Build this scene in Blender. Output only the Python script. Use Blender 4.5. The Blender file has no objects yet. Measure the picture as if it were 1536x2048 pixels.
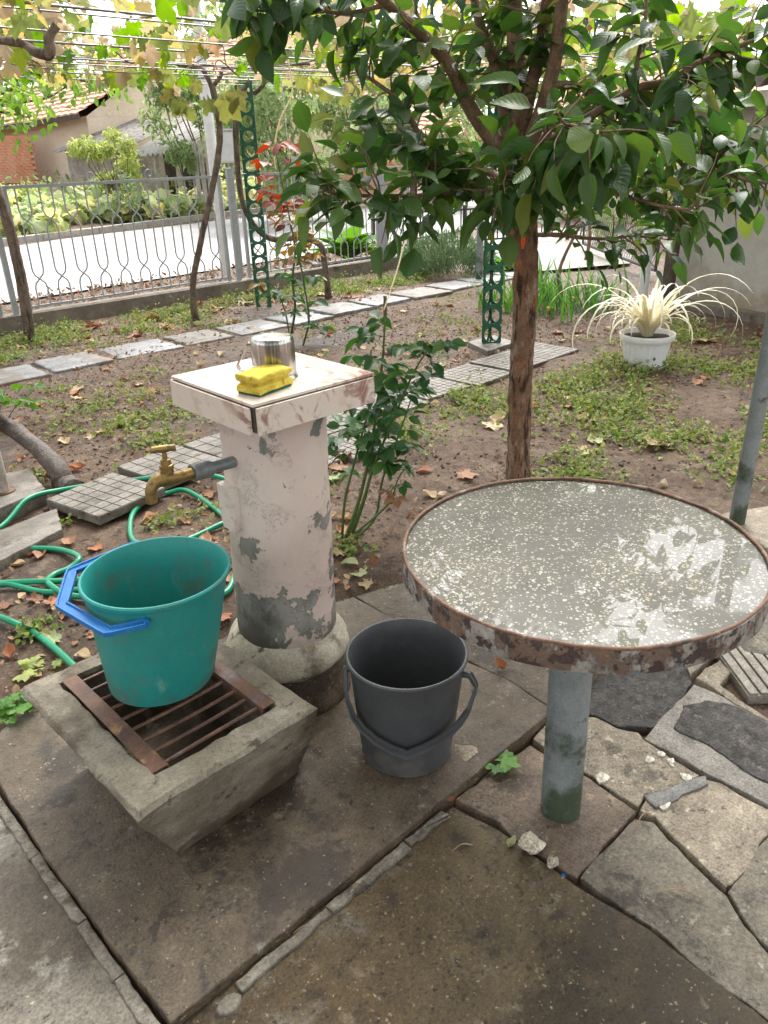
import bpy, bmesh, math, random
import numpy as np
from mathutils import Vector, Matrix, noise

rnd = random.Random(7)
R = math.radians
scene = bpy.context.scene
COL = scene.collection

# ------------------------------------------------------------------ camera
CAM_H, PITCH, ROLL, YAW, FPX = 1.55, R(25.2), R(1.8), R(46.4), 1538.0
F = Vector((math.cos(YAW) * math.cos(PITCH), math.sin(YAW) * math.cos(PITCH), -math.sin(PITCH)))
_r0 = Vector((math.sin(YAW), -math.cos(YAW), 0))
_u0 = _r0.cross(F)
RV = _r0 * math.cos(ROLL) - _u0 * math.sin(ROLL)
UV = RV.cross(F)
CAMP = Vector((0, 0, CAM_H))
cam = bpy.data.cameras.new('camera')
cam.sensor_fit = 'VERTICAL'; cam.sensor_height = 24; cam.sensor_width = 18
cam.lens = FPX / 2048 * 24
cam.clip_start = 0.05; cam.clip_end = 2000
camo = bpy.data.objects.new('camera', cam); COL.objects.link(camo)
camo.matrix_world = Matrix((( RV.x, UV.x, -F.x, 0), (RV.y, UV.y, -F.y, 0), (RV.z, UV.z, -F.z, CAM_H), (0, 0, 0, 1)))
scene.camera = camo

# ------------------------------------------------------------------ sky, sun, exposure (overcast autumn day)
SUN_EL, SUN_AZ = R(52), R(35)
world = bpy.data.worlds.new('World'); scene.world = world; world.use_nodes = True
wn = world.node_tree; wn.nodes.clear()
sky = wn.nodes.new('ShaderNodeTexSky'); sky.sky_type = 'NISHITA'; sky.sun_disc = False
sky.sun_elevation = SUN_EL; sky.sun_rotation = R(90) - SUN_AZ
sky.air_density = 1.0; sky.dust_density = 4.0; sky.ozone_density = 0.6
hs = wn.nodes.new('ShaderNodeHueSaturation'); hs.inputs['Saturation'].default_value = 0.16; hs.inputs['Value'].default_value = 1.0
bg = wn.nodes.new('ShaderNodeBackground'); bg.inputs['Strength'].default_value = 0.15
wo = wn.nodes.new('ShaderNodeOutputWorld')
wn.links.new(sky.outputs[0], hs.inputs['Color']); wn.links.new(hs.outputs[0], bg.inputs[0]); wn.links.new(bg.outputs[0], wo.inputs[0])
sl = bpy.data.lights.new('sun', 'SUN'); sl.energy = 1.3; sl.angle = R(35); sl.color = (1, 0.97, 0.92)
so = bpy.data.objects.new('sun', sl); COL.objects.link(so)
sd = Vector((math.cos(SUN_EL) * math.cos(SUN_AZ), math.cos(SUN_EL) * math.sin(SUN_AZ), math.sin(SUN_EL)))
so.rotation_euler = sd.to_track_quat('Z', 'Y').to_euler(); so.location = sd * 40
vs = scene.view_settings
vs.view_transform = 'Standard'; vs.look = 'None'; vs.gamma = 1; vs.use_curve_mapping = False
vs.exposure = 1.66
scene.cycles.use_denoising = True
scene.cycles.max_bounces = 8; scene.cycles.transparent_max_bounces = 8

# ------------------------------------------------------------------ survey helpers: plan positions of things measured on the site
def ray(u, v): return F + RV * ((u - 768) / FPX) - UV * ((v - 1024) / FPX)
def at(u, v, z=0.0):
    d = ray(u, v); return CAMP + d * ((z - CAM_H) / d.z)
FH = Vector((math.cos(YAW), math.sin(YAW), 0))
def vat(u, v, dist):
    d = ray(u, v); return CAMP + d * (dist / d.dot(FH))
def visible(p, m=0.0):
    d = Vector(p) - CAMP; z = d.dot(F)
    if z < 0.1: return False
    u = 768 + FPX * d.dot(RV) / z; v = 1024 - FPX * d.dot(UV) / z
    return -m < u < 1536 + m and -m < v < 2048 + m

# ------------------------------------------------------------------ mesh building
class MB:
    def __init__(s): s.v = []; s.f = []; s.uv = []; s.mi = []
    def add(s, vs_, fs, mi=0, uv=None):
        b = len(s.v); s.v += [tuple(p) for p in vs_]; s.f += [tuple(i + b for i in f) for f in fs]
        s.mi += [mi] * len(fs)
        s.uv += list(uv) if uv else [(0, 0, 0)] * len(vs_)
        return s
    def box(s, c, size, rot=None, mi=0):
        hx, hy, hz = size[0] / 2, size[1] / 2, size[2] / 2
        p = [Vector((x, y, z)) for z in (-hz, hz) for y in (-hy, hy) for x in (-hx, hx)]
        if rot: p = [rot @ q for q in p]
        c = Vector(c)
        return s.add([q + c for q in p], [(0, 2, 3, 1), (4, 5, 7, 6), (0, 1, 5, 4), (2, 6, 7, 3), (0, 4, 6, 2), (1, 3, 7, 5)], mi)
    def bar(s, a, b, w, h, up=(0, 0, 1), mi=0):
        a, b = Vector(a), Vector(b); d = b - a; L = d.length; d.normalize()
        up = Vector(up); sx = d.cross(up)
        if sx.length < 1e-4: up = Vector((1, 0, 0)); sx = d.cross(up)
        sx.normalize(); up = sx.cross(d)
        m = Matrix((d, sx, up)).transposed()
        return s.box((a + b) / 2, (L, w, h), m, mi)
    def tube(s, path, rad, n=8, cap=True, mi=0, flat=1.0):
        path = [Vector(p) for p in path]
        if not hasattr(rad, '__len__'): rad = [rad] * len(path)
        vs_ = []; prev = None
        for i, p in enumerate(path):
            d = (path[min(i + 1, len(path) - 1)] - path[max(i - 1, 0)])
            if d.length < 1e-7: d = Vector((0, 0, 1))
            d.normalize()
            if prev is None:
                a = Vector((0, 0, 1)) if abs(d.z) < 0.9 else Vector((1, 0, 0))
                x = d.cross(a).normalized()
            else:
                x = prev - d * prev.dot(d)
                x = x.normalized() if x.length > 1e-5 else d.orthogonal().normalized()
            prev = x; y = d.cross(x)
            for k in range(n):
                t = 2 * math.pi * k / n
                vs_.append(p + x * (math.cos(t) * rad[i]) + y * (math.sin(t) * rad[i] * flat))
        fs = []
        for i in range(len(path) - 1):
            for k in range(n):
                k2 = (k + 1) % n
                fs.append((i * n + k, i * n + k2, (i + 1) * n + k2, (i + 1) * n + k))
        if cap:
            fs.append(tuple(range(n - 1, -1, -1))); b = (len(path) - 1) * n
            fs.append(tuple(b + k for k in range(n)))
        return s.add(vs_, fs, mi)
    def lathe(s, prof, c=(0, 0, 0), n=32, mi=0, axis=None, close=False):
        c = Vector(c); vs_ = []
        for r, z in prof:
            for k in range(n):
                t = 2 * math.pi * k / n
                q = Vector((r * math.cos(t), r * math.sin(t), z))
                if axis: q = axis @ q
                vs_.append(c + q)
        fs = []
        for i in range(len(prof) - 1):
            for k in range(n):
                k2 = (k + 1) % n
                fs.append((i * n + k, i * n + k2, (i + 1) * n + k2, (i + 1) * n + k))
        if prof[0][0] > 1e-6 and not close: fs.append(tuple(range(n - 1, -1, -1)))
        if prof[-1][0] > 1e-6 and not close:
            b = (len(prof) - 1) * n; fs.append(tuple(b + k for k in range(n)))
        return s.add(vs_, fs, mi)
    def jitter(s, amp, scale, seed=0):
        off = Vector((seed * 7.3, seed * 3.1, seed * 1.7))
        s.v = [tuple(Vector(p) + noise.noise_vector((Vector(p) + off) * scale) * amp) for p in s.v]
        return s
    def sub(s, cuts, smooth=0.0):
        bm = bmesh.new(); vv = [bm.verts.new(p) for p in s.v]
        for f in s.f:
            try: bm.faces.new([vv[i] for i in f])
            except ValueError: pass
        bmesh.ops.recalc_face_normals(bm, faces=bm.faces)
        bmesh.ops.subdivide_edges(bm, edges=bm.edges, cuts=cuts, use_grid_fill=True, smooth=smooth)
        bm.verts.ensure_lookup_table(); bm.verts.index_update()
        s.v = [tuple(v.co) for v in bm.verts]; s.f = [tuple(v.index for v in f.verts) for f in bm.faces]
        s.mi = [0] * len(s.f); s.uv = [(0, 0, 0)] * len(s.v); bm.free()
        return s
    def mesh(s, name, org, mats, smooth):
        me = bpy.data.meshes.new(name)
        o = Vector(org)
        me.from_pydata([(p[0] - o.x, p[1] - o.y, p[2] - o.z) for p in s.v], [], s.f)
        for m in mats: me.materials.append(m)
        if len(mats) > 1: me.polygons.foreach_set('material_index', s.mi)
        if any(q != (0, 0, 0) for q in s.uv[:64]):
            a = me.attributes.new('leafuv', 'FLOAT_VECTOR', 'POINT')
            a.data.foreach_set('vector', np.array(s.uv, dtype=np.float32).ravel())
        if smooth is True: me.polygons.foreach_set('use_smooth', [True] * len(me.polygons))
        elif smooth: me.set_sharp_from_angle(angle=R(smooth)); 
        me.update()
        return me
    def build(s, name, mats, parent=None, org=None, smooth=40, bevel=0, kind=None, label=None):
        if not isinstance(mats, (list, tuple)): mats = [mats]
        if parent is not None: org = ORG[parent.name]
        elif org is None: org = (0, 0, 0)
        me = s.mesh(name, org, mats, smooth)
        if smooth and smooth is not True: me.polygons.foreach_set('use_smooth', [True] * len(me.polygons))
        o = bpy.data.objects.new(name, me); COL.objects.link(o)
        ORG[o.name] = Vector(org)
        if parent is not None: o.parent = parent
        else: o.location = org
        if bevel:
            b = o.modifiers.new('bevel', 'BEVEL'); b.width = bevel; b.segments = 2; b.limit_method = 'ANGLE'; b.angle_limit = R(40)
        if kind: o['kind'] = kind
        if label: o['label'] = label
        return o
ORG = {}
def tag(o, label, cat, group=None, kind=None):
    o['label'] = label; o['category'] = cat
    if group: o['group'] = group
    if kind: o['kind'] = kind
    return o
def thing(name, label, cat, loc, group=None):
    o = bpy.data.objects.new(name, None); COL.objects.link(o); o.location = loc; o.empty_display_size = 0.1
    ORG[o.name] = Vector(loc)
    if cat: tag(o, label, cat, group)
    return o
def inst(name, me, parent, mat4):
    """one more object that shares mesh data; mat4 is in world space"""
    o = bpy.data.objects.new(name, me); COL.objects.link(o)
    if parent is not None:
        o.parent = parent; mat4 = Matrix.Translation(-ORG[parent.name]) @ mat4
    o.matrix_basis = mat4
    return o
def spline(pts, k=6):
    pts = [Vector(p) for p in pts]; out = []
    for i in range(len(pts) - 1):
        p0, p1, p2, p3 = pts[max(i - 1, 0)], pts[i], pts[i + 1], pts[min(i + 2, len(pts) - 1)]
        for j in range(k):
            t = j / k
            out.append(0.5 * ((2 * p1) + (p2 - p0) * t + (2 * p0 - 5 * p1 + 4 * p2 - p3) * t * t + (3 * p1 - p0 - 3 * p2 + p3) * t ** 3))
    out.append(pts[-1]); return out
def lerps(vals, n):
    xs = np.linspace(0, len(vals) - 1, n); return list(np.interp(xs, range(len(vals)), vals))

# ------------------------------------------------------------------ materials
class NT:
    def __init__(s, name):
        s.m = bpy.data.materials.new(name); s.m.use_nodes = True; s.t = s.m.node_tree; s.t.nodes.clear()
    def n(s, typ, ins=None, **props):
        nd = s.t.nodes.new('ShaderNode' + typ)
        for k, v in props.items(): setattr(nd, k, v)
        for k, v in (ins or {}).items():
            if hasattr(v, 'bl_idname') or isinstance(v, bpy.types.NodeSocket): s.t.links.new(v, nd.inputs[k])
            else: nd.inputs[k].default_value = v
        return nd
    def math(s, op, a, b=0.0, c=None, clamp=False):
        i = {0: a, 1: b}
        if c is not None: i[2] = c
        return s.n('Math', i, operation=op, use_clamp=clamp).outputs[0]
    def mix(s, fac, a, b):
        nd = s.n('Mix', None, data_type='RGBA')
        for idx, v in ((0, fac), (6, a), (7, b)):
            if isinstance(v, bpy.types.NodeSocket): s.t.links.new(v, nd.inputs[idx])
            else: nd.inputs[idx].default_value = (*v, 1) if isinstance(v, tuple) and len(v) == 3 else v
        return nd.outputs[2]
    def step(s, x, lo, hi):
        return s.n('MapRange', {0: x, 1: lo, 2: hi, 3: 0.0, 4: 1.0}, interpolation_type='SMOOTHSTEP').outputs[0]
def c4(c): return (*c, 1)
def surf(name, base, rough=0.6, layers=(), bump=(), metal=0.0, spec=0.5, rvar=0.0, coat=0.0, speck=None, grain=0.22):
    """base=(c1,c2,scale); layers: (scale, lo, hi, colour, roughness|None, (stretch), zgrad|None, bumpheight)"""
    t = NT(name)
    co = t.n('TexCoord').outputs['Object']
    n0 = t.n('TexNoise', {'Vector': co, 'Scale': base[2], 'Detail': 6.0, 'Roughness': 0.62})
    col = t.mix(t.step(n0.outputs[0], 0.3, 0.7), base[0], base[1])
    rg = t.math('ADD', rough, t.math('MULTIPLY', t.math('SUBTRACT', n0.outputs[0], 0.5), rvar * 3), clamp=True) if rvar else None
    height = None
    for L in layers:
        sc, lo, hi, c, r, st, zg, bh = (list(L) + [None] * 8)[:8]
        v = t.n('Mapping', {'Vector': co, 'Scale': st or (1, 1, 1), 'Location': (sc * 1.3, sc * 0.7, sc * 0.37)}).outputs[0]
        nn = t.n('TexNoise', {'Vector': v, 'Scale': sc, 'Detail': 8.0, 'Roughness': 0.65}).outputs[0]
        if zg:
            z = t.n('SeparateXYZ', {0: co}).outputs[zg[3] if len(zg) > 3 else 2]
            nn = t.math('ADD', nn, t.math('MULTIPLY', t.n('MapRange', {0: z, 1: zg[0], 2: zg[1], 3: 1.0, 4: 0.0}).outputs[0], zg[2]))
        k = t.step(nn, lo, hi)
        col = t.mix(k, col, c)
        if r is not None:
            src = rg if rg is not None else rough
            rg = t.n('Mix', {0: k, 2: src, 3: r}, data_type='FLOAT').outputs[0]
        if bh:
            hh = t.math('MULTIPLY', k, bh); height = hh if height is None else t.math('ADD', height, hh)
    if speck:      # (scale, size, keep, colour)
        wsp = t.n('TexNoise', {'Vector': co, 'Scale': 130.0, 'Detail': 2.0}).outputs['Color']
        wco = t.n('VectorMath', {0: co, 1: t.n('VectorMath', {0: wsp, 3: 0.014}, operation='SCALE').outputs[0]}, operation='ADD').outputs[0]
        for sp in (speck if isinstance(speck, list) else [speck]):
            vo = t.n('TexVoronoi', {'Vector': wco, 'Scale': sp[0], 'Randomness': 1.0})
            keep = t.math('GREATER_THAN', t.n('SeparateColor', {0: vo.outputs['Color']}).outputs[0], 1 - sp[2])
            sz = t.math('MULTIPLY', t.n('SeparateColor', {0: vo.outputs['Color']}).outputs[1], sp[1])
            k = t.math('MULTIPLY', keep, t.math('LESS_THAN', vo.outputs['Distance'], sz))
            cc = t.mix(t.n('SeparateColor', {0: vo.outputs['Color']}).outputs[2], sp[3], tuple(x * 0.6 for x in sp[3]))
            col = t.mix(k, col, cc)
    if grain:
        ga = t.n('TexNoise', {'Vector': co, 'Scale': 16.0, 'Detail': 9.0, 'Roughness': 0.7}).outputs[0]
        gb_ = t.n('TexNoise', {'Vector': co, 'Scale': 140.0, 'Detail': 3.0, 'Roughness': 0.7}).outputs[0]
        gs_ = t.math('ADD', t.math('MULTIPLY', t.math('SUBTRACT', ga, 0.5), grain * 9.0), t.math('MULTIPLY', t.math('SUBTRACT', gb_, 0.5), grain * 11.0))
        col = t.n('HueSaturation', {'Color': col, 'Value': t.math('MAXIMUM', t.math('ADD', 1.0, gs_), 0.25)}).outputs[0]
    ins = {'Base Color': col, 'Roughness': rg if rg is not None else rough, 'Metallic': metal, 'Specular IOR Level': spec, 'Coat Weight': coat, 'Coat Roughness': 0.08}
    p = t.n('BsdfPrincipled', ins)
    nrm = None
    for sc, st, dist in bump:
        b = t.n('TexNoise', {'Vector': co, 'Scale': sc, 'Detail': 8.0, 'Roughness': 0.7}).outputs[0]
        bi = {'Height': b, 'Strength': st, 'Distance': dist}
        if nrm is not None: bi['Normal'] = nrm
        nrm = t.n('Bump', bi).outputs[0]
    if height is not None:
        bi = {'Height': height, 'Strength': 1.0, 'Distance': 0.002}
        if nrm is not None: bi['Normal'] = nrm
        nrm = t.n('Bump', bi).outputs[0]
    if nrm is not None: t.t.links.new(nrm, p.inputs['Normal'])
    out = t.n('OutputMaterial'); t.t.links.new(p.outputs[0], out.inputs[0])
    return t.m
def leafmat(name, cols, rough=0.35, transl=0.35, tcol=None, vein=0.15, spots=None, spec=0.5):
    """cols: list of (pos, colour) chosen per leaf; leaf-blade coordinates drive midrib and side veins"""
    t = NT(name)
    g = t.n('NewGeometry').outputs['Random Per Island']
    oi = t.n('ObjectInfo').outputs['Random']
    rv = t.math('FRACT', t.math('ADD', g, oi))
    cr = t.n('ValToRGB', {0: rv})
    el = cr.color_ramp.elements
    while len(el) < len(cols): el.new(0.5)
    for e, (p, c) in zip(el, cols): e.position = p; e.color = c4(c)
    col = cr.outputs[0]
    uv = t.n('Attribute', None, attribute_name='leafuv').outputs['Vector']
    sx = t.n('SeparateXYZ', {0: uv})
    ab = t.math('ABSOLUTE', sx.outputs[1])
    mid = t.math('SUBTRACT', 1.0, t.step(ab, 0.0, 0.07))
    ph = t.math('MULTIPLY', t.math('SUBTRACT', sx.outputs[0], t.math('MULTIPLY', ab, 0.35)), 44.0)
    side = t.step(t.math('SINE', ph), 0.75, 1.0)
    vv = t.math('MAXIMUM', mid, t.math('MULTIPLY', side, 0.55))
    hsv = t.n('HueSaturation', {'Color': col, 'Value': 1.9, 'Saturation': 0.85})
    colv = t.mix(t.math('MULTIPLY', vv, vein), col, hsv.outputs[0])
    if spots:
        co = t.n('TexCoord').outputs['Object']
        nn = t.n('TexNoise', {'Vector': co, 'Scale': spots[0], 'Detail': 5.0}).outputs[0]
        colv = t.mix(t.step(nn, spots[1], spots[2]), colv, spots[3])
    bmp = t.n('Bump', {'Height': t.math('MULTIPLY', t.math('SINE', ph), 1.0), 'Strength': 0.14, 'Distance': 0.002}).outputs[0]
    p = t.n('BsdfPrincipled', {'Base Color': colv, 'Roughness': rough, 'Normal': bmp, 'Specular IOR Level': spec})
    th = t.n('HueSaturation', {'Color': colv, 'Value': 1.7, 'Saturation': 1.15, 'Hue': 0.485})
    tr = t.n('BsdfTranslucent', {'Color': th.outputs[0]})
    ms = t.n('MixShader', {0: transl, 1: p.outputs[0], 2: tr.outputs[0]})
    out = t.n('OutputMaterial'); t.t.links.new(ms.outputs[0], out.inputs[0])
    return t.m

MAT = {}
MAT['soil'] = surf('soil', ((0.10, 0.06, 0.037), (0.185, 0.122, 0.08), 1.7), 0.75, [(0.9, 0.5, 0.68, (0.06, 0.036, 0.023), 0.4), (5, 0.55, 0.64, (0.2, 0.142, 0.10), None), (14, 0.56, 0.64, (0.055, 0.035, 0.023), None), (34, 0.58, 0.64, (0.21, 0.155, 0.112), None)], [(30, 1.0, 0.03), (110, 1.0, 0.01)], spec=0.35, grain=0.22)
MAT['slab'] = surf('wet_concrete', ((0.072, 0.048, 0.027), (0.128, 0.095, 0.06), 2.6), 0.34, [(1.4, 0.52, 0.66, (0.15, 0.132, 0.108), 0.38), (2.4, 0.5, 0.6, (0.042, 0.028, 0.017), 0.17), (9, 0.56, 0.64, (0.045, 0.033, 0.022), None), (12, 0.6, 0.68, (0.18, 0.155, 0.12), None), (40, 0.6, 0.65, (0.025, 0.02, 0.015), None)], [(26, 0.6, 0.012), (90, 0.7, 0.006), (260, 0.6, 0.003)], rvar=0.12, speck=[(60, 0.24, 0.10, (0.34, 0.28, 0.2)), (120, 0.34, 0.2, (0.34, 0.29, 0.22)), (80, 0.3, 0.1, (0.02, 0.016, 0.012))])
MAT['slab_front'] = surf('wet_brown_concrete', ((0.072, 0.046, 0.018), (0.13, 0.093, 0.046), 2.2), 0.33, [(1.3, 0.5, 0.62, (0.045, 0.029, 0.012), 0.17), (1.9, 0.54, 0.66, (0.165, 0.145, 0.115), 0.38), (8, 0.56, 0.64, (0.045, 0.03, 0.015), None), (11, 0.58, 0.68, (0.17, 0.13, 0.08), None), (50, 0.58, 0.64, (0.028, 0.02, 0.012), None)], [(24, 0.7, 0.012), (80, 0.8, 0.007), (240, 0.7, 0.003)], rvar=0.1, speck=[(56, 0.28, 0.16, (0.33, 0.26, 0.14)), (115, 0.36, 0.26, (0.34, 0.28, 0.17)), (75, 0.3, 0.12, (0.025, 0.018, 0.01))])
MAT['slab_left'] = surf('damp_grey_concrete', ((0.13, 0.107, 0.08), (0.21, 0.186, 0.15), 2.1), 0.46, [(2.0, 0.51, 0.64, (0.085, 0.064, 0.042), 0.36), (7, 0.56, 0.66, (0.26, 0.235, 0.195), None), (10, 0.57, 0.64, (0.075, 0.058, 0.04), None), (40, 0.6, 0.66, (0.045, 0.036, 0.026), None)], [(24, 0.7, 0.012), (90, 0.7, 0.006), (240, 0.6, 0.003)], rvar=0.1, speck=[(48, 0.26, 0.14, (0.4, 0.34, 0.24))])
MAT['mortar'] = surf('mortar', ((0.13, 0.115, 0.088), (0.21, 0.188, 0.15), 9), 0.7, [(8, 0.52, 0.62, (0.075, 0.056, 0.038), None), (20, 0.58, 0.66, (0.26, 0.235, 0.19), None)], [(40, 0.8, 0.012), (140, 0.6, 0.005)], grain=0.2)
def stone(name, a, b, wear, wlo=0.52):
    return surf(name, (a, b, 4.5), 0.46, [(2.6, wlo, wlo + 0.14, wear, 0.42), (8, 0.54, 0.64, tuple(x * 0.55 for x in a), 0.45), (5, 0.58, 0.68, tuple(min(1, x * 1.25) for x in b), None), (26, 0.58, 0.66, tuple(min(1, x * 1.35) for x in b), None), (36, 0.6, 0.66, tuple(x * 0.4 for x in a), None)], [(18, 0.8, 0.016), (70, 0.8, 0.008), (240, 0.5, 0.003)], rvar=0.1, speck=(110, 0.3, 0.08, (0.42, 0.38, 0.3)))
MAT['stone_a'] = stone('paving_brown', (0.115, 0.078, 0.052), (0.19, 0.14, 0.10), (0.068, 0.043, 0.03))
MAT['stone_b'] = stone('paving_beige', (0.20, 0.16, 0.112), (0.315, 0.265, 0.195), (0.125, 0.092, 0.062), 0.52)
MAT['stone_c'] = surf('paving_rough_dark', ((0.055, 0.048, 0.044), (0.13, 0.117, 0.105), 30), 0.6, [(45, 0.58, 0.64, (0.2, 0.18, 0.16), None), (22, 0.56, 0.62, (0.03, 0.025, 0.022), None)], [(35, 1.0, 0.03), (110, 1.0, 0.012)], grain=0.25)
MAT['stone_d'] = surf('paving_pale_border', ((0.18, 0.165, 0.148), (0.25, 0.225, 0.19), 9), 0.6, [(12, 0.54, 0.66, (0.13, 0.108, 0.082), None)], [(35, 0.7, 0.01), (120, 0.6, 0.006)])
MAT['stone_e'] = stone('paving_grey', (0.135, 0.115, 0.084), (0.205, 0.178, 0.134), (0.085, 0.063, 0.041))
MAT['ribtile'] = surf('ribbed_tile_concrete', ((0.19, 0.165, 0.135), (0.27, 0.24, 0.20), 6), 0.65, [(3, 0.55, 0.7, (0.13, 0.11, 0.085), None)], [(60, 0.4, 0.005)])
MAT['tile_grey'] = surf('garden_tile', ((0.12, 0.104, 0.084), (0.19, 0.17, 0.143), 5), 0.6, [(3, 0.48, 0.6, (0.09, 0.067, 0.047), 0.5), (9, 0.56, 0.64, (0.07, 0.05, 0.034), None)], [(60, 0.6, 0.006)], grain=0.18)
MAT['slate'] = surf('stepping_stone_slate', ((0.13, 0.128, 0.128), (0.2, 0.2, 0.205), 2.2), 0.4, [(2.0, 0.47, 0.58, (0.115, 0.09, 0.065), 0.55), (7, 0.56, 0.64, (0.09, 0.066, 0.046), None), (18, 0.58, 0.66, (0.07, 0.052, 0.038), None)], [(30, 0.7, 0.01)], grain=0.2)
MAT['trough'] = surf('trough_concrete', ((0.19, 0.162, 0.115), (0.28, 0.248, 0.19), 4), 0.7, [(3.0, 0.52, 0.68, (0.10, 0.07, 0.042), 0.55, None, (0.02, 0.3, 0.16)), (9, 0.58, 0.68, (0.33, 0.295, 0.235), None), (26, 0.58, 0.66, (0.09, 0.07, 0.048), None)], [(26, 0.9, 0.014), (100, 0.8, 0.006)], speck=(60, 0.24, 0.1, (0.42, 0.36, 0.24)), grain=0.11)
MAT['rust'] = surf('rusty_iron', ((0.075, 0.038, 0.028), (0.15, 0.075, 0.045), 9), 0.5, [(6, 0.55, 0.66, (0.13, 0.10, 0.11), 0.32), (14, 0.58, 0.66, (0.26, 0.15, 0.07), 0.7), (30, 0.66, 0.7, (0.42, 0.38, 0.3), 0.8)], [(60, 0.6, 0.003)], metal=0.25, grain=0.15)
MAT['teal'] = surf('teal_plastic', ((0.016, 0.225, 0.205), (0.02, 0.25, 0.225), 3), 0.46, [(7, 0.58, 0.78, (0.045, 0.28, 0.255), 0.6), (20, 0.62, 0.74, (0.10, 0.30, 0.27), 0.7, (1, 1, 0.2)), (45, 0.65, 0.7, (0.15, 0.22, 0.18), 0.8), (6, 0.54, 0.72, (0.07, 0.17, 0.14), 0.6, None, (0.0, 0.12, 0.16))], [(400, 0.12, 0.001)], spec=0.4, grain=0.03)
MAT['blue'] = surf('blue_plastic', ((0.006, 0.12, 0.36), (0.01, 0.15, 0.42), 6), 0.42, [(30, 0.6, 0.7, (0.06, 0.2, 0.44), 0.6)], [(300, 0.1, 0.001)], spec=0.45, grain=0.06)
MAT['black'] = surf('black_plastic', ((0.055, 0.058, 0.062), (0.072, 0.075, 0.079), 4), 0.42, [(12, 0.58, 0.75, (0.078, 0.08, 0.082), 0.6), (60, 0.68, 0.72, (0.02, 0.02, 0.02), None), (9, 0.56, 0.74, (0.10, 0.095, 0.085), 0.7, None, (0.0, 0.14, 0.16)), (26, 0.66, 0.72, (0.11, 0.105, 0.1), 0.7, (1, 1, 0.2))], [(300, 0.12, 0.001)], spec=0.45, grain=0.04)
MAT['brass'] = surf('aged_brass', ((0.31, 0.21, 0.075), (0.22, 0.145, 0.055), 30), 0.42, [(40, 0.55, 0.68, (0.14, 0.10, 0.05), 0.6)], [(120, 0.3, 0.002)], metal=0.75, grain=0.1)
MAT['galv'] = surf('grey_pipe', ((0.13, 0.15, 0.155), (0.21, 0.225, 0.225), 25), 0.5, [(40, 0.58, 0.66, (0.09, 0.07, 0.055), 0.7)], [(90, 0.3, 0.002)], metal=0.5, grain=0.08)
MAT['steel'] = surf('steel_painted_reflections', ((0.52, 0.51, 0.48), (0.62, 0.61, 0.58), 20), 0.2, [(22, 0.5, 0.62, (0.16, 0.155, 0.145), 0.24, (1, 1, 0.04)), (34, 0.54, 0.64, (0.78, 0.77, 0.74), 0.3, (1, 1, 0.04))], [], metal=1.0, grain=0.02)  # upright light and dark bands in the colour stand in for reflections
MAT['sponge'] = surf('yellow_foam', ((0.60, 0.46, 0.06), (0.70, 0.56, 0.10), 20), 0.9, [(50, 0.6, 0.66, (0.4, 0.28, 0.03), None), (9, 0.56, 0.7, (0.5, 0.37, 0.06), None)], [(160, 0.9, 0.004), (500, 0.8, 0.002)], spec=0.15, grain=0.1)
MAT['scour'] = surf('green_scouring_pad', ((0.01, 0.09, 0.06), (0.02, 0.12, 0.08), 60), 0.9, [], [(400, 0.8, 0.002)])
MAT['post'] = surf('blue_grey_pole_paint', ((0.17, 0.195, 0.195), (0.235, 0.26, 0.258), 6), 0.42, [(14, 0.6, 0.66, (0.09, 0.085, 0.072), 0.6), (40, 0.66, 0.7, (0.07, 0.06, 0.05), 0.6), (6, 0.56, 0.7, (0.055, 0.075, 0.045), 0.6, None, (0.02, 0.36, 0.2))], [(30, 0.5, 0.006)], spec=0.4, grain=0.08)
MAT['rim'] = surf('rusted_painted_band', ((0.20, 0.185, 0.165), (0.29, 0.27, 0.235), 12), 0.6, [(11, 0.48, 0.54, (0.13, 0.082, 0.058), 0.7, (1, 1, 0.7), None, -1.0), (26, 0.52, 0.58, (0.05, 0.03, 0.027), 0.6, None, None, -1.0), (9, 0.6, 0.66, (0.17, 0.21, 0.23), 0.5), (17, 0.62, 0.68, (0.23, 0.11, 0.05), 0.7)], [(50, 0.7, 0.005)], grain=0.14)
MAT['rimtop'] = surf('rusted_edge', ((0.11, 0.055, 0.036), (0.19, 0.10, 0.06), 14), 0.65, [(22, 0.54, 0.64, (0.28, 0.22, 0.16), None), (30, 0.6, 0.66, (0.05, 0.03, 0.025), None)], [(60, 0.7, 0.005)], grain=0.14)
MAT['fence'] = surf('grey_fence_paint', ((0.27, 0.285, 0.30), (0.34, 0.355, 0.37), 6), 0.45, [(25, 0.64, 0.7, (0.13, 0.085, 0.06), 0.7)], [(60, 0.2, 0.002)], grain=0.06)
MAT['fence_dark'] = surf('black_railing_paint', ((0.03, 0.032, 0.035), (0.05, 0.052, 0.055), 6), 0.5, grain=0.05)
MAT['lowwall'] = surf('low_wall_concrete', ((0.13, 0.105, 0.08), (0.22, 0.19, 0.15), 2.5), 0.8, [(5, 0.55, 0.7, (0.09, 0.072, 0.052), None)], [(20, 0.8, 0.02)], grain=0.14)
MAT['road'] = surf('pale_road', ((0.29, 0.285, 0.28), (0.35, 0.345, 0.335), 1.2), 0.75, [(2.2, 0.55, 0.68, (0.23, 0.225, 0.21), None), (9, 0.6, 0.7, (0.4, 0.39, 0.38), None)], [(40, 0.3, 0.005)], grain=0.12)
MAT['kerb'] = surf('kerb_concrete', ((0.33, 0.3, 0.26), (0.42, 0.39, 0.34), 4), 0.8, [], [(20, 0.5, 0.01)], grain=0.12)
MAT['trellis'] = surf('green_painted_steel', ((0.01, 0.085, 0.042), (0.014, 0.11, 0.055), 8), 0.45, [(20, 0.64, 0.7, (0.05, 0.07, 0.04), 0.6)], [], grain=0.1)
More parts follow.
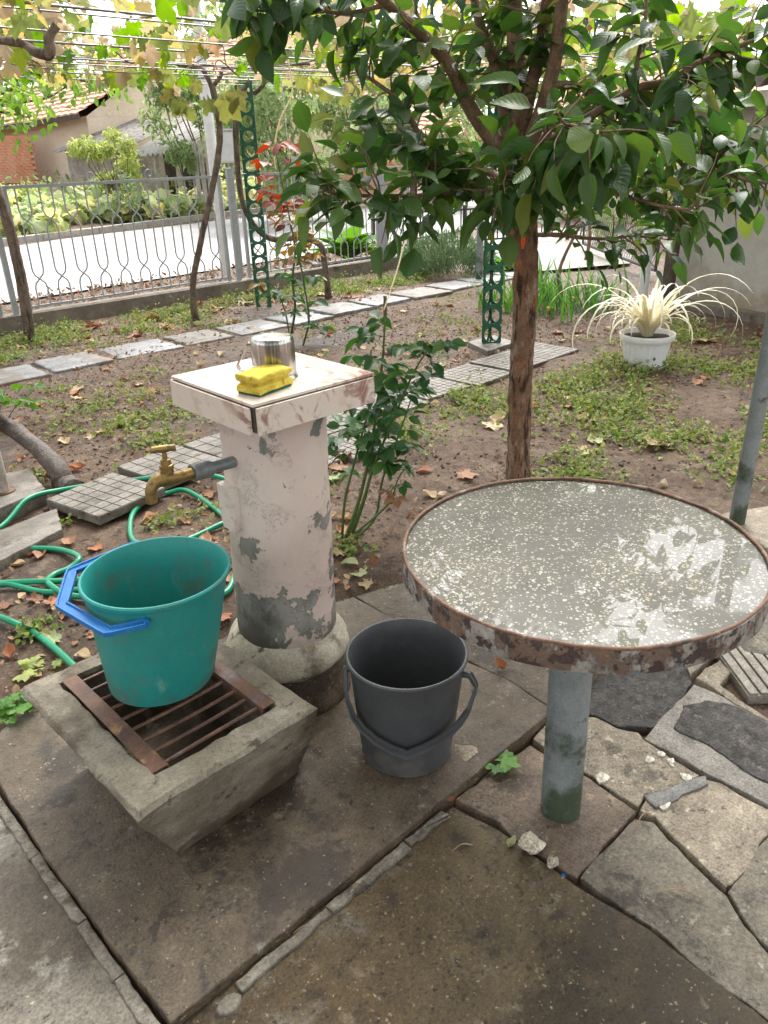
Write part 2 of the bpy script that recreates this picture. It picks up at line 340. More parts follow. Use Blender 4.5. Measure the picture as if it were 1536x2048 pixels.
MAT['bark'] = surf('persimmon_bark', ((0.17, 0.085, 0.047), (0.30, 0.165, 0.10), 12), 0.85, [(13, 0.48, 0.58, (0.34, 0.245, 0.172), None, (1.6, 1.6, 0.35), None, 1.2), (24, 0.54, 0.6, (0.06, 0.03, 0.018), None, (1.6, 1.6, 0.25), None, -1.5), (5, 0.58, 0.68, (0.40, 0.165, 0.065), None), (7, 0.62, 0.7, (0.15, 0.15, 0.08), None, None, (0.0, 0.5, 0.1))], [(60, 1.0, 0.01), (180, 0.8, 0.004)], grain=0.16)
MAT['limb'] = surf('persimmon_limb_bark', ((0.165, 0.10, 0.066), (0.27, 0.178, 0.122), 16), 0.75, [(60, 0.62, 0.68, (0.38, 0.3, 0.22), None), (8, 0.58, 0.7, (0.10, 0.06, 0.04), None)], [(70, 0.8, 0.005)], grain=0.15)
MAT['vinebark'] = surf('vine_bark', ((0.10, 0.072, 0.052), (0.2, 0.15, 0.115), 9), 0.9, [(16, 0.5, 0.64, (0.06, 0.042, 0.03), None, (2, 2, 0.22), None, -1.5)], [(60, 0.9, 0.008)])
MAT['root'] = surf('wet_vine_root', ((0.038, 0.026, 0.021), (0.10, 0.073, 0.058), 7), 0.5, [(14, 0.55, 0.65, (0.16, 0.12, 0.095), None, (1, 2, 2))], [(40, 0.9, 0.012)], grain=0.2)
MAT['stem'] = surf('green_stem', ((0.05, 0.10, 0.02), (0.09, 0.14, 0.035), 20), 0.5, [(14, 0.6, 0.7, (0.11, 0.07, 0.035), None)], grain=0.1)
MAT['twig'] = surf('dry_twig', ((0.2, 0.12, 0.06), (0.3, 0.2, 0.11), 20), 0.8)
MAT['hose'] = surf('green_hose', ((0.003, 0.2, 0.1), (0.005, 0.24, 0.125), 12), 0.28, [(30, 0.64, 0.72, (0.09, 0.15, 0.09), 0.6)], [], grain=0.0)
MAT['white'] = surf('white_plastic', ((0.74, 0.75, 0.77), (0.8, 0.8, 0.81), 5), 0.45, [(6, 0.64, 0.78, (0.55, 0.53, 0.48), None)], [], grain=0.0)
MAT['potsoil'] = surf('potting_soil', ((0.018, 0.014, 0.011), (0.04, 0.03, 0.022), 40), 0.9, [], [(80, 1.0, 0.02)])
MAT['wallgrey'] = surf('grey_render', ((0.40, 0.38, 0.345), (0.49, 0.47, 0.43), 1.1), 0.85, [(1.5, 0.6, 0.85, (0.31, 0.25, 0.175), None, None, (0.05, 0.75, 0.24)), (12, 0.6, 0.72, (0.44, 0.42, 0.385), None)], [(30, 0.35, 0.006)], grain=0.05)
MAT['asbestos'] = surf('corrugated_sheet', ((0.15, 0.135, 0.12), (0.27, 0.25, 0.225), 7), 0.9, [(5, 0.52, 0.66, (0.12, 0.11, 0.06), None), (9, 0.6, 0.7, (0.34, 0.32, 0.29), None)], [(40, 0.7, 0.01)], grain=0.12)
MAT['corr_far'] = surf('weathered_sheet', ((0.33, 0.31, 0.28), (0.45, 0.43, 0.4), 3), 0.85, [(2, 0.58, 0.7, (0.2, 0.18, 0.16), None)], grain=0.08)
MAT['cream'] = surf('cream_render', ((0.66, 0.54, 0.40), (0.76, 0.65, 0.5), 0.7), 0.9, [(1.2, 0.58, 0.75, (0.5, 0.39, 0.28), None)], [(8, 0.3, 0.02)], grain=0.08)
MAT['brickface'] = surf('orange_brick_face', ((0.55, 0.22, 0.11), (0.64, 0.31, 0.17), 2.5), 0.9, [(2, 0.58, 0.7, (0.6, 0.48, 0.36), None)], [(20, 0.4, 0.02)], grain=0.1)
MAT['rooftile'] = surf('old_roof_tile', ((0.52, 0.26, 0.16), (0.64, 0.43, 0.31), 1.6), 0.9, [(3.5, 0.52, 0.66, (0.62, 0.5, 0.4), None), (2.0, 0.6, 0.72, (0.38, 0.2, 0.12), None)], [(14, 0.5, 0.03)], grain=0.1)
MAT['plank'] = surf('weathered_plank', ((0.3, 0.26, 0.22), (0.42, 0.38, 0.33), 3), 0.9, [(14, 0.55, 0.65, (0.2, 0.17, 0.14), None, (1, 1, 0.15))], grain=0.12)
MAT['darkwood'] = surf('dark_timber', ((0.06, 0.045, 0.035), (0.11, 0.085, 0.065), 6), 0.85)
MAT['glass'] = surf('window_glass', ((0.03, 0.035, 0.04), (0.05, 0.055, 0.06), 1), 0.1, grain=0.0)
MAT['white_paint'] = surf('white_paint', ((0.62, 0.63, 0.64), (0.72, 0.72, 0.72), 4), 0.55, [(8, 0.62, 0.7, (0.42, 0.39, 0.34), None)], [(40, 0.2, 0.003)], grain=0.05)
MAT['polecon'] = surf('pale_pole_concrete', ((0.6, 0.6, 0.58), (0.7, 0.7, 0.68), 3), 0.8, grain=0.05)
MAT['wire'] = surf('galvanised_wire', ((0.22, 0.21, 0.2), (0.32, 0.31, 0.3), 10), 0.5, metal=0.6, grain=0.05)
MAT['stonechip'] = surf('broken_mortar_chunk', ((0.42, 0.37, 0.28), (0.55, 0.49, 0.39), 18), 0.85, [(22, 0.58, 0.66, (0.26, 0.2, 0.13), None)], [(60, 0.8, 0.006)])
MAT['paintchip'] = surf('paint_flake', ((0.40, 0.37, 0.31), (0.5, 0.46, 0.39), 18), 0.7)
MAT['greychip'] = surf('grey_cement_flake', ((0.11, 0.108, 0.10), (0.15, 0.145, 0.135), 18), 0.75)
MAT['nut'] = surf('nutshell', ((0.3, 0.21, 0.13), (0.45, 0.34, 0.24), 30), 0.6, [], [(60, 0.6, 0.004)], grain=0.12)
MAT['orange_mark'] = surf('orange_paint_mark', ((0.75, 0.11, 0.02), (0.8, 0.16, 0.03), 30), 0.7, grain=0.1)
MAT['yellowpetal'] = surf('yellow_petal', ((0.85, 0.62, 0.02), (0.9, 0.7, 0.04), 20), 0.6, grain=0.05)
MAT['mesh_net'] = surf('wire_mesh', ((0.25, 0.25, 0.25), (0.33, 0.33, 0.33), 10), 0.5, metal=0.5, grain=0.05)

def column_paint():
    t = NT('peeling_pink_paint'); co = t.n('TexCoord').outputs['Object']
    z = t.n('SeparateXYZ', {0: co})
    n1 = t.n('TexNoise', {'Vector': co, 'Scale': 5.5, 'Detail': 9.0, 'Roughness': 0.62}).outputs[0]
    n2 = t.n('TexNoise', {'Vector': t.n('Mapping', {'Vector': co, 'Scale': (1, 1, 0.5), 'Location': (3.1, 1.2, 0.4)}).outputs[0], 'Scale': 11.0, 'Detail': 9.0, 'Roughness': 0.7}).outputs[0]
    gr = t.n('MapRange', {0: z.outputs[2], 1: 0.22, 2: 0.66, 3: 0.13, 4: -0.075}).outputs[0]
    k1 = t.step(t.math('ADD', n1, gr), 0.545, 0.556)
    # flaked strip down the flank that faces the table
    side = t.n('MapRange', {0: z.outputs[0], 1: 0.06, 2: 0.15, 3: 0.0, 4: 0.17}).outputs[0]
    k2 = t.step(t.math('ADD', n2, side), 0.635, 0.648)
    peel = t.math('MAXIMUM', k1, k2)
    pc = t.mix(t.step(t.n('TexNoise', {'Vector': co, 'Scale': 3.0, 'Detail': 6.0}).outputs[0], 0.35, 0.7), (0.60, 0.485, 0.43), (0.665, 0.57, 0.51))
    dirt = t.n('TexNoise', {'Vector': co, 'Scale': 60.0, 'Detail': 4.0}).outputs[0]
    pc = t.mix(t.math('MULTIPLY', t.step(dirt, 0.66, 0.72), 0.6), pc, (0.36, 0.27, 0.22))
    cem = t.mix(t.step(n2, 0.4, 0.62), (0.17, 0.185, 0.165), (0.29, 0.28, 0.25))
    low = t.step(t.math('ADD', n1, t.n('MapRange', {0: z.outputs[2], 1: 0.22, 2: 0.5, 3: 0.22, 4: -0.2}).outputs[0]), 0.54, 0.72)
    cem = t.mix(t.math('MULTIPLY', low, 0.75), cem, (0.07, 0.06, 0.05))
    col = t.mix(peel, pc, cem)
    crack = t.n('TexNoise', {'Vector': co, 'Scale': 26.0, 'Detail': 10.0, 'Roughness': 0.75, 'Distortion': 1.6}).outputs[0]
    edge = t.math('SUBTRACT', 1.0, t.step(t.math('ABSOLUTE', t.math('SUBTRACT', crack, 0.5)), 0.0, 0.006))
    edge = t.math('MULTIPLY', edge, t.step(t.n('TexNoise', {'Vector': co, 'Scale': 8.0}).outputs[0], 0.52, 0.6))
    col = t.mix(t.math('MULTIPLY', edge, 0.55), col, (0.3, 0.22, 0.18))
    b0 = t.n('Bump', {'Height': t.n('TexNoise', {'Vector': co, 'Scale': 90.0, 'Detail': 6.0}).outputs[0], 'Strength': 0.3, 'Distance': 0.004}).outputs[0]
    b1 = t.n('Bump', {'Height': t.math('SUBTRACT', 1.0, t.math('ADD', peel, t.math('MULTIPLY', edge, 0.5))), 'Strength': 1.0, 'Distance': 0.003, 'Normal': b0}).outputs[0]
    p = t.n('BsdfPrincipled', {'Base Color': col, 'Roughness': 0.62, 'Normal': b1, 'Specular IOR Level': 0.35})
    o = t.n('OutputMaterial'); t.t.links.new(p.outputs[0], o.inputs[0]); return t.m
MAT['column'] = column_paint()
def cap_tile():
    t = NT('marbled_wall_tile'); co = t.n('TexCoord').outputs['Object']
    oi = t.n('ObjectInfo').outputs['Random']
    v = t.n('Mapping', {'Vector': co, 'Rotation': (0.3, 0.5, 0.9), 'Scale': (1, 0.45, 1)}).outputs[0]
    n = t.n('TexNoise', {'Vector': v, 'Scale': 13.0, 'Detail': 8.0, 'Roughness': 0.6, 'Distortion': 1.2}).outputs[0]
    k = t.step(n, 0.5, 0.62)
    k3 = t.step(t.n('TexNoise', {'Vector': v, 'Scale': 5.0, 'Detail': 3.0}).outputs[0], 0.38, 0.52)
    col = t.mix(t.math('MULTIPLY', k, k3), (0.66, 0.575, 0.51), (0.30, 0.17, 0.135))
    gd = t.n('TexNoise', {'Vector': co, 'Scale': 20.0, 'Detail': 8.0, 'Roughness': 0.7}).outputs[0]
    col = t.mix(t.math('MULTIPLY', t.step(gd, 0.5, 0.68), 0.5), col, (0.42, 0.33, 0.27))
    k4 = t.step(t.n('TexNoise', {'Vector': co, 'Scale': 8.0, 'Detail': 5.0}).outputs[0], 0.66, 0.675)
    col = t.mix(k4, col, (0.5, 0.4, 0.25))
    p = t.n('BsdfPrincipled', {'Base Color': col, 'Roughness': t.math('ADD', 0.22, t.math('MULTIPLY', k4, 0.4)), 'Specular IOR Level': 0.5})
    o = t.n('OutputMaterial'); t.t.links.new(p.outputs[0], o.inputs[0]); return t.m
MAT['captile'] = cap_tile()
def terrazzo():
    t = NT('terrazzo'); co = t.n('TexCoord').outputs['Object']
    fl = t.n('Mapping', {'Vector': co, 'Scale': (1, 1, 0)}).outputs[0]
    wv = t.n('TexNoise', {'Vector': fl, 'Scale': 60.0, 'Detail': 2.0}).outputs['Color']
    vv = t.n('VectorMath', {0: fl, 1: t.n('VectorMath', {0: wv, 3: 0.012}, operation='SCALE').outputs[0]}, operation='ADD').outputs[0]
    col = t.mix(t.step(t.n('TexNoise', {'Vector': fl, 'Scale': 4.0, 'Detail': 7.0}).outputs[0], 0.35, 0.68), (0.05, 0.048, 0.034), (0.088, 0.084, 0.064))
    dens = t.n('TexNoise', {'Vector': fl, 'Scale': 3.2, 'Detail': 3.0}).outputs[0]
    for sc, size, keep, c in ((125, 0.42, 0.27, (0.34, 0.31, 0.25)), (200, 0.48, 0.36, (0.30, 0.27, 0.215)), (110, 0.3, 0.10, (0.02, 0.02, 0.017)), (80, 0.26, 0.03, (0.3, 0.2, 0.09))):
        vo = t.n('TexVoronoi', {'Vector': vv, 'Scale': sc}); s = t.n('SeparateColor', {0: vo.outputs['Color']})
        kp = t.math('GREATER_THAN', t.math('ADD', s.outputs[0], t.math('MULTIPLY', t.math('SUBTRACT', dens, 0.5), 1.1)), 1 - keep)
        k = t.math('MULTIPLY', kp, t.math('LESS_THAN', vo.outputs['Distance'], t.math('MULTIPLY', t.math('ADD', s.outputs[1], 0.25), size)))
        col = t.mix(k, col, c)
    pud = t.n('TexNoise', {'Vector': fl, 'Scale': 3.1, 'Detail': 5.0, 'Roughness': 0.55}).outputs[0]
    rr = t.math('LENGTH' if False else 'MULTIPLY', 1.0, 1.0)
    k = t.step(pud, 0.44, 0.49)
    rg = t.n('Mix', {0: k, 2: 0.3, 3: 0.012}, data_type='FLOAT').outputs[0]
    fb = t.n('TexNoise', {'Vector': fl, 'Scale': 300.0, 'Detail': 3.0}).outputs[0]
    nb = t.n('Bump', {'Height': fb, 'Strength': t.n('Mix', {0: k, 2: 0.16, 3: 0.0}, data_type='FLOAT').outputs[0], 'Distance': 0.002}).outputs[0]
    p = t.n('BsdfPrincipled', {'Base Color': col, 'Roughness': 0.5, 'Specular IOR Level': 0.3, 'Coat Weight': t.n('Mix', {0: k, 2: 0.14, 3: 1.0}, data_type='FLOAT').outputs[0], 'Coat Roughness': rg, 'Coat IOR': 1.33, 'Coat Normal': nb})
    o = t.n('OutputMaterial'); t.t.links.new(p.outputs[0], o.inputs[0]); return t.m
MAT['terrazzo'] = terrazzo()
MAT['leaf_tree'] = leafmat('persimmon_leaf', [(0.0, (0.024, 0.068, 0.018)), (0.35, (0.04, 0.10, 0.023)), (0.65, (0.062, 0.135, 0.028)), (0.9, (0.09, 0.165, 0.034)), (1.0, (0.15, 0.17, 0.04))], 0.36, 0.36, vein=0.16)
MAT['leaf_rose'] = leafmat('rose_leaf', [(0.0, (0.02, 0.075, 0.018)), (0.6, (0.035, 0.11, 0.025)), (1.0, (0.07, 0.16, 0.03))], 0.38, 0.28, vein=0.15)
MAT['leaf_red'] = leafmat('young_red_rose_leaf', [(0.0, (0.19, 0.04, 0.025)), (0.6, (0.30, 0.08, 0.025)), (1.0, (0.14, 0.055, 0.04))], 0.4, 0.35)
MAT['leaf_bronze'] = leafmat('bronze_rose_leaf', [(0.0, (0.16, 0.12, 0.015)), (0.6, (0.24, 0.15, 0.02)), (1.0, (0.13, 0.07, 0.04))], 0.4, 0.35)
MAT['leaf_grape'] = leafmat('grape_leaf', [(0.0, (0.10, 0.14, 0.045)), (0.3, (0.18, 0.22, 0.075)), (0.55, (0.30, 0.29, 0.12)), (0.75, (0.40, 0.33, 0.12)), (0.88, (0.36, 0.30, 0.20)), (1.0, (0.26, 0.2, 0.13))], 0.6, 0.5, vein=0.1, spec=0.3)
MAT['leaf_grape_green'] = leafmat('green_grape_leaf', [(0.0, (0.07, 0.17, 0.02)), (0.6, (0.13, 0.26, 0.03)), (1.0, (0.25, 0.3, 0.05))], 0.5, 0.5, vein=0.1, spec=0.3)
MAT['leaf_grape_dry'] = leafmat('dry_grape_leaf', [(0.0, (0.38, 0.31, 0.2)), (0.5, (0.46, 0.38, 0.25)), (1.0, (0.33, 0.22, 0.11))], 0.8, 0.35, vein=0.15, spec=0.2)
MAT['fallen_brown'] = leafmat('fallen_leaf_brown', [(0.0, (0.22, 0.10, 0.05)), (0.5, (0.32, 0.165, 0.085)), (1.0, (0.16, 0.07, 0.04))], 0.6, 0.12, vein=0.3, spec=0.3)
MAT['fallen_tan'] = leafmat('fallen_leaf_tan', [(0.0, (0.42, 0.31, 0.18)), (0.5, (0.5, 0.4, 0.25)), (1.0, (0.36, 0.25, 0.13))], 0.65, 0.12, vein=0.3, spec=0.3)
MAT['fallen_rust'] = leafmat('fallen_leaf_rust', [(0.0, (0.29, 0.11, 0.045)), (0.5, (0.36, 0.16, 0.07)), (1.0, (0.2, 0.06, 0.04))], 0.55, 0.15, vein=0.3, spec=0.35)
MAT['fallen_pale'] = leafmat('fallen_leaf_pale_green', [(0.0, (0.25, 0.3, 0.13)), (1.0, (0.4, 0.4, 0.22))], 0.6, 0.15, vein=0.3)
MAT['weed'] = leafmat('weed_leaf', [(0.0, (0.06, 0.12, 0.025)), (0.4, (0.11, 0.19, 0.035)), (0.75, (0.19, 0.26, 0.06)), (1.0, (0.26, 0.24, 0.08))], 0.6, 0.3, vein=0.0, spec=0.3)
MAT['weed_pale'] = leafmat('weed_leaf_pale', [(0.0, (0.16, 0.22, 0.07)), (0.5, (0.25, 0.3, 0.10)), (1.0, (0.32, 0.28, 0.13))], 0.6, 0.3, vein=0.0, spec=0.3)
MAT['weed_bright'] = leafmat('fresh_green_leaf', [(0.0, (0.06, 0.17, 0.025)), (1.0, (0.12, 0.28, 0.04))], 0.5, 0.35, vein=0.1)
MAT['litter'] = leafmat('leaf_crumbs', [(0.0, (0.12, 0.07, 0.04)), (0.5, (0.26, 0.17, 0.10)), (0.8, (0.38, 0.28, 0.17)), (1.0, (0.24, 0.08, 0.03))], 0.75, 0.1, vein=0.0, spec=0.2)
MAT['blade_pale'] = leafmat('pale_yellow_blade', [(0.0, (0.70, 0.68, 0.52)), (0.5, (0.78, 0.77, 0.66)), (1.0, (0.64, 0.58, 0.4))], 0.55, 0.3, vein=0.05)
MAT['blade_green'] = leafmat('green_blade', [(0.0, (0.05, 0.16, 0.03)), (1.0, (0.10, 0.24, 0.045))], 0.5, 0.3, vein=0.05)
MAT['leaf_far'] = leafmat('far_tree_leaf', [(0.0, (0.13, 0.2, 0.085)), (0.5, (0.21, 0.28, 0.13)), (1.0, (0.3, 0.36, 0.18))], 0.65, 0.4, vein=0.0, spec=0.3)
MAT['leaf_far_bright'] = leafmat('far_shrub_leaf', [(0.0, (0.28, 0.36, 0.11)), (1.0, (0.42, 0.46, 0.18))], 0.65, 0.4, vein=0.0, spec=0.3)  # greens paled to give an overexposed look
MAT['leaf_mid'] = leafmat('fruit_tree_leaf', [(0.0, (0.08, 0.17, 0.035)), (0.5, (0.14, 0.26, 0.05)), (1.0, (0.22, 0.34, 0.08))], 0.55, 0.4, vein=0.0)
MAT['juniper'] = leafmat('juniper_needle', [(0.0, (0.07, 0.13, 0.06)), (1.0, (0.14, 0.2, 0.10))], 0.7, 0.2, vein=0.0)
MAT['pumpkin'] = leafmat('pumpkin_leaf', [(0.0, (0.2, 0.29, 0.12)), (0.4, (0.34, 0.42, 0.2)), (0.7, (0.48, 0.52, 0.32)), (0.85, (0.52, 0.5, 0.16)), (1.0, (0.46, 0.42, 0.28))], 0.65, 0.4, vein=0.0, spec=0.3)  # leaf colours lightened to mimic overexposure

# ------------------------------------------------------------------ leaf shapes
def leaf_mesh(name, mat, L=1.0, W=0.5, fold=0.2, droop=0.25, twist=0.0, wave=0.0, seed=0, peak=0.42, n=6, tip=1.2):
    r = random.Random(seed); m = MB(); vs_, uv = [(0, 0, 0)], [(0, 0.001, 1)]
    for i in range(1, n):
        u = i / n
        w = W / 2 * (math.sin(math.pi * u ** (math.log(0.5) / math.log(peak))) ** 0.8)
        if u > 0.75: w *= (1 - (u - 0.75) * tip)
        a = twist * u; zc = -droop * u * u
        for k in (-1, -0.5, 0, 0.5, 1):
            y = w * k; z = zc + abs(k) * w * fold * 2 + wave * math.sin(9 * u + seed + k * 2) * abs(k) * 0.5
            vs_.append((u * L, y * math.cos(a) - (z - zc) * math.sin(a), z * 1.0 + y * math.sin(a))); uv.append((u, k, 1))
    vs_.append((L, 0, -droop)); uv.append((1, 0, 1))
    fs = [(0, 1 + k + 1, 1 + k) for k in range(4)]
    for i in range(n - 2):
        for k in range(4):
            a = 1 + i * 5 + k; fs.append((a, a + 1, a + 6, a + 5))
    e = len(vs_) - 1; b = 1 + (n - 2) * 5
    fs += [(b + k, b + k + 1, e) for k in range(4)]
    m.add(vs_, fs, 0, uv)
    return m
def lobed_leaf(seed=0, curl=0.15, lobes=5, depth=0.3, crumple=0.0):
    """palmate leaf, petiole at the origin, blade along +x, about one unit across"""
    r = random.Random(seed); m = MB(); vs_ = [(0.15, 0, 0)]; uv = [(0.15, 0.001, 1)]; n = 26
    for ring, k in ((0.55, 0), (1.0, 1)):
        for i in range(n):
            t = math.pi * (-0.93 + 1.86 * i / (n - 1))
            lobe = 1 - depth * (0.5 - 0.5 * math.cos(t * lobes * 1.05 + math.pi)) if k else 1
            base = 0.52 * (1.0 + 0.18 * math.cos(t)) * lobe * (1 + (0.10 if (i % 2) else -0.06) * k)
            rr = base * ring * r.uniform(0.95, 1.05)
            x = 0.3 + rr * math.cos(t); y = rr * math.sin(t) * 0.98
            z = -curl * (x * x + y * y) + 0.05 * math.sin(t * lobes) * ring + crumple * r.uniform(-1, 1) * ring
            vs_.append((x, y, z)); uv.append((x, y * 1.6, 1))
    fs = []
    for i in range(n - 1):
        fs.append((0, 1 + i, 2 + i)); fs.append((1 + i, 1 + n + i, 2 + n + i, 2 + i))
    m.add(vs_, fs, 0, uv); return m
def crumple_leaf(seed=0):
    """dried leaf: curled edges and folded blade"""
    r = random.Random(seed); base = lobed_leaf(seed, curl=r.uniform(-0.5, 0.3), depth=r.uniform(0.1, 0.35), crumple=0.05) if seed % 2 else leaf_mesh('', None, 1.0, 0.62, fold=r.uniform(0.1, 0.5), droop=r.uniform(-0.3, 0.3), wave=0.12, seed=seed)
    ax = r.uniform(0, math.pi); amt = r.uniform(0.9, 2.2)
    out = []
    for p in base.v:
        x, y, z = p[0] - 0.45, p[1], p[2]
        u = x * math.cos(ax) + y * math.sin(ax); w = -x * math.sin(ax) + y * math.cos(ax)
        a = u * amt; rad = 1 / amt
        u2 = math.sin(a) * rad; z2 = z + (1 - math.cos(a)) * rad
        q = Vector((u2 * math.cos(ax) - w * math.sin(ax), u2 * math.sin(ax) + w * math.cos(ax), z2))
        q += noise.noise_vector(Vector((x * 3 + seed, y * 3, z))) * 0.1
        out.append(tuple(q))
    mz = min(p[2] for p in out)
    base.v = [(p[0], p[1], p[2] - mz) for p in out]
    return base
def orient(p, d, up, s, roll=0.0):
    """blade along d, upper face towards up"""
    d = Vector(d).normalized(); up = Vector(up); y = up.cross(d)
    if y.length < 1e-4: y = d.orthogonal()
    y.normalize(); z = d.cross(y)
    m = Matrix((d, y, z)).transposed().to_4x4()
    return Matrix.Translation(p) @ m @ Matrix.Rotation(roll, 4, 'X') @ Matrix.Diagonal((s, s, s, 1))
def rv(r, a=1.0): return Vector((r.uniform(-a, a), r.uniform(-a, a), r.uniform(-a, a)))
def scatter(proto_mbs, mats4):
    """many small blades merged in one mesh"""
    m = MB(); data = [(np.array(b.v), b.f, b.uv) for b in proto_mbs]
    V, Fs, U = [], [], []; off = 0
    for i, M4 in enumerate(mats4):
        v, f, u = data[i % len(data)]
        A = np.array(M4); w = v @ A[:3, :3].T + A[:3, 3]
        V += list(map(tuple, w)); Fs += [tuple(k + off for k in q) for q in f]; U += u; off += len(v)
    m.v, m.f, m.uv, m.mi = V, Fs, U, [0] * len(Fs)
    return m
def place_leaves(name, parent, protos, mat, mats4, rest_name, limit=300, rest_parent=None):
    """the leaves that show largest become objects of their own, the rest one mesh"""
    key = []
    for M4 in mats4:
        p = M4.translation; d = (p - CAMP).length
        key.append((0 if visible(p, 40) else 1, d / max(1e-4, M4.to_scale().x)))
    order = sorted(range(len(mats4)), key=lambda i: key[i])
    pick = [i for i in order[:limit] if key[i][0] == 0]; ps = set(pick)
    rest = [mats4[i] for i in range(len(mats4)) if i not in ps]
    body = None
    if rest:
        body = scatter(protos, rest).build(rest_name, mat, parent, kind='stuff', smooth=True)
    par = body if body is not None else parent
    meshes = [b.mesh(name, (0, 0, 0), [mat], True) for b in protos]
    for k, i in enumerate(pick): inst(name, meshes[k % len(meshes)], par, mats4[i])
    return body

# ================================================================== THE SETTING
EDGE = [(-6, 2.5), (-1, 2.3), (0.43, 2.2), (0.75, 2.12), (1.3, 2.06), (1.64, 1.97), (1.9, 1.9), (2.6, 1.52), (3.35, 1.12), (4.5, 0.5), (8, -1.5), (12, -4)]
def edge_y(x): return float(np.interp(x, [e[0] for e in EDGE], [e[1] for e in EDGE]))
def far_rise(x, y):
    s = min(1, max(0, (y - 0.3 * x - 15.5) / 9)); return 0.9 * s * s * (3 - 2 * s)
def gz(x, y):
    q = Vector((x, y, 0))
    z = 0.022 * noise.noise(q * 0.9) + 0.014 * noise.noise(q * 3.1 + Vector((4, 1, 0)))
    near = 1.0 if (x * x + y * y) < 64 else 0.3
    z += near * (0.010 * noise.noise(q * 9 + Vector((1, 7, 0))) + 0.009 * abs(noise.noise(q * 21)))
    e = edge_y(x); k = min(1, max(0, (y - e + 0.02) / 0.10))
    if y > 8.6: z = z * max(0, 1 - (y - 8.6) / 0.6) - 0.03 * min(1, (y - 8.6) / 0.6)
    z = (z - 0.012) * k + (-0.062) * (1 - k)
    return z + far_rise(x, y)
def axis(lo, a, b, hi, step, grow=1.28):
    out = list(np.arange(a, b, step)); s = step; v = b
    while v < hi: out.append(v); s *= grow; v += s
    out.append(hi); s = step; v = a; pre = []
    while v > lo: v -= s; s *= grow; pre.append(max(v, lo))
    return sorted(set(pre + out))
XS = axis(-120, 0.2, 6.6, 220, 0.03); YS = axis(-120, 0.9, 7.4, 220, 0.03)
g = MB(); gv = [(x, y, gz(x, y)) for y in YS for x in XS]; nx = len(XS)
g.v = gv; g.uv = [(0, 0, 0)] * len(gv)
g.f = [(j * nx + i, j * nx + i + 1, (j + 1) * nx + i + 1, (j + 1) * nx + i) for j in range(len(YS) - 1) for i in range(nx - 1)]
g.mi = [0] * len(g.f)
o = g.build('ground', MAT['soil'], smooth=True); o['kind'] = 'structure'; o['label'] = 'damp brown garden soil around the patio and beyond the road'

# ---- patio of slabs and crazy paving
def piece(poly, z, thick, seedn=0, gap=0.0015, jit=0.003, step=0.025, rnd_=0.0045):
    """one slab with worn, uneven edges from its plan outline"""
    P = [Vector((p[0], p[1], 0)) for p in poly]
    area = sum(P[i].x * P[(i + 1) % len(P)].y - P[(i + 1) % len(P)].x * P[i].y for i in range(len(P)))
    if area < 0: P.reverse()
    pts = []
    for i in range(len(P)):
        a, b = P[i], P[(i + 1) % len(P)]; n = max(1, int((b - a).length / step))
        for k in range(n):
            q = a.lerp(b, k / n); nz = noise.noise_vector(Vector((q.x * 14, q.y * 14, seedn))) * jit + noise.noise_vector(Vector((q.x * 50, q.y * 50, seedn))) * jit * 0.6
            pts.append(q + Vector((nz.x, nz.y, 0)))
    n = len(pts); rings = []
    for ins, dz in ((gap, -thick), (gap, -rnd_ * 1.2), (gap + rnd_ * 0.35, -rnd_ * 0.35), (gap + rnd_, 0)):
        ring = []
        for i in range(n):
            t = (pts[(i + 1) % n] - pts[i - 1]); nrm = Vector((-t.y, t.x, 0))
            nrm = nrm.normalized() if nrm.length > 1e-6 else Vector((0, 0, 0))
            q = pts[i] + nrm * ins
            ring.append(Vector((q.x, q.y, z + dz + 0.0015 * noise.noise(Vector((q.x * 25, q.y * 25, seedn))))))
        rings.append(ring)
    m = MB(); vs_ = [p for r_ in rings for p in r_]
    fs = []
    for k in range(3):
        for i in range(n):
            j = (i + 1) % n; fs.append((k * n + i, k * n + j, (k + 1) * n + j, (k + 1) * n + i))
    fs.append(tuple(3 * n + i for i in range(n)))
    m.add(vs_, fs); return m
def pxpoly(L, z): return [at(u, v, z) for u, v in L]
patio = thing('patio', None, None, (1.2, 1.0, 0)); patio['kind'] = 'structure'; patio['label'] = 'patio of worn wet concrete slabs and crazy paving stones'
piece([(0.325, 1.0), (0.8, 1.0), (1.25, 1.0), (1.635, 0.995), (1.66, 1.2), (1.63, 1.45), (1.66, 1.7), (1.66, 1.93), (1.3, 2.05), (0.75, 2.1), (0.45, 2.16), (0.33, 2.1), (0.318, 1.6)], 0.0, 0.09, 1, jit=0.004).build('slab', MAT['slab'], patio, label='large wet slab carrying the water trough and the painted column')
piece([(1.66, 1.2), (1.64, 1.0), (1.70, 0.985), (2.0, 1.02), (2.02, 1.5), (1.92, 1.86), (1.67, 1.93), (1.64, 1.45)], -0.004, 0.09, 2).build('slab', MAT['slab'], patio)
piece([(2.02, 1.0), (2.5, 0.95), (2.75, 1.38), (2.45, 1.57), (1.95, 1.84), (2.04, 1.5)], -0.012, 0.09, 21).build('paving_stone', MAT['stone_b'], patio)
front = [at(328, 2022, -.03), at(905, 1612, -.03), at(1000, 1660, -.03), at(1150, 1768, -.03), at(1300, 1860, -.03), at(1536, 2040, -.03)]
piece([tuple(p) for p in front] + [(1.15, -0.4), (0.32, -0.6), (0.305, 0.4)], -0.028, 0.07, 3, jit=0.004).build('slab', MAT['slab_front'], patio, label='brown wet front slab with pale aggregate specks')
piece([(0.303, 0.98), (0.302, 1.4), (0.302, 1.9), (0.0, 1.93), (-0.6, 1.93), (-0.7, -0.4), (0.303, -0.4), (0.303, 0.5)], -0.024, 0.07, 4, jit=0.004).build('slab', MAT['slab_left'], patio)
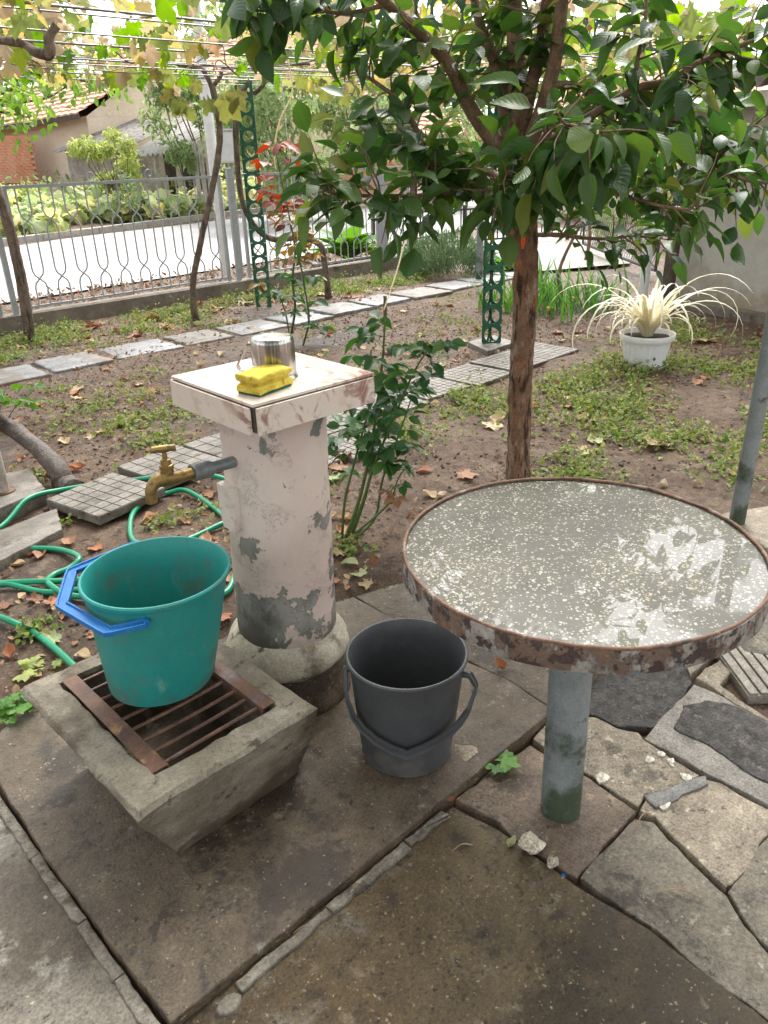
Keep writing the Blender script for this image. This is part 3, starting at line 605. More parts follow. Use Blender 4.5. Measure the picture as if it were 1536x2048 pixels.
piece([(0.30, 1.93), (0.31, 2.14), (0.1, 2.22), (-0.6, 2.26), (-0.6, 1.94), (0.0, 1.94)], -0.014, 0.08, 5, jit=0.006).build('slab', MAT['slab_left'], patio)
def strip(pts, w0, w1, seedn):
    """a line of mortar squeezed between two slabs"""
    r = random.Random(seedn); path = spline(pts, 14); m = []
    L, Rr = [], []
    for i, p in enumerate(path):
        d = (path[min(i + 1, len(path) - 1)] - path[max(i - 1, 0)]).normalized(); nn = Vector((-d.y, d.x, 0))
        w = w0 + (w1 - w0) * (0.5 + 0.5 * noise.noise(Vector((i * 0.16, seedn, 0))))
        L.append(p + nn * 0.002); Rr.append(p - nn * w)
    return [tuple(p) for p in L] + [tuple(p) for p in reversed(Rr)]
for k, (a, b) in enumerate(((1.9, 1.62), (1.618, 1.36), (1.357, 1.18), (1.177, 1.0))):
    piece(strip([(0.314, a, 0), (0.314, (a + b) / 2, 0), (0.316, b, 0)], 0.016, 0.032, 5 + k), -0.0165, 0.06, 6 + k, gap=0.0, jit=0.003, step=0.012, rnd_=0.003).build('mortar_joint', MAT['mortar'], patio)
for k, (a, b, w) in enumerate(((0.47, 0.72, 0.032), (0.722, 0.98, 0.034), (0.983, 1.12, 0.028))):
    piece(strip([(a, 0.992, 0), ((a + b) / 2, 0.99, 0), (b, 0.99, 0)], 0.014, w, 15 + k), -0.0185, 0.06, 16 + k, gap=0.0, jit=0.005, step=0.012, rnd_=0.003).build('mortar_joint', MAT['mortar'], patio)
piece([(0.44 + 0.028 * math.cos(t), 0.965 + 0.02 * math.sin(t)) for t in np.linspace(0, 6.28, 10)[:-1]], -0.0215, 0.02, 9, gap=0, jit=0.005, step=0.01).build('mortar_joint', MAT['mortar'], patio)
ZS = -0.03
STONES = {
 'a': ([(912, 1600), (965, 1557), (1060, 1492), (1106, 1522), (1178, 1557), (1268, 1622), (1151, 1752), (1095, 1715), (1035, 1683), (1000, 1643)], 'stone_a'),
 'b': ([(1068, 1478), (1113, 1432), (1190, 1437), (1230, 1459), (1275, 1468), (1288, 1482), (1345, 1523), (1395, 1552), (1345, 1578), (1290, 1588), (1272, 1614), (1182, 1550), (1112, 1512)], 'stone_b'),
 'c': ([(1125, 1415), (1135, 1330), (1250, 1290), (1360, 1318), (1383, 1362), (1345, 1416), (1310, 1451), (1240, 1449), (1190, 1428)], 'stone_c'),
 'd': ([(1388, 1372), (1432, 1390), (1500, 1425), (1640, 1480), (1640, 1680), (1536, 1608), (1440, 1558), (1370, 1520), (1292, 1478), (1330, 1432)], 'stone_d'),
 'e': ([(1282, 1620), (1300, 1592), (1345, 1584), (1402, 1558), (1440, 1567), (1500, 1602), (1536, 1622), (1545, 1660), (1515, 1684), (1508, 1702), (1490, 1738), (1452, 1772), (1400, 1722), (1340, 1662), (1312, 1632)], 'stone_b'),
 'f': ([(1270, 1640), (1308, 1644), (1336, 1680), (1396, 1742), (1450, 1790), (1486, 1850), (1540, 1910), (1640, 2010), (1640, 2120), (1540, 2036), (1450, 1975), (1380, 1915), (1300, 1848), (1212, 1790), (1162, 1752)], 'stone_e'),
 'g': ([(1458, 1782), (1498, 1738), (1520, 1696), (1552, 1668), (1680, 1740), (1680, 2000), (1545, 1900), (1494, 1846)], 'stone_e'),
}
for i, (k, (pl, mt)) in enumerate(STONES.items()):
    piece([tuple(p) for p in pxpoly(pl, ZS)], ZS + {'a': 0, 'b': 0.003, 'c': -0.003, 'd': 0.002, 'e': 0.001, 'f': -0.002, 'g': 0.0015}[k], 0.06, 30 + i, gap=-0.004, jit=0.006, rnd_=0.0035).build('paving_stone', MAT[mt], patio)
# the scaled-off dark face inside the pale border of one stone
core = [(1415, 1402), (1455, 1407), (1520, 1440), (1620, 1500), (1620, 1600), (1505, 1556), (1455, 1520), (1400, 1487), (1345, 1463), (1358, 1428), (1365, 1412)]
bmc = piece([tuple(p) for p in pxpoly(core, ZS)], ZS + 0.007, 0.004, 44, gap=0.002, jit=0.009, step=0.012, rnd_=0.003)
bmc.build('scaled_face', MAT['stone_c'], patio)
# ribbed tiles
def rib_tile(c, ux, uy, w, l, nrib, z):
    m = MB(); ux, uy = Vector(ux).normalized(), Vector(uy).normalized(); c = Vector((c[0], c[1], 0))
    rot = Matrix((ux, uy, Vector((0, 0, 1)))).transposed()
    m.box(c + Vector((0, 0, z - 0.03)), (w, l, 0.05), rot)
    for i in range(nrib):
        m.box(c + ux * (w * ((i + 0.5) / nrib - 0.5)) + Vector((0, 0, z - 0.001)), (w / nrib - 0.008, l - 0.006, 0.01), rot)
    return m
ca = at(1545, 1330, ZS); da = (at(1506, 1406, ZS) - at(1445, 1322, ZS)).normalized()
dn = Vector((-da.y, da.x, 0))
rib_tile(ca + dn * 0.03, dn, da, 0.36, 0.30, 10, ZS + 0.004).build('ribbed_tile', MAT['ribtile'], patio, bevel=0.002)
piece([tuple(p) for p in pxpoly([(1390, 1358), (1410, 1338), (1440, 1322), (1462, 1345), (1440, 1372), (1478, 1400), (1540, 1440), (1536, 1446), (1470, 1412), (1430, 1382)], ZS)], ZS + 0.006, 0.05, 55, gap=0.002, jit=0.004).build('mortar_joint', MAT['stone_b'], patio)
piece([tuple(p) for p in pxpoly([(1270, 1285), (1380, 1300), (1440, 1300), (1395, 1340), (1380, 1352), (1362, 1312)], ZS)], ZS + 0.002, 0.05, 56).build('paving_stone', MAT['stone_b'], patio)
piece([(3.12, 0.95), (3.62, 0.72), (3.75, 1.0), (3.32, 1.24), (3.2, 1.16)], -0.01, 0.1, 57).build('paving_stone', MAT['stone_b'], patio)
piece([(2.52, 0.93), (3.05, 0.9), (3.14, 1.14), (2.78, 1.36)], -0.014, 0.09, 58).build('paving_stone', MAT['stone_a'], patio)
piece([(2.45, 0.5), (3.0, 0.3), (3.5, 0.65), (3.1, 0.88), (2.5, 0.9), (2.35, 0.72)], -0.02, 0.09, 59).build('paving_stone', MAT['stone_e'], patio)

# the crazy paving goes on past the ribbed tile
def proj_u(p):
    d = Vector(p) - CAMP; return 768 + FPX * d.dot(RV) / max(0.05, d.dot(F))
rj = random.Random(404); GN = 9; grid = {(i, j): (1.2 + i * 0.38 + rj.uniform(-.09, .09), -1.5 + j * 0.38 + rj.uniform(-.09, .09)) for i in range(GN) for j in range(GN)}
for i in range(GN - 1):
    for j in range(GN - 1):
        q = [grid[i, j], grid[i + 1, j], grid[i + 1, j + 1], grid[i, j + 1]]
        if min(proj_u((p[0], p[1], -0.03)) for p in q) < 1650 or max(p[1] - edge_y(p[0]) for p in q) > -0.02 or max(p[1] for p in q) > 0.42: continue
        piece(q, -0.031 + rj.uniform(-.003, .003), 0.06, 600 + i * 10 + j, gap=0.003, jit=0.01, rnd_=0.004).build('paving_stone', MAT[rj.choice(('stone_a', 'stone_b', 'stone_e', 'stone_b'))], patio)

# ---- stepping stone path along the fence
path = thing('path', None, None, (4.5, 6.4, 0)); path['kind'] = 'structure'; path['label'] = 'row of grey stepping stones running parallel to the fence'
x = 0.6; k = 0
while x < 9.0:
    w = rnd.uniform(0.5, 0.64); a = rnd.uniform(-0.06, 0.06); yc = 6.42 + rnd.uniform(-0.05, 0.05)
    ca_, sa_ = math.cos(a), math.sin(a)
    q = [(-w / 2, -0.25), (w / 2, -0.26), (w / 2 - 0.02, 0.25), (-w / 2 + 0.02, 0.26)]
    poly = [(x + w / 2 + p[0] * ca_ - p[1] * sa_, yc + p[0] * sa_ + p[1] * ca_) for p in q]
    m = piece(poly, 0.016 + rnd.uniform(-0.008, 0.008), 0.06, 70 + k, gap=0.01, jit=0.02, step=0.04, rnd_=0.012)
    m.build('stepping_stone', MAT['slate'] if k % 5 else MAT['tile_grey'], path); k += 1
    x += w + rnd.uniform(0.02, 0.06)
# ---- second path of square concrete tiles behind the column
def cracked_tile(cx, cy, s, ang, n, z, seedn, depth=0.004, gapc=0.006):
    """concrete tile cast with a pattern of small raised squares"""
    m = MB(); rot = Matrix.Rotation(ang, 3, 'Z')
    m.box((cx, cy, z - 0.024), (s, s, 0.04), rot); c = s / n; r = random.Random(seedn)
    for i in range(n):
        for j in range(n):
            off = rot @ Vector(((i + 0.5) * c - s / 2, (j + 0.5) * c - s / 2, 0))
            m.box((cx + off.x, cy + off.y, z - 0.004 + r.uniform(-0.0006, 0.0006)), (c - gapc, c - gapc, 0.008), rot)
    return m
tp = thing('path', None, None, (4.2, 3.6, 0)); tp['kind'] = 'structure'; tp['label'] = 'path of pale square patterned concrete tiles beside the tree'
for i, x in enumerate((2.55, 3.0, 3.46, 3.93, 4.4, 4.86, 5.32)):
    cracked_tile(x, 3.62 + rnd.uniform(-0.03, 0.03), 0.44, rnd.uniform(-0.05, 0.05), 8, 0.018 + rnd.uniform(-0.005, 0.005), 90 + i).build('tile', MAT['tile_grey'], tp)
    if i < 2: cracked_tile(x - 0.2, 3.18 + rnd.uniform(-0.02, 0.02), 0.4, rnd.uniform(-0.08, 0.08), 8, 0.025, 190 + i).build('tile', MAT['tile_grey'], tp)
# loose tiles by the hose
def loose_tile(name, cx, cy, s, ang, n, z, label, seedn, mat='tile_grey'):
    m = cracked_tile(cx, cy, s, ang, n, z, seedn, gapc=0.005)
    o = m.build(name, MAT[mat], None, (cx, cy, z - 0.044), bevel=0.0015); tag(o, label, 'tile'); return o
loose_tile('paving_tile', 1.42, 3.48, 0.4, R(12), 6, 0.055, 'grid patterned concrete tile with a broken corner beneath the green hose', 301)
loose_tile('paving_tile', 1.86, 3.62, 0.4, R(8), 5, 0.05, 'grid patterned concrete tile lying behind the brass tap', 302)
loose_tile('paving_tile', 2.27, 3.66, 0.38, R(5), 4, 0.045, 'half hidden grid tile touching the column in view', 303)
sp = piece([(0.90, 3.62), (1.22, 3.72), (1.28, 4.06), (0.85, 4.15), (0.7, 3.9)], 0.075, 0.1, 320, jit=0.006).build('footing_block', MAT['tile_grey'], None, (1.05, 3.9, -0.02)); tag(sp, 'flat concrete footing under the thin pole by the hose', 'concrete block')
sp = piece([(0.8, 3.2), (1.12, 3.3), (1.2, 3.55), (0.85, 3.5), (0.62, 3.36)], 0.03, 0.06, 321, jit=0.006).build('flat_stone', MAT['tile_grey'], None, (0.95, 3.4, -0.02)); tag(sp, 'flat grey stone lying next to the grid patterned tile', 'stone')

# ---- road and verge beyond the fence
def sheet(name, poly, z, mat, label, cuts=0):
    m = MB(); m.add([(p[0], p[1], z if len(p) < 3 else p[2]) for p in poly], [tuple(range(len(poly)))])
    o = m.build(name, mat, None, smooth=False); o['kind'] = 'structure'; o['label'] = label; return o
RN, RF = (lambda x: 9.9 + 0.09 * x), (lambda x: 15.7 + 0.3 * x)
sheet('road', [(-60, RN(-4)), (-4, RN(-4)), (60, RN(60)), (60, RF(40)), (6, RF(6)), (-60, RF(-10))], -0.018, MAT['road'], 'pale village road running past the fence')
m = MB()
for x0 in np.arange(-8, 30, 1.5):
    m.bar((x0, RF(x0) + 0.1, 0.03), (x0 + 1.48, RF(x0 + 1.48) + 0.1, 0.03), 0.18, 0.16)
o = m.jitter(0.01, 3).build('kerb', MAT['kerb'], None, smooth=False); o['kind'] = 'structure'; o['label'] = 'pale kerb along the far side of the road'
sheet('path', [(8.9, 6.2), (10.2, 5.6), (12.5, 6.8), (14.2, 9.6), (11.0, 9.9), (9.6, 8.0)], 0.03, MAT['slab_left'], 'pale concrete path leading to the gate')

# ---- low wall and steel fence
FY = 8.33
def low_wall(x0, x1, y, z, name, label):
    m = MB(); m.box(((x0 + x1) / 2, y, z / 2 - 0.15), (x1 - x0, 0.2, z + 0.3)); m.sub(5); m.jitter(0.02, 2.2, 3)
    o = m.build(name, MAT['lowwall'], None, ((x0 + x1) / 2, y, -0.3)); tag(o, label, 'wall')
low_wall(-3.0, 8.8, FY, 0.14, 'low_wall', 'low rough concrete wall under the grey steel fence')
def fence_panel(x0, x1, y, z0, z1, label, flip=1):
    t = thing('steel_fence', label, 'fence', ((x0 + x1) / 2, y, z0), 'steel fence panels along the road')
    for xx in (x0 + 0.02, x1 - 0.02): MB().box((xx, y, (z0 + z1) / 2), (0.034, 0.034, z1 - z0)).build('upright', MAT['fence'], t)
    MB().box(((x0 + x1) / 2, y, z1 - 0.015), (x1 - x0 - 0.08, 0.03, 0.03)).build('rail', MAT['fence'], t)
    MB().box(((x0 + x1) / 2, y, z0 + 0.04), (x1 - x0 - 0.08, 0.026, 0.022)).build('rail', MAT['fence'], t)
    n = max(2, int(round((x1 - x0 - 0.12) / 0.118))); n += n % 2; s = (x1 - x0 - 0.12) / n; H = z1 - z0
    for i in range(n):
        xb = x0 + 0.06 + (i + 0.5) * s; dx = s if i % 2 == 0 else -s
        yb = y + (0.006 if i % 2 == 0 else -0.006)
        zz = [z1 - 0.03, z1 - 0.20 * H, z1 - 0.24 * H, z1 - 0.31 * H, z1 - 0.35 * H, z0 + 0.33 * H, z0 + 0.29 * H, z0 + 0.22 * H, z0 + 0.18 * H, z0 + 0.05]
        fx = [0, 0, 0.12, 0.88, 1, 1, 0.88, 0.12, 0, 0]
        MB().tube([(xb + dx * f_, yb, z_) for f_, z_ in zip(fx, zz)], 0.0085, 5).build('bar', MAT['fence'], t)
    # scrolls on the top rail
    for k in range(3):
        c0 = (x0 + x1) / 2 + (k - 1) * 0.34
        pts = [(c0 + 0.05 * (1 - a / 9) * math.cos(a) * (1 if k < 2 else -1), y, z1 + 0.05 + 0.05 * (1 - a / 9) * math.sin(a)) for a in np.linspace(-1.6, 6.5, 22)]
        MB().tube(pts, 0.006, 5).build('scroll', MAT['fence'], t)
ZT = 1.34
fence_panel(2.98, 5.46, FY, 0.15, ZT, 'grey steel fence panel in front of the pale shed, behind the forked vine')
fence_panel(5.72, 8.0, FY, 0.15, ZT, 'grey steel fence panel behind the red leaved rose, low brick wall beyond')
fence_panel(8.12, 8.62, FY, 0.15, ZT, 'short narrow grey fence panel at the wall end')
fence_panel(0.3, 2.72, FY, 0.15, ZT, 'grey steel fence panel beside the leaning thick vine trunk')
for x, lab in ((2.85, 'grey steel fence post beside the thick leaning vine trunk'), (5.58, 'grey steel fence post below the white meter box'), (8.06, 'grey steel fence post next to the short panel'), (8.72, 'dark square end post of the fence by the juniper')):
    m = MB(); r = 0.05 if x < 8.5 else 0.07
    m.box((x, FY, 0.7), (r, r, 1.4)); m.box((x, FY, 1.405), (r + 0.012, r + 0.012, 0.012))
    o = m.build('fence_post', MAT['fence'] if x < 8.5 else MAT['darkwood'], None, (x, FY, 0.0), bevel=0.004); tag(o, lab, 'fence post')
# darker railing and wire gate further right
t = thing('railing', 'low black railing between the juniper and the gate', 'railing', (10.5, 9.2, 0))
A, B = Vector((9.0, 9.6, 0)), Vector((12.4, 8.0, 0))
MB().bar(A + Vector((0, 0, 0.62)), B + Vector((0, 0, 0.62)), 0.03, 0.03).build('rail', MAT['fence_dark'], t)
MB().bar(A + Vector((0, 0, 0.12)), B + Vector((0, 0, 0.12)), 0.03, 0.03).build('rail', MAT['fence_dark'], t)
for i in range(22):
    p = A.lerp(B, (i + 0.5) / 22); MB().box((p.x, p.y, 0.36), (0.016, 0.016, 0.5)).build('bar', MAT['fence_dark'], t)
for i in (0.02, 0.45, 0.98):
    p = A.lerp(B, i); MB().box((p.x, p.y, 0.34), (0.05, 0.05, 0.7)).build('post', MAT['fence_dark'], t)
gp = at(958, 560); m = MB(); m.tube([(gp.x, gp.y, -0.1), (gp.x, gp.y, 1.5)], 0.045, 12); m.lathe([(0.045, 0), (0.04, 0.03), (0.0, 0.045)], (gp.x, gp.y, 1.5), 12)
tag(m.build('fence_post', MAT['post'], None, (gp.x, gp.y, 0)), 'round grey pole behind the juniper bush', 'fence post')
# chain-link gate between the railing and the grey building
t = thing('wire_gate', 'wire mesh gate in a thin frame beside the grey shed', 'gate', (10.1, 5.6, 0))
A, B = Vector((11.2, 7.0, 0)), Vector((9.2, 4.7, 0)); H0, H1 = 0.12, 1.35
fr = MB()
for a, b in (((A, H0), (B, H0)), ((A, H1), (B, H1)), ((A, H0), (A, H1)), ((B, H0), (B, H1))):
    fr.tube([a[0] + Vector((0, 0, a[1])), b[0] + Vector((0, 0, b[1]))], 0.02, 6)
fr.build('frame', MAT['fence_dark'], t)
net = MB(); Ld = (B - A).length; n = 34
for i in range(-18, n):
    for s in (1, -1):
        pts = []
        for j in range(12):
            u = (i + (j * 1.0)) / n if s > 0 else (n - i - j * 1.0) / n
            if 0 <= u <= 1: pts.append(A.lerp(B, u) + Vector((0, 0, H0 + (H1 - H0) * j / 11)))
        if len(pts) > 1: net.tube(pts, 0.004, 3, cap=False)
net.build('mesh_netting', MAT['mesh_net'], t, kind='stuff')

# ---- grey shed on the right
W0, W1 = Vector((7.98, 3.9, 0)), Vector((7.0, 0.6, 0))
wd = (W1 - W0).normalized(); wn_ = Vector((-wd.y, wd.x, 0)); wn_ = -wn_ if wn_.x < 0 else wn_
t = thing('shed', 'grey rendered shed with corrugated roof and pale eaves board', 'building', (8.2, 2.2, 0))
def wallbox(a, b, thick, z0, z1, nrm):
    m = MB(); q = [a, b, b + nrm * thick, a + nrm * thick]
    m.add([Vector((p.x, p.y, z0)) for p in q] + [Vector((p.x, p.y, z1)) for p in q], [(0, 3, 2, 1), (4, 5, 6, 7), (0, 1, 5, 4), (1, 2, 6, 5), (2, 3, 7, 6), (3, 0, 4, 7)])
    return m
wallbox(W0, W1, 4.0, -0.2, 1.86, wn_).build('wall', MAT['wallgrey'], t)
wallbox(W0 - wn_ * 0.14 - wd * 0.05, W1 - wn_ * 0.14, 0.137, -0.2, 0.07, wn_).build('plinth', MAT['lowwall'], t)
wallbox(W0 - wn_ * 0.2 - wd * 0.25, W1 - wn_ * 0.2, 0.03, 1.80, 1.92, wn_).build('eaves_board', MAT['white_paint'], t)
wallbox(W0 - wn_ * 0.169 - wd * 0.25, W1 - wn_ * 0.169, 0.165, 1.862, 1.90, wn_).build('soffit', MAT['lowwall'], t)
def corrugated(a, b, run, rise, z, pitch, amp, mat, nm, par, over=0.1, nrm=None):
    d = (b - a).normalized(); L = (b - a).length; nseg = max(8, int(L / pitch * 8)); m = MB(); vs_ = []
    for k in (0, 1, 2):
        for i in range(nseg + 1):
            s = L * i / nseg; h = amp * math.cos(2 * math.pi * s / pitch); kk = k / 2
            p = a + d * s + nrm * (-over + (run + over) * kk); vs_.append((p.x, p.y, z + rise * kk + h))
    n1 = nseg + 1; top = len(vs_); vs_ += [(p[0], p[1], p[2] - 0.012) for p in vs_]
    fs = [(k * n1 + i, k * n1 + i + 1, (k + 1) * n1 + i + 1, (k + 1) * n1 + i) for k in (0, 1) for i in range(nseg)]
    fs += [tuple(top + q for q in reversed(f)) for f in fs[:]]
    fs += [(i + 1, i, top + i, top + i + 1) for i in range(nseg)]
    m.add(vs_, fs); return m.build(nm, mat, par, smooth=True)
corrugated(W0 - wd * 0.3, W1, 4.2, 0.7, 1.985, 0.19, 0.034, MAT['asbestos'], 'roof', t, 0.28, wn_)
o = MB().lathe([(0.055, 0), (0.052, 0.02), (0.052, 0.55), (0.04, 0.7), (0.075, 0.78), (0.08, 0.86), (0.045, 0.96), (0.042, 1.02), (0.06, 1.06), (0.06, 1.1), (0.045, 1.14), (0.0, 1.19)][::1], at(1284, 606), 20)
tag(o.build('baluster_post', MAT['white_paint'], None, at(1284, 606)), 'white turned baluster post behind the potted grass', 'post')
bp = at(1318, 612); tag(MB().box((bp.x + 0.05, bp.y - 0.05, 0.45), (0.1, 0.1, 1.1)).build('gate_post', MAT['darkwood'], None, (bp.x, bp.y, -0.1), bevel=0.006), 'dark square timber post at the shed corner', 'post')
gb = bp + Vector((0.08, -0.02, 0)); tag(MB().box((gb.x + 0.02, gb.y - 0.02, 1.12), (0.14, 0.1, 0.24)).box((gb.x + 0.02, gb.y - 0.02, 1.25), (0.16, 0.12, 0.02)).build('letter_box', MAT['trellis'], None, (gb.x, gb.y, 1.0), bevel=0.006), 'small green metal box on top of the dark timber post', 'box')

# ================================================================== HOUSES ACROSS THE ROAD
def tiled_roof(a, b, back, rise, courses, tile_w, mat, par, nm='roof'):
    """roof slope of overlapping half-round tiles, one course above the other"""
    a, b, back = Vector(a), Vector(b), Vector(back); d = b - a; L = Vector((d.x, d.y, 0)).length; n = int(L / tile_w)
    m = MB(); run = back; per = 6
    for c in range(courses):
        k0, k1 = c / courses, (c + 1.12) / courses
        vs_ = []
        for kk, lift in ((k0, 0.05), (k1, 0.0)):
            for i in range(n * per + 1):
                s = i / (n * per); h = 0.035 * abs(math.cos(math.pi * s * n)) + 0.01 * noise.noise(Vector((s * 40, c, 0)))
                p = a + d * s + run * kk; vs_.append((p.x, p.y, p.z + rise * kk + h + lift))
        w = n * per + 1
        fs = [(i, i + 1, w + i + 1, w + i) for i in range(n * per)]
        base = len(vs_); vs_ += [(p[0], p[1], p[2] - 0.05) for p in vs_[:w]]
        fs += [(i + 1, i, base + i, base + i + 1) for i in range(n * per)]
        m.add(vs_, fs)
    o = m.build(nm, mat, par, smooth=False); o['kind'] = 'stuff'; return o
def house(label, el, er, z0, depth, run, rise, wall, courses=9, tile=0.32, over=0.5, windows=(), cat='house'):
    """el, er: eave ends; depth: how far the body reaches back"""
    el, er = Vector(el), Vector(er); d = (er - el); d.z = 0; d.normalize(); nb = Vector((-d.y, d.x, 0))
    if nb.dot(FH) < 0: nb = -nb
    t = thing('house', label, cat, ((el.x + er.x) / 2, (el.y + er.y) / 2, z0))
    a, b = el + nb * over, er + nb * over
    m = MB(); q = [a, b, b + nb * depth, a + nb * depth]
    zt = lambda p: p.z - 0.02
    m.add([Vector((p.x, p.y, z0)) for p in q] + [Vector((p.x, p.y, p.z - 0.02)) for p in q], [(0, 3, 2, 1), (4, 5, 6, 7), (0, 1, 5, 4), (1, 2, 6, 5), (2, 3, 7, 6), (3, 0, 4, 7)])
    # gable ends up to the ridge
    for p in (a, b):
        m.add([Vector((p.x, p.y, p.z - 0.03)), Vector((p.x, p.y, p.z - 0.03)) + nb * run * 2 * 0.94, Vector((p.x, p.y, p.z + rise * 0.93)) + nb * run * 0.95], [(0, 1, 2)])
    m.build('wall', wall, t, smooth=False)
    r = tiled_roof(el - d * 0.3, er + d * 0.3, nb * (run + over), rise, courses, tile, MAT['rooftile'], t)
    MB().add([el - d * 0.3 + nb * (run + over) + Vector((0, 0, rise + 0.04)), er + d * 0.3 + nb * (run + over) + Vector((0, 0, rise + 0.04)), er + d * 0.3 + nb * (2 * run + over), el - d * 0.3 + nb * (2 * run + over)], [(0, 1, 2, 3)]).build('roof', MAT['rooftile'], t, smooth=False)
    MB().bar(el - d * 0.3 + Vector((0, 0, -0.05)), er + d * 0.3 + Vector((0, 0, -0.05)), 0.05, 0.14).build('eaves_board', MAT['darkwood'], t, smooth=False)
    for (s, zz, w, h) in windows:
        c = a.lerp(b, s) - nb * 0.03; c.z = z0 + zz
        rot = Matrix((d, nb, Vector((0, 0, 1)))).transposed()
        wdw = MB().box(c, (w, 0.08, h), rot).build('window', MAT['plank'], t, smooth=False)
        MB().box(c - nb * 0.02, (w - 0.14, 0.08, h - 0.14), rot).build('pane', MAT['glass'], wdw, smooth=False)
    return t, d, nb
hA, dA, nA = house('low brick and render house with a sagging tiled roof', vat(-260, 296, 36), vat(146, 230, 28), 0.2, 6, 3.2, 1.7, MAT['cream'], 10, 0.36)
# brick infill on the road front of that house
pa, pb = vat(-40, 300, 30.3), vat(62, 300, 29.0)
mm = MB(); nbk = 0
for r_ in range(24):
    for c_ in range(9):
        u = (c_ + (0.5 if r_ % 2 else 0)) / 9
        if u > 1: continue
        p = pa.lerp(pb, u); p.z = 0.55 + r_ * 0.088
        if p.z > 2.35: continue
        w = (pb - pa).length / 9
        mm.bar(p, p + (pb - pa).normalized() * (w - 0.015), 0.1, 0.07)
mm.build('brickwork', MAT['brickface'], hA, smooth=False, kind='stuff')
hB, dB, nB = house('long cream house with a broad tiled roof and a chimney', vat(178, 226, 40), vat(860, 184, 38), 0.6, 8, 5.0, 3.2, MAT['cream'], 14, 0.42, windows=((0.15, 1.6, 1.1, 1.2), (0.86, 1.7, 1.1, 1.2)))
cb = vat(268, 190, 43.5)
ch = MB().box((cb.x, cb.y, cb.z + 0.1), (0.75, 0.75, 2.4)).box((cb.x, cb.y, cb.z + 1.35), (0.9, 0.9, 0.12)).build('chimney', MAT['polecon'], hB, smooth=False)
hC, dC, nC = house('small tiled outbuilding with brick sides behind the persimmon leaves', vat(752, 268, 28), vat(905, 274, 27), 0.5, 4, 1.8, 0.8, MAT['brickface'], 6, 0.26, 0.25)
hD, dD, nD = house('cream house with a tiled roof seen past the gate', vat(1040, 250, 21), vat(1420, 262, 16.5), 0.0, 5, 2.4, 1.2, MAT['cream'], 8, 0.3, 0.4, windows=((0.5, 1.5, 0.9, 1.0),))
# shed of planks with corrugated sheets
s0, s1 = vat(118, 306, 27), vat(262, 310, 25.8)
t = thing('plank_shed', 'low weathered shed under dark tar paper and loose tiles', 'building', (s0.x, s0.y, 0.3))
nb = Vector((-(s1 - s0).y, (s1 - s0).x, 0)).normalized(); nb = nb if nb.dot(FH) > 0 else -nb
wallbox(s0 + nb * 0.3, s1 + nb * 0.3, 3.2, 0.1, s0.z, nb).build('wall', MAT['plank'], t, smooth=False)
corrugated(s0, s1, 3.4, 0.95, s0.z + 0.04, 0.4, 0.03, MAT['asbestos'], 'roof', t, 0.25, nb)
s0, s1 = vat(268, 314, 25.5), vat(352, 298, 24.6)
t = thing('lean_to', 'open lean-to with a sloping corrugated sheet roof', 'building', (s0.x, s0.y, 0.3))
nb = Vector((-(s1 - s0).y, (s1 - s0).x, 0)).normalized(); nb = nb if nb.dot(FH) > 0 else -nb
z_ = s0.z
corrugated(Vector((s0.x, s0.y, 0)), Vector((s1.x, s1.y, 0)), 3.6, 1.35, z_ + 0.05, 0.2, 0.04, MAT['corr_far'], 'roof', t, 0.2, nb)
wallbox(s0 + nb * 1.2, s1 + nb * 1.2, 0.1, 0.1, z_ + 0.3, nb).build('back_wall', MAT['darkwood'], t, smooth=False)
for q in (s0, s0.lerp(s1, 0.5), s1): MB().box((q.x, q.y, (z_ + 0.2) / 2), (0.12, 0.12, z_ - 0.15)).build('post', MAT['plank'], t, smooth=False)
# plank fence and brick garden wall
def plank_fence(u0, u1, v0, d0, d1, h, label):
    a, b = vat(u0, v0, d0), vat(u1, v0, d1); n = int((b - a).length / 0.2); zb = 0.5
    t = thing('plank_fence', label, 'fence', ((a.x + b.x) / 2, (a.y + b.y) / 2, zb))
    me = None
    for i in range(n):
        p = a.lerp(b, i / n); hh = h + rnd.uniform(-0.1, 0.1)
        MB().bar((p.x, p.y, zb - 0.15), (p.x + 0.01, p.y, zb + hh), 0.17, 0.02, up=(b - a).cross(Vector((0, 0, 1)))).build('plank', MAT['plank'], t, smooth=False)
plank_fence(125, 345, 372, 24.4, 23.6, 0.55, 'weathered plank fence below the corrugated lean-to')
plank_fence(395, 445, 360, 22.8, 22.2, 1.4, 'tall grey stakes standing by the utility pole')
bw0, bw1 = vat(528, 345, 24.5), vat(800, 338, 26)
t = thing('brick_wall', 'low red brick garden wall across the road', 'wall', ((bw0.x + bw1.x) / 2, (bw0.y + bw1.y) / 2, 0.3))
L = (bw1 - bw0).length; dd = (bw1 - bw0).normalized(); nbr = int(L / 0.38)
wallbox(bw0 + Vector((0.03, 0.05, 0)), bw1 + Vector((0.03, 0.05, 0)), 0.12, 0.0, 1.25, Vector((-dd.y, dd.x, 0)) * (1 if Vector((-dd.y, dd.x, 0)).dot(FH) > 0 else -1)).build('mortar_core', MAT['cream'], t, smooth=False)
brm = None
for r_ in range(8):
    for c_ in range(nbr):
        p = bw0 + dd * ((c_ + (0.5 if r_ % 2 else 0.0)) * 0.38); p.z = 0.4 + r_ * 0.112
        M4 = Matrix.Translation(p) @ Matrix((dd, Vector((-dd.y, dd.x, 0)), Vector((0, 0, 1)))).transposed().to_4x4()
        if brm is None: brm = MB().box((0.18, 0, 0), (0.36, 0.12, 0.098)).mesh('brick', (0, 0, 0), [MAT['brickface']], False)
        inst('brick', brm, t, M4)
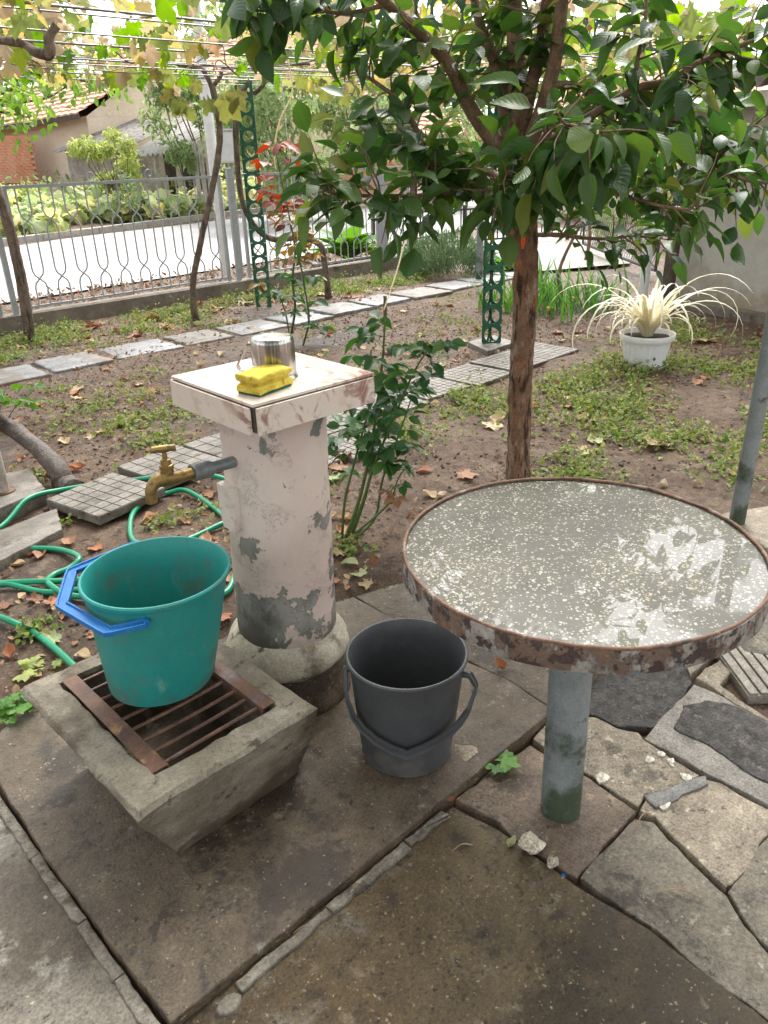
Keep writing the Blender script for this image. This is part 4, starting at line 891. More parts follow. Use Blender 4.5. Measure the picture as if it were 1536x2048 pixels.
# utility pole with meter box
pp = vat(441, 440, 11.0)
t = thing('utility_pole', 'white concrete utility pole behind the fence', 'pole', (pp.x, pp.y, 0))
MB().tube([(pp.x, pp.y, -0.3), (pp.x - 0.03, pp.y, 5.5)], [0.075, 0.055], 10).build('pole', MAT['polecon'], t)
mb_ = vat(457, 294, 10.5)
t = thing('meter_box', 'pale grey electricity meter box on a thin stand by the white pole', 'meter box', (mb_.x, mb_.y, 0.0))
rotb = Matrix((RV.cross(Vector((0, 0, 1))).normalized(), RV.normalized(), Vector((0, 0, 1)))).transposed()
MB().box(mb_, (0.16, 0.2, 0.36), rotb).build('body', MAT['white_paint'], t, bevel=0.01)
MB().box(mb_ - FH * 0.085, (0.01, 0.17, 0.32), rotb).build('door', MAT['white_paint'], t)
MB().box(mb_ + Vector((0, 0, 0.19)), (0.2, 0.24, 0.02), rotb).build('lid', MAT['white_paint'], t)
MB().tube([(mb_.x, mb_.y, -0.2), (mb_.x, mb_.y, mb_.z - 0.17)], 0.03, 8).build('stand', MAT['fence'], t)

# ================================================================== TREES AND FIELD ACROSS THE ROAD
small = [leaf_mesh('', None, 1, 0.5, 0.25, 0.2, seed=s, n=3) for s in range(2)]
def clump_tree(name, label, base, h, rx, rz, n, leaf, mat, seedn, trunk=True, cat='tree', squash=1.0):
    r = random.Random(seedn); base = Vector(base); t = thing(name, label, cat, base)
    top = base + Vector((0, 0, h)); m = MB(); centres = []
    m.tube(spline([base + Vector((0, 0, -0.2)), base + Vector((r.uniform(-.1, .1), r.uniform(-.1, .1), h * 0.4)), top - Vector((0, 0, rz * 0.6))], 4), lerps([h * 0.035, h * 0.02, h * 0.006], 9), 7)
    for k in range(14):
        a = r.uniform(0, 6.28); u = r.uniform(-0.9, 0.95); rr = math.sqrt(1 - u * u) * r.uniform(0.45, 1)
        c = top + Vector((math.cos(a) * rx * rr, math.sin(a) * rx * rr, rz * u * 0.9 - rz * 0.2)); centres.append((c, r.uniform(0.25, 0.45) * rx))
        if trunk: m.tube(spline([base + Vector((0, 0, h * r.uniform(0.25, 0.5))), base.lerp(c, 0.6) + rv(r, 0.15), c], 4), lerps([h * 0.012, h * 0.003], 9), 5)
    m.build('trunk', MAT['vinebark'], t)
    mats4 = []
    for i in range(n):
        c, s = r.choice(centres); v = rv(r); v = v.normalized() * s * (r.random() ** 0.45); v.z *= squash
        mats4.append(orient(c + v, rv(r) + Vector((0, 0, -0.3)), Vector((0, 0, 1)) + rv(r, 0.9), leaf * r.uniform(0.6, 1.3)))
    scatter(small, mats4).build('crown', mat, t, kind='stuff', smooth=False)
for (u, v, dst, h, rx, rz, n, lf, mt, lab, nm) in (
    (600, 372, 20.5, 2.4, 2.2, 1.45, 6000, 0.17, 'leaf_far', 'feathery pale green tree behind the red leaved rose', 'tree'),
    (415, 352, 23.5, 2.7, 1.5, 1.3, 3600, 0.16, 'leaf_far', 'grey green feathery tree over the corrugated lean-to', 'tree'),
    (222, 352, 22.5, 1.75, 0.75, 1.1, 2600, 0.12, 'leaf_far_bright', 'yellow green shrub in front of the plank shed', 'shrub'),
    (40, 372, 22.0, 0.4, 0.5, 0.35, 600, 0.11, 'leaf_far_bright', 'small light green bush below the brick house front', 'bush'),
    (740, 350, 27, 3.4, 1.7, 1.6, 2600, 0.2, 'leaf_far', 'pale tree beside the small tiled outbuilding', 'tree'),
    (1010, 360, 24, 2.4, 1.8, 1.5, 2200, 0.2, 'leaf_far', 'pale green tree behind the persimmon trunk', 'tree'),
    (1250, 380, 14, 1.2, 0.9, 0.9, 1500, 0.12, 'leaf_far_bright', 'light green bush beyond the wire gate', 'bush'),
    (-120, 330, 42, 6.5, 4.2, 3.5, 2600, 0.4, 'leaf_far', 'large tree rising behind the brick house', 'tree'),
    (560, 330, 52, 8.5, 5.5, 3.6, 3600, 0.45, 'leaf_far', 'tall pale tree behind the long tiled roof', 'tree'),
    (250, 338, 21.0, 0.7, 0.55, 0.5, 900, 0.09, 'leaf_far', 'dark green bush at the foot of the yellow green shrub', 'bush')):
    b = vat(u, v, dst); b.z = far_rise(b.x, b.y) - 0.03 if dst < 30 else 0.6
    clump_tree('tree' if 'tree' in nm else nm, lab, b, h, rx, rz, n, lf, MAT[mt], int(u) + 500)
# branch of a neighbouring fruit tree reaching in from the left
r = random.Random(77); base = vat(-420, 560, 8.6); base.z = 0
t = thing('fruit_tree', 'green fruit tree whose branches reach over the fence', 'tree', base)
trk = MB(); trk.tube(spline([base, base + Vector((0.1, 0, 1.0)), vat(-330, 250, 8.8), vat(-200, 150, 9)], 5), lerps([0.12, 0.09, 0.06, 0.03], 16), 8)
mats4 = []
for pts in ([(-360, 330, 8.8), (-150, 260, 9.0), (0, 212, 9.2), (95, 195, 9.3), (160, 152, 9.4)], [(-330, 250, 8.8), (-100, 215, 8.6), (0, 188, 8.6), (50, 165, 8.7), (110, 135, 8.8)], [(-330, 300, 8.8), (-120, 220, 9.4), (40, 150, 9.6), (180, 165, 9.8), (215, 190, 9.8)], [(-360, 350, 8.6), (-140, 260, 8.2), (-20, 225, 8.0), (60, 235, 8.0)]):
    path_ = spline([vat(*p) for p in pts], 8); trk.tube(path_, lerps([0.03, 0.016, 0.005], len(path_)), 5)
    for i in range(240):
        p = path_[int((r.random() ** 0.6) * (len(path_) - 1))] + Vector((r.gauss(0, .15), r.gauss(0, .15), r.gauss(0.05, .11)))
        mats4.append(orient(p, rv(r) + Vector((0, 0, -0.4)), Vector((0, 0, 1)) + rv(r, 0.7), r.uniform(0.06, 0.11)))
trk.build('trunk', MAT['vinebark'], t)
scatter([leaf_mesh('', None, 1, 0.6, 0.2, 0.2, seed=3, n=4)], mats4).build('crown', MAT['leaf_mid'], t, kind='stuff', smooth=True)
# pumpkin field
r = random.Random(5); mats4 = []
for i in range(5200):
    x = r.uniform(3.5, 24); y = RF(x) + 0.35 + abs(r.gauss(0, 1.8))
    if noise.noise(Vector((x * 0.5, y * 0.5, 2))) < -0.28: continue
    mats4.append(orient((x, y, far_rise(x, y) + r.uniform(0.08, 0.5)), rv(r) + Vector((0, 0, -0.2)), Vector((0, 0, 1)) + rv(r, 0.7), r.uniform(0.2, 0.42)))
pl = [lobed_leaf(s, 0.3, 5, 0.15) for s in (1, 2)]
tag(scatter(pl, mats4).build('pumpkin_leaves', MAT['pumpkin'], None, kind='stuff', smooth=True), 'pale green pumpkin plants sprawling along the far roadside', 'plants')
mats4 = []
for i in range(2600):
    x = r.uniform(4, 26); y = RF(x) + 2.2 + abs(r.gauss(0, 2.6))
    mats4.append(orient((x, y, far_rise(x, y) + r.uniform(0.02, 0.25)), rv(r) + Vector((0, 0, 0.8)), rv(r), r.uniform(0.1, 0.24)))
tag(scatter(small, mats4).build('undergrowth', MAT['leaf_far'], None, kind='stuff', smooth=False), 'rough undergrowth in front of the houses across the road', 'plants')
# rubble and dry verge between wall and road
mats4 = []
for i in range(1500):
    x = r.uniform(1.5, 9.0); y = r.uniform(8.55, 10.4)
    mats4.append(orient((x, y, -0.01 + r.uniform(0, 0.05)), rv(r), Vector((0, 0, 1)) + rv(r, 0.8), r.uniform(0.04, 0.1)))
tag(scatter(small, mats4).build('verge_litter', MAT['litter'], None, kind='stuff', smooth=False), 'dry leaf litter on the verge outside the fence', 'litter')
# hosta-like shrub outside the fence
def rosette(name, label, c, n, L, W, mat, seedn, droop=0.5, up=0.7, cat='plant', leafname='leaf'):
    r = random.Random(seedn); c = Vector(c); t = thing(name, label, cat, c); ms = []
    for i in range(n):
        a = r.uniform(0, 6.28); d = Vector((math.cos(a), math.sin(a), up * r.uniform(0.4, 1.6)))
        ms.append(orient(c + Vector((math.cos(a) * 0.05, math.sin(a) * 0.05, r.uniform(0, 0.3) * L)), d, Vector((0, 0, 1)), L * r.uniform(0.6, 1.1), r.uniform(-0.4, 0.4)))
    ps = [leaf_mesh('', None, 1, W, 0.2, droop, seed=s, n=6) for s in range(3)]
    place_leaves(leafname, t, ps, mat, ms, 'foliage', 300)
    return t
sh = at(668, 505, 0.0); sh = Vector((8.3, 9.35, 0))
rosette('broadleaf_plant', 'bright green broad leaved plant outside the fence', sh, 46, 0.62, 0.42, MAT['weed_bright'], 41, 0.35, 0.9)
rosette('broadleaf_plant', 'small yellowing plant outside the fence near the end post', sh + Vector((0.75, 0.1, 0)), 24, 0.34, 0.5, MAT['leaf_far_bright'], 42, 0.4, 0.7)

# ================================================================== WATER POINT
# ---- column
CX, CY = 1.165, 1.68
t = thing('tap_column', 'peeling pink painted round column with tiled square cap and collar base', 'water column', (CX, CY, 0))
m = MB(); m.lathe([(0.19, -0.05), (0.193, 0.04), (0.188, 0.10), (0.182, 0.145), (0.17, 0.16)], (CX, CY, 0), 56); m.jitter(0.012, 7, 2); m.build('plinth', MAT['slab'], t, smooth=True)
m = MB(); m.lathe([(0.16, 0.14), (0.185, 0.142), (0.193, 0.152), (0.195, 0.165), (0.19, 0.182), (0.179, 0.205), (0.165, 0.224), (0.154, 0.235), (0.144, 0.238)], (CX, CY, 0), 64); m.jitter(0.008, 9, 4); m.jitter(0.004, 30, 4)
m.build('collar', surf('collar_cement', ((0.36, 0.32, 0.25), (0.5, 0.46, 0.37), 6), 0.75, [(7, 0.54, 0.66, (0.19, 0.155, 0.105), None), (6, 0.62, 0.72, (0.34, 0.38, 0.34), None), (18, 0.58, 0.64, (0.12, 0.095, 0.065), None)], [(40, 0.6, 0.006)], grain=0.12), t, smooth=True)
m = MB(); m.lathe([(0.151 - 0.005 * k / 60, 0.2 + 0.745 * k / 60) for k in range(61)], (CX, CY, 0), 72)
m.v = [tuple(Vector(p) + Vector((p[0] - CX, p[1] - CY, 0)).normalized() * (0.0028 * noise.noise(Vector(p) * 9) + 0.0012 * noise.noise(Vector(p) * 32))) for p in m.v]
LEAN = Vector((RV.x, RV.y, 0)) * 0.02
m.v = [tuple(Vector(p) + LEAN * (p[2] / 0.95)) for p in m.v]
m.build('shaft', MAT['column'], t, smooth=True)
# square cap: core slab faced with marbled tiles
kx, ky, kz, ks, kt = 1.178, 1.652, 1.02, 0.386, 0.074
ka = R(-1.5); kr = Matrix.Rotation(ka, 3, 'Z')
def cap(dx, dy, z, sx, sy, sz): 
    o_ = kr @ Vector((dx, dy, 0)); return MB().box((kx + o_.x, ky + o_.y, z), (sx, sy, sz), kr)
cap(0, 0, kz - 0.006 - (kt - 0.004) / 2, ks - 0.018, ks - 0.018, kt - 0.006).build('cap_core', MAT['trough'], t)
q = ks / 2
for sx in (-1, 1):
    for sy in (-1, 1): cap(sx * q / 2, sy * q / 2, kz - 0.004, q - 0.0015, q - 0.0015, 0.008).build('tile', MAT['captile'], t, bevel=0.0012)
for s in (-1, 1):
    cap(0.0, s * (q + 0.003), kz - 0.0105 - (kt - 0.006) / 2, ks - 0.014 * (s < 0), 0.007, kt - 0.006).build('tile', MAT['captile'], t, bevel=0.001)
    cap(s * (q + 0.003), 0.004, kz - 0.0105 - (kt - 0.006) / 2, 0.007, ks - 0.012, kt - 0.006).build('tile', MAT['captile'], t, bevel=0.001)
# plastered boss and broken hole where the pipe leaves
m = MB(); m.box((1.03, CY + 0.0, 0.68), (0.05, 0.06, 0.13)); m.sub(3); m.jitter(0.01, 18, 3); m.build('plaster_lump', MAT['captile'], t)
# ---- tap
TY = 1.655
t = thing('water_tap', 'old brass tap with T handle on a grey pipe from the column', 'tap', (0.9, TY, 0.8))
MB().tube([(1.06, TY, 0.812), (0.955, TY, 0.816)], 0.0155, 16).build('pipe', MAT['galv'], t)
m = MB(); m.tube([(0.965, TY, 0.816), (0.958, TY, 0.816), (0.957, TY, 0.816), (0.916, TY, 0.818), (0.915, TY, 0.818), (0.905, TY, 0.818)], [0.018, 0.0195, 0.0215, 0.0215, 0.0225, 0.0225], 18); m.build('coupling', MAT['galv'], t)
m = MB(); pth = spline([(0.91, TY, 0.819), (0.88, TY, 0.82), (0.85, TY, 0.822), (0.825, TY, 0.828), (0.803, TY, 0.826), (0.789, TY, 0.812), (0.785, TY, 0.795), (0.785, TY, 0.778)], 5)
m.tube(pth, lerps([0.0155, 0.0145, 0.018, 0.02, 0.0165, 0.0145, 0.0135, 0.0145], len(pth)), 18); m.build('body', MAT['brass'], t)
m = MB(); m.lathe([(0.017, 0.84), (0.017, 0.852), (0.0185, 0.853), (0.0185, 0.862), (0.0145, 0.864), (0.0125, 0.876), (0.008, 0.878), (0.0065, 0.882), (0.0055, 0.9)], (0.838, TY, 0), 8); m.build('bonnet', MAT['brass'], t, smooth=30)
m = MB(); hd = Vector((0.88, -0.47, 0)); hp = Vector((0.838, TY, 0.904))
m.tube([hp - hd * 0.029, hp - hd * 0.0285, hp - hd * 0.012, hp - hd * 0.011, hp + hd * 0.011, hp + hd * 0.012, hp + hd * 0.0285, hp + hd * 0.029], [0.007, 0.0085, 0.0085, 0.0095, 0.0095, 0.0085, 0.0085, 0.007], 14); m.build('handle', MAT['brass'], t)
# ---- mug and sponge on the cap
mc = Vector((1.165, 1.62, kz))
t = thing('steel_mug', 'shiny steel mug standing upside down on the tiled cap', 'mug', mc)
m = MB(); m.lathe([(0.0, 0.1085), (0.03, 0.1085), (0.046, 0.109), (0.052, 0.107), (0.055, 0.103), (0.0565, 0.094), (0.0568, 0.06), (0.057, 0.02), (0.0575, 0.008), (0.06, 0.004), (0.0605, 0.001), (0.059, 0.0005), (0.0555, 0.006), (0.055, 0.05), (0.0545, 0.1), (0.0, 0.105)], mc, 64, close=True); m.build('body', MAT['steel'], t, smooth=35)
hdv = Vector((-0.86, -0.0, 0)) ; hdv = (-RV * Vector((1, 1, 0))).normalized() if False else Vector((-RV.x, -RV.y, 0)).normalized()
hpts = [mc + hdv * 0.056 + Vector((0, 0, 0.088)), mc + hdv * 0.066 + Vector((0, 0, 0.086)), mc + hdv * 0.092 + Vector((0, 0, 0.04)), mc + hdv * 0.094 + Vector((0, 0, 0.03)), mc + hdv * 0.088 + Vector((0, 0, 0.022)), mc + hdv * 0.056 + Vector((0, 0, 0.02))]
m = MB(); hp_ = spline(hpts, 5); wv_ = hdv.cross(Vector((0, 0, 1)))
vs_ = []; 
for i, p in enumerate(hp_):
    d = (hp_[min(i + 1, len(hp_) - 1)] - hp_[max(i - 1, 0)]).normalized(); nn = wv_.cross(d).normalized()
    vs_ += [p + wv_ * 0.0095 + nn * 0.0025, p - wv_ * 0.0095 + nn * 0.0025, p - wv_ * 0.0095 - nn * 0.0025, p + wv_ * 0.0095 - nn * 0.0025]
m.add(vs_, [(i * 4 + k, i * 4 + (k + 1) % 4, i * 4 + 4 + (k + 1) % 4, i * 4 + 4 + k) for i in range(len(hp_) - 1) for k in range(4)] + [(3, 2, 1, 0)])
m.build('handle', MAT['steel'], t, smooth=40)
sc_ = Vector((1.078, 1.545, kz)); ang = R(12)
t = thing('sponge', 'yellow grooved kitchen sponge beside the steel mug', 'sponge', sc_)
rot = Matrix.Rotation(ang, 3, 'Z'); m = MB(); prof = [(-0.037, 0.008), (0.037, 0.008), (0.037, 0.016), (0.037, 0.022), (0.029, 0.027), (0.029, 0.031), (0.038, 0.037), (0.038, 0.05), (-0.038, 0.05), (-0.038, 0.037), (-0.03, 0.031), (-0.03, 0.027), (-0.037, 0.022), (-0.037, 0.016)]
# outline groove runs round all four sides
NX = 10; vs_ = []; LX = 0.124
rings = [(1.0, 0.006), (1.0, 0.018), (0.985, 0.023), (0.91, 0.0265), (0.91, 0.030), (0.985, 0.034), (1.0, 0.039), (1.0, 0.046), (0.97, 0.0495)]
def rrect(lx, ly, n=8):
    out = []
    for k in range(n): out.append((-lx / 2 + lx * k / n, -ly / 2))
    for k in range(n): out.append((lx / 2, -ly / 2 + ly * k / n))
    for k in range(n): out.append((lx / 2 - lx * k / n, ly / 2))
    for k in range(n): out.append((-lx / 2, ly / 2 - ly * k / n))
    return out
for s_, z_ in rings:
    for (a_, b_) in rrect(LX - (1 - s_) * 0.19, 0.078 - (1 - s_) * 0.19):
        vs_.append(sc_ + rot @ Vector((a_, b_, 0)) + Vector((0, 0, z_)))
N_ = 32; fs = [(k * N_ + i, k * N_ + (i + 1) % N_, (k + 1) * N_ + (i + 1) % N_, (k + 1) * N_ + i) for k in range(len(rings) - 1) for i in range(N_)]
fs += [tuple((len(rings) - 1) * N_ + i for i in range(N_)), tuple(reversed(range(N_)))]
m.add(vs_, fs); m.jitter(0.0035, 40, 2); m.build('foam', MAT['sponge'], t, bevel=0.002)
MB().box(sc_ + Vector((0, 0, 0.0035)), (LX - 0.006, 0.071, 0.005), rot).build('scouring_pad', MAT['scour'], t)
# ---- trough with grate
T0, T1, TB0, TB1, TZ = (0.43, 1.235), (0.925, 1.865), (0.555, 1.355), (0.93, 1.80), 0.30
t = thing('water_trough', 'rough concrete trough with sloping sides below the tap', 'trough', (0.68, 1.55, 0))
def rect(p, q_, z): return [(p[0], p[1], z), (q_[0], p[1], z), (q_[0], q_[1], z), (p[0], q_[1], z)]
I0, I1 = (0.518, 1.318), (0.852, 1.80)
m = MB()
rs = [rect(TB0, TB1, -0.01), rect((0.535, 1.335), (0.93, 1.81), 0.04), rect((0.44, 1.243), (0.926, 1.86), 0.26), rect(T0, T1, TZ - 0.012), rect((0.44, 1.245), (0.917, 1.857), TZ), rect((I0[0] - 0.004, I0[1] - 0.004), (I1[0] + 0.004, I1[1] + 0.004), TZ), rect(I0, I1, TZ - 0.012), rect(I0, I1, TZ - 0.03), rect((0.57, 1.38), (0.84, 1.77), 0.06)]
vs_ = [p for r_ in rs for p in r_]
fs = [(k * 4 + i, k * 4 + (i + 1) % 4, (k + 1) * 4 + (i + 1) % 4, (k + 1) * 4 + i) for k in range(len(rs) - 1) for i in range(4)]
fs += [(3, 2, 1, 0), tuple((len(rs) - 1) * 4 + i for i in range(4))]
m.add(vs_, fs); m.sub(13); m.jitter(0.006, 6, 5); m.jitter(0.005, 19, 6); m.jitter(0.003, 60, 7)
m.build('basin', MAT['trough'], t, smooth=True)
t = thing('drain_grate', 'rusty iron grate of flat bars and rods lying in the trough', 'grate', (0.68, 1.55, 0.3))
GZ = 0.301
for xx, lab in ((0.538, 0), (0.838, 1)):
    m = MB(); m.box((xx, 1.556, GZ + 0.003), (0.04, 0.475, 0.005)); m.box((xx + (0.019 if xx < .6 else -0.019), 1.556, GZ - 0.012), (0.005, 0.475, 0.025)); m.sub(4); m.jitter(0.002, 12, 8)
    m.build('side_bar', MAT['rust'], t, smooth=False, bevel=0.0012)
for k in range(9):
    y = 1.338 + k * 0.054 + rnd.uniform(-0.004, 0.004)
    MB().tube(spline([(0.545, y, GZ - 0.006), (0.69, y + rnd.uniform(-0.003, 0.003), GZ - 0.006 + rnd.uniform(-0.002, 0.001)), (0.832, y + rnd.uniform(-0.003, 0.003), GZ - 0.006)], 5), 0.0052, 7).build('rod', MAT['rust'], t)
# ---- buckets
def bucket(name, label, base, rim, rb, rr, H, mat, hmat, kind):
    base = Vector(base); t = thing(name, label, 'bucket', base); lean = (Vector(rim) - base); lean.z = 0
    outer = [(0.0, 0.0), (rb - 0.012, 0.0), (rb - 0.002, 0.004), (rb, 0.014)]
    for k in range(1, 9): outer.append((rb + (rr - 0.008 - rb) * (k / 8) ** 0.92, 0.014 + (H - 0.03) * k / 8))
    lip = [(rr - 0.004, H - 0.015), (rr, H - 0.012), (rr + 0.001, H - 0.004), (rr - 0.002, H), (rr - 0.006, H), (rr - 0.009, H - 0.005)]
    inner = [(rb + (rr - 0.010 - rb) * (k / 8) ** 0.92 - 0.0025, 0.01 + (H - 0.02) * k / 8) for k in range(7, -1, -1)] + [(rb - 0.02, 0.006), (0.0, 0.006)]
    m = MB(); m.lathe(outer + lip + inner, base, 72, close=True)
    m.v = [(p[0] + lean.x * (p[2] - base.z) / H, p[1] + lean.y * (p[2] - base.z) / H, p[2]) for p in m.v]
    m.build('body', mat, t, smooth=35)
    rc = base + lean + Vector((0, 0, H))
    return t, rc
def bail(t, pts, w, th, mat, nrm_of, nm='handle'):
    """flat moulded handle with raised edges following the given corner points"""
    pp_ = []
    for i in range(len(pts) - 1):
        a, b = Vector(pts[i]), Vector(pts[i + 1])
        for k in range(8): pp_.append(a.lerp(b, k / 8))
    pp_.append(Vector(pts[-1])); m = MB(); vs_ = []
    for i, p in enumerate(pp_):
        d = (pp_[min(i + 1, len(pp_) - 1)] - pp_[max(i - 1, 0)]).normalized(); nn = Vector(nrm_of).normalized(); nn = (nn - d * nn.dot(d)).normalized(); s = d.cross(nn)
        for (a_, b_) in ((-w, -th), (w, -th), (w, th), (w * 0.72, th), (w * 0.6, th * 0.1), (-w * 0.6, th * 0.1), (-w * 0.72, th), (-w, th)): vs_.append(p + s * a_ + nn * b_)
    fs = [(i * 8 + k, i * 8 + (k + 1) % 8, i * 8 + 8 + (k + 1) % 8, i * 8 + 8 + k) for i in range(len(pp_) - 1) for k in range(8)]
    fs += [tuple(range(7, -1, -1)), tuple((len(pp_) - 1) * 8 + k for k in range(8))]
    m.add(vs_, fs); return m.build(nm, mat, t, bevel=0.0006)
GB = (0.715, 1.622, 0.3085); GH = 0.312
t, rc = bucket('water_bucket', 'teal plastic bucket with a blue handle standing on the grate', GB, (0.744, 1.612, 0.62), 0.137, 0.184, GH, MAT['teal'], None, 0)
# handle pivots on the two flanks and lies back past the rim towards the hose side
piv = Vector((0.80, -0.6, 0)).normalized(); back = Vector((-0.6, -0.80, 0)).normalized()
pA, pB = at(298, 1228, 0.585), None
ax = (Vector((pA.x, pA.y, 0)) - Vector((rc.x, rc.y, 0))); ax.normalize(); side = Vector((-ax.y, ax.x, 0)); side = side if side.dot(Vector((-RV.x, -RV.y, 0))) > 0 else -side
rp = 0.187; c0 = Vector((rc.x, rc.y, rc.z - 0.035))
A0, B0 = c0 + ax * rp, c0 - ax * rp
hpt = [A0 + side * 0.0, A0 + side * 0.085 + ax * 0.012 + Vector((0, 0, -0.008)), c0 + side * 0.215 + ax * 0.075 + Vector((0, 0, -0.0)), c0 + side * 0.225 - ax * 0.075 + Vector((0, 0, 0.01)), B0 + side * 0.085 - ax * 0.008 + Vector((0, 0, 0.012)), B0]
bail(t, hpt, 0.0145, 0.006, MAT['blue'], (0.0, 0.0, 1.0))
for q in (A0, B0): MB().tube([q - (q - c0).normalized() * 0.01, q + (q - c0).normalized() * 0.009], 0.008, 12).build('pivot', MAT['blue'], t)
KB = (1.211, 1.208, 0.0); KH = 0.322
t, rc = bucket('water_bucket', 'black plastic bucket standing between the column and the round table', KB, (1.222, 1.212, 0.32), 0.128, 0.165, KH, MAT['black'], None, 0)
ax = Vector((RV.x, RV.y, 0)).normalized(); ax = (Matrix.Rotation(R(-8), 3, 'Z') @ ax); fr_ = Vector((ax.y, -ax.x, 0)); fr_ = fr_ if fr_.dot(FH) < 0 else -fr_
rp = 0.165; c0 = Vector((rc.x, rc.y, rc.z - 0.05)); dn_ = Vector((0, 0, -1))
A0, B0 = c0 - ax * rp + fr_ * 0.02 + Vector((0, 0, -0.005)), c0 + ax * rp + fr_ * 0.02
def on_wall(a, z):   # point just outside the bucket wall, a = angle from ax towards the front
    rr = 0.13 + (0.165 - 0.13) * (z / KH) + 0.011
    return Vector((KB[0], KB[1], z)) + ax * math.cos(a) * rr + fr_ * math.sin(a) * rr
hpt = [A0, on_wall(R(168), 0.215), on_wall(R(160), 0.195)] + [on_wall(R(160 + (82 - 160) * k / 5), 0.195 + (0.112 - 0.195) * k / 5) + fr_ * 0.004 for k in range(1, 6)] + [on_wall(R(82 + (16 - 82) * k / 5), 0.112 + (0.182 - 0.112) * k / 5) + ax * 0.004 * k for k in range(1, 6)] + [B0 + ax * 0.026 + Vector((0, 0, -0.035)), B0 + ax * 0.008]
vs_all = [hpt[i].lerp(hpt[i + 1], k / 4) for i in range(len(hpt) - 1) for k in range(4)] + [hpt[-1]]
m = MB(); pp_ = vs_all; vs_ = []
for i, p in enumerate(pp_):
    d = (pp_[min(i + 1, len(pp_) - 1)] - pp_[max(i - 1, 0)]).normalized(); nn = (p - Vector((KB[0], KB[1], p.z))).normalized(); nn = (nn - d * nn.dot(d)).normalized(); s = d.cross(nn); w, th = 0.0135, 0.0045
    for (a_, b_) in ((-w, -th), (w, -th), (w, th), (w * 0.72, th), (w * 0.6, th * 0.1), (-w * 0.6, th * 0.1), (-w * 0.72, th), (-w, th)): vs_.append(p + s * a_ + nn * b_)
m.add(vs_, [(i * 8 + k, i * 8 + (k + 1) % 8, i * 8 + 8 + (k + 1) % 8, i * 8 + 8 + k) for i in range(len(pp_) - 1) for k in range(8)] + [tuple(range(7, -1, -1)), tuple((len(pp_) - 1) * 8 + k for k in range(8))])
m.build('handle', MAT['black'], t, bevel=0.0006)
for q in (A0, B0): MB().tube([q - (q - c0).normalized() * 0.012, q + (q - c0).normalized() * 0.008], 0.009, 12).build('pivot', MAT['black'], t)
# ---- round terrazzo table
TX, TYY, TZZ, TR = 1.354, 0.796, 0.74, 0.393
t = thing('round_table', 'round terrazzo table with a rusty steel band on a single pipe leg', 'table', (1.345, 0.775, -0.03))
m = MB(); m.lathe([(0.0, TZZ - 0.045), (TR - 0.006, TZZ - 0.045), (TR - 0.006, TZZ - 0.004), (0.0, TZZ - 0.0035)], (TX, TYY, 0), 96, close=True); m.build('top', MAT['terrazzo'], t, smooth=30)
m = MB(); prof = [(TR - 0.005, TZZ - 0.051), (TR + 0.001, TZZ - 0.052), (TR + 0.001, TZZ - 0.001), (TR - 0.001, TZZ + 0.0015), (TR - 0.0045, TZZ + 0.001), (TR - 0.0055, TZZ - 0.006)]
m.lathe(prof, (TX, TYY, 0), 128, close=True); m.jitter(0.003, 10, 3); m.build('steel_band', MAT['rim'], t, smooth=40)
m = MB(); m.tube([(TX + (TR - 0.004) * math.cos(a), TYY + (TR - 0.004) * math.sin(a), TZZ + 0.001 + 0.0018 * noise.noise(Vector((a * 6, 0, 0)))) for a in np.linspace(0, 2 * math.pi, 129)], 0.0042, 6, cap=False); m.jitter(0.002, 12, 3)
m.build('rim_edge', MAT['rimtop'], t, smooth=True)
lg = MB(); lg.tube([(1.347, 0.777, -0.06), (1.349, 0.782, 0.2), (1.353, 0.792, TZZ - 0.05)], 0.051, 36); lg.jitter(0.0015, 18, 2); lg.build('leg', MAT['post'], t, smooth=40)
MB().tube([(1.353, 0.792, TZZ - 0.065), (1.353, 0.792, TZZ - 0.05)], 0.11, 32).build('flange', MAT['rust'], t)

# ---- garden hose
t_ = [(-260, 1180), (-120, 1110), (0, 1052), (60, 1014), (130, 988), (250, 969), (420, 965), (500, 985), (505, 1020), (455, 1043), (395, 1068), (355, 1088), (320, 1105), (250, 1140), (160, 1156), (60, 1166), (-60, 1160), (-70, 1120), (0, 1101), (60, 1093), (120, 1096), (158, 1115), (140, 1130), (105, 1145), (98, 1168), (150, 1190), (260, 1180), (330, 1140), (300, 1100), (262, 1068), (264, 1028), (292, 994), (335, 978), (372, 979), (420, 1004), (458, 1042), (480, 1090), (470, 1150), (440, 1187), (330, 1195), (200, 1175), (90, 1180), (10, 1168), (-30, 1185), (-40, 1215), (10, 1240), (60, 1256), (110, 1293), (150, 1330), (200, 1362)]
hp = []
for i, (u, v) in enumerate(t_):
    p = at(u, v, 0.02); p.z = max(gz(p.x, p.y), gz(p.x + .03, p.y), gz(p.x, p.y + .03), gz(p.x - .03, p.y)) + 0.014 + (0.045 if 3 <= i <= 6 else 0.0) + (0.011 if i % 3 == 0 else 0); hp.append(p)
hp = [p for p in hp if not (p - Vector((0.68, 1.6, 0))).length < 0.30]
m = MB(); sp_ = spline(hp, 9)
m.tube(sp_, 0.0125, 10); tag(m.build('garden_hose', MAT['hose'], None, tuple(hp[0]), smooth=True), 'green garden hose coiled loosely on the soil behind the bucket', 'hose')

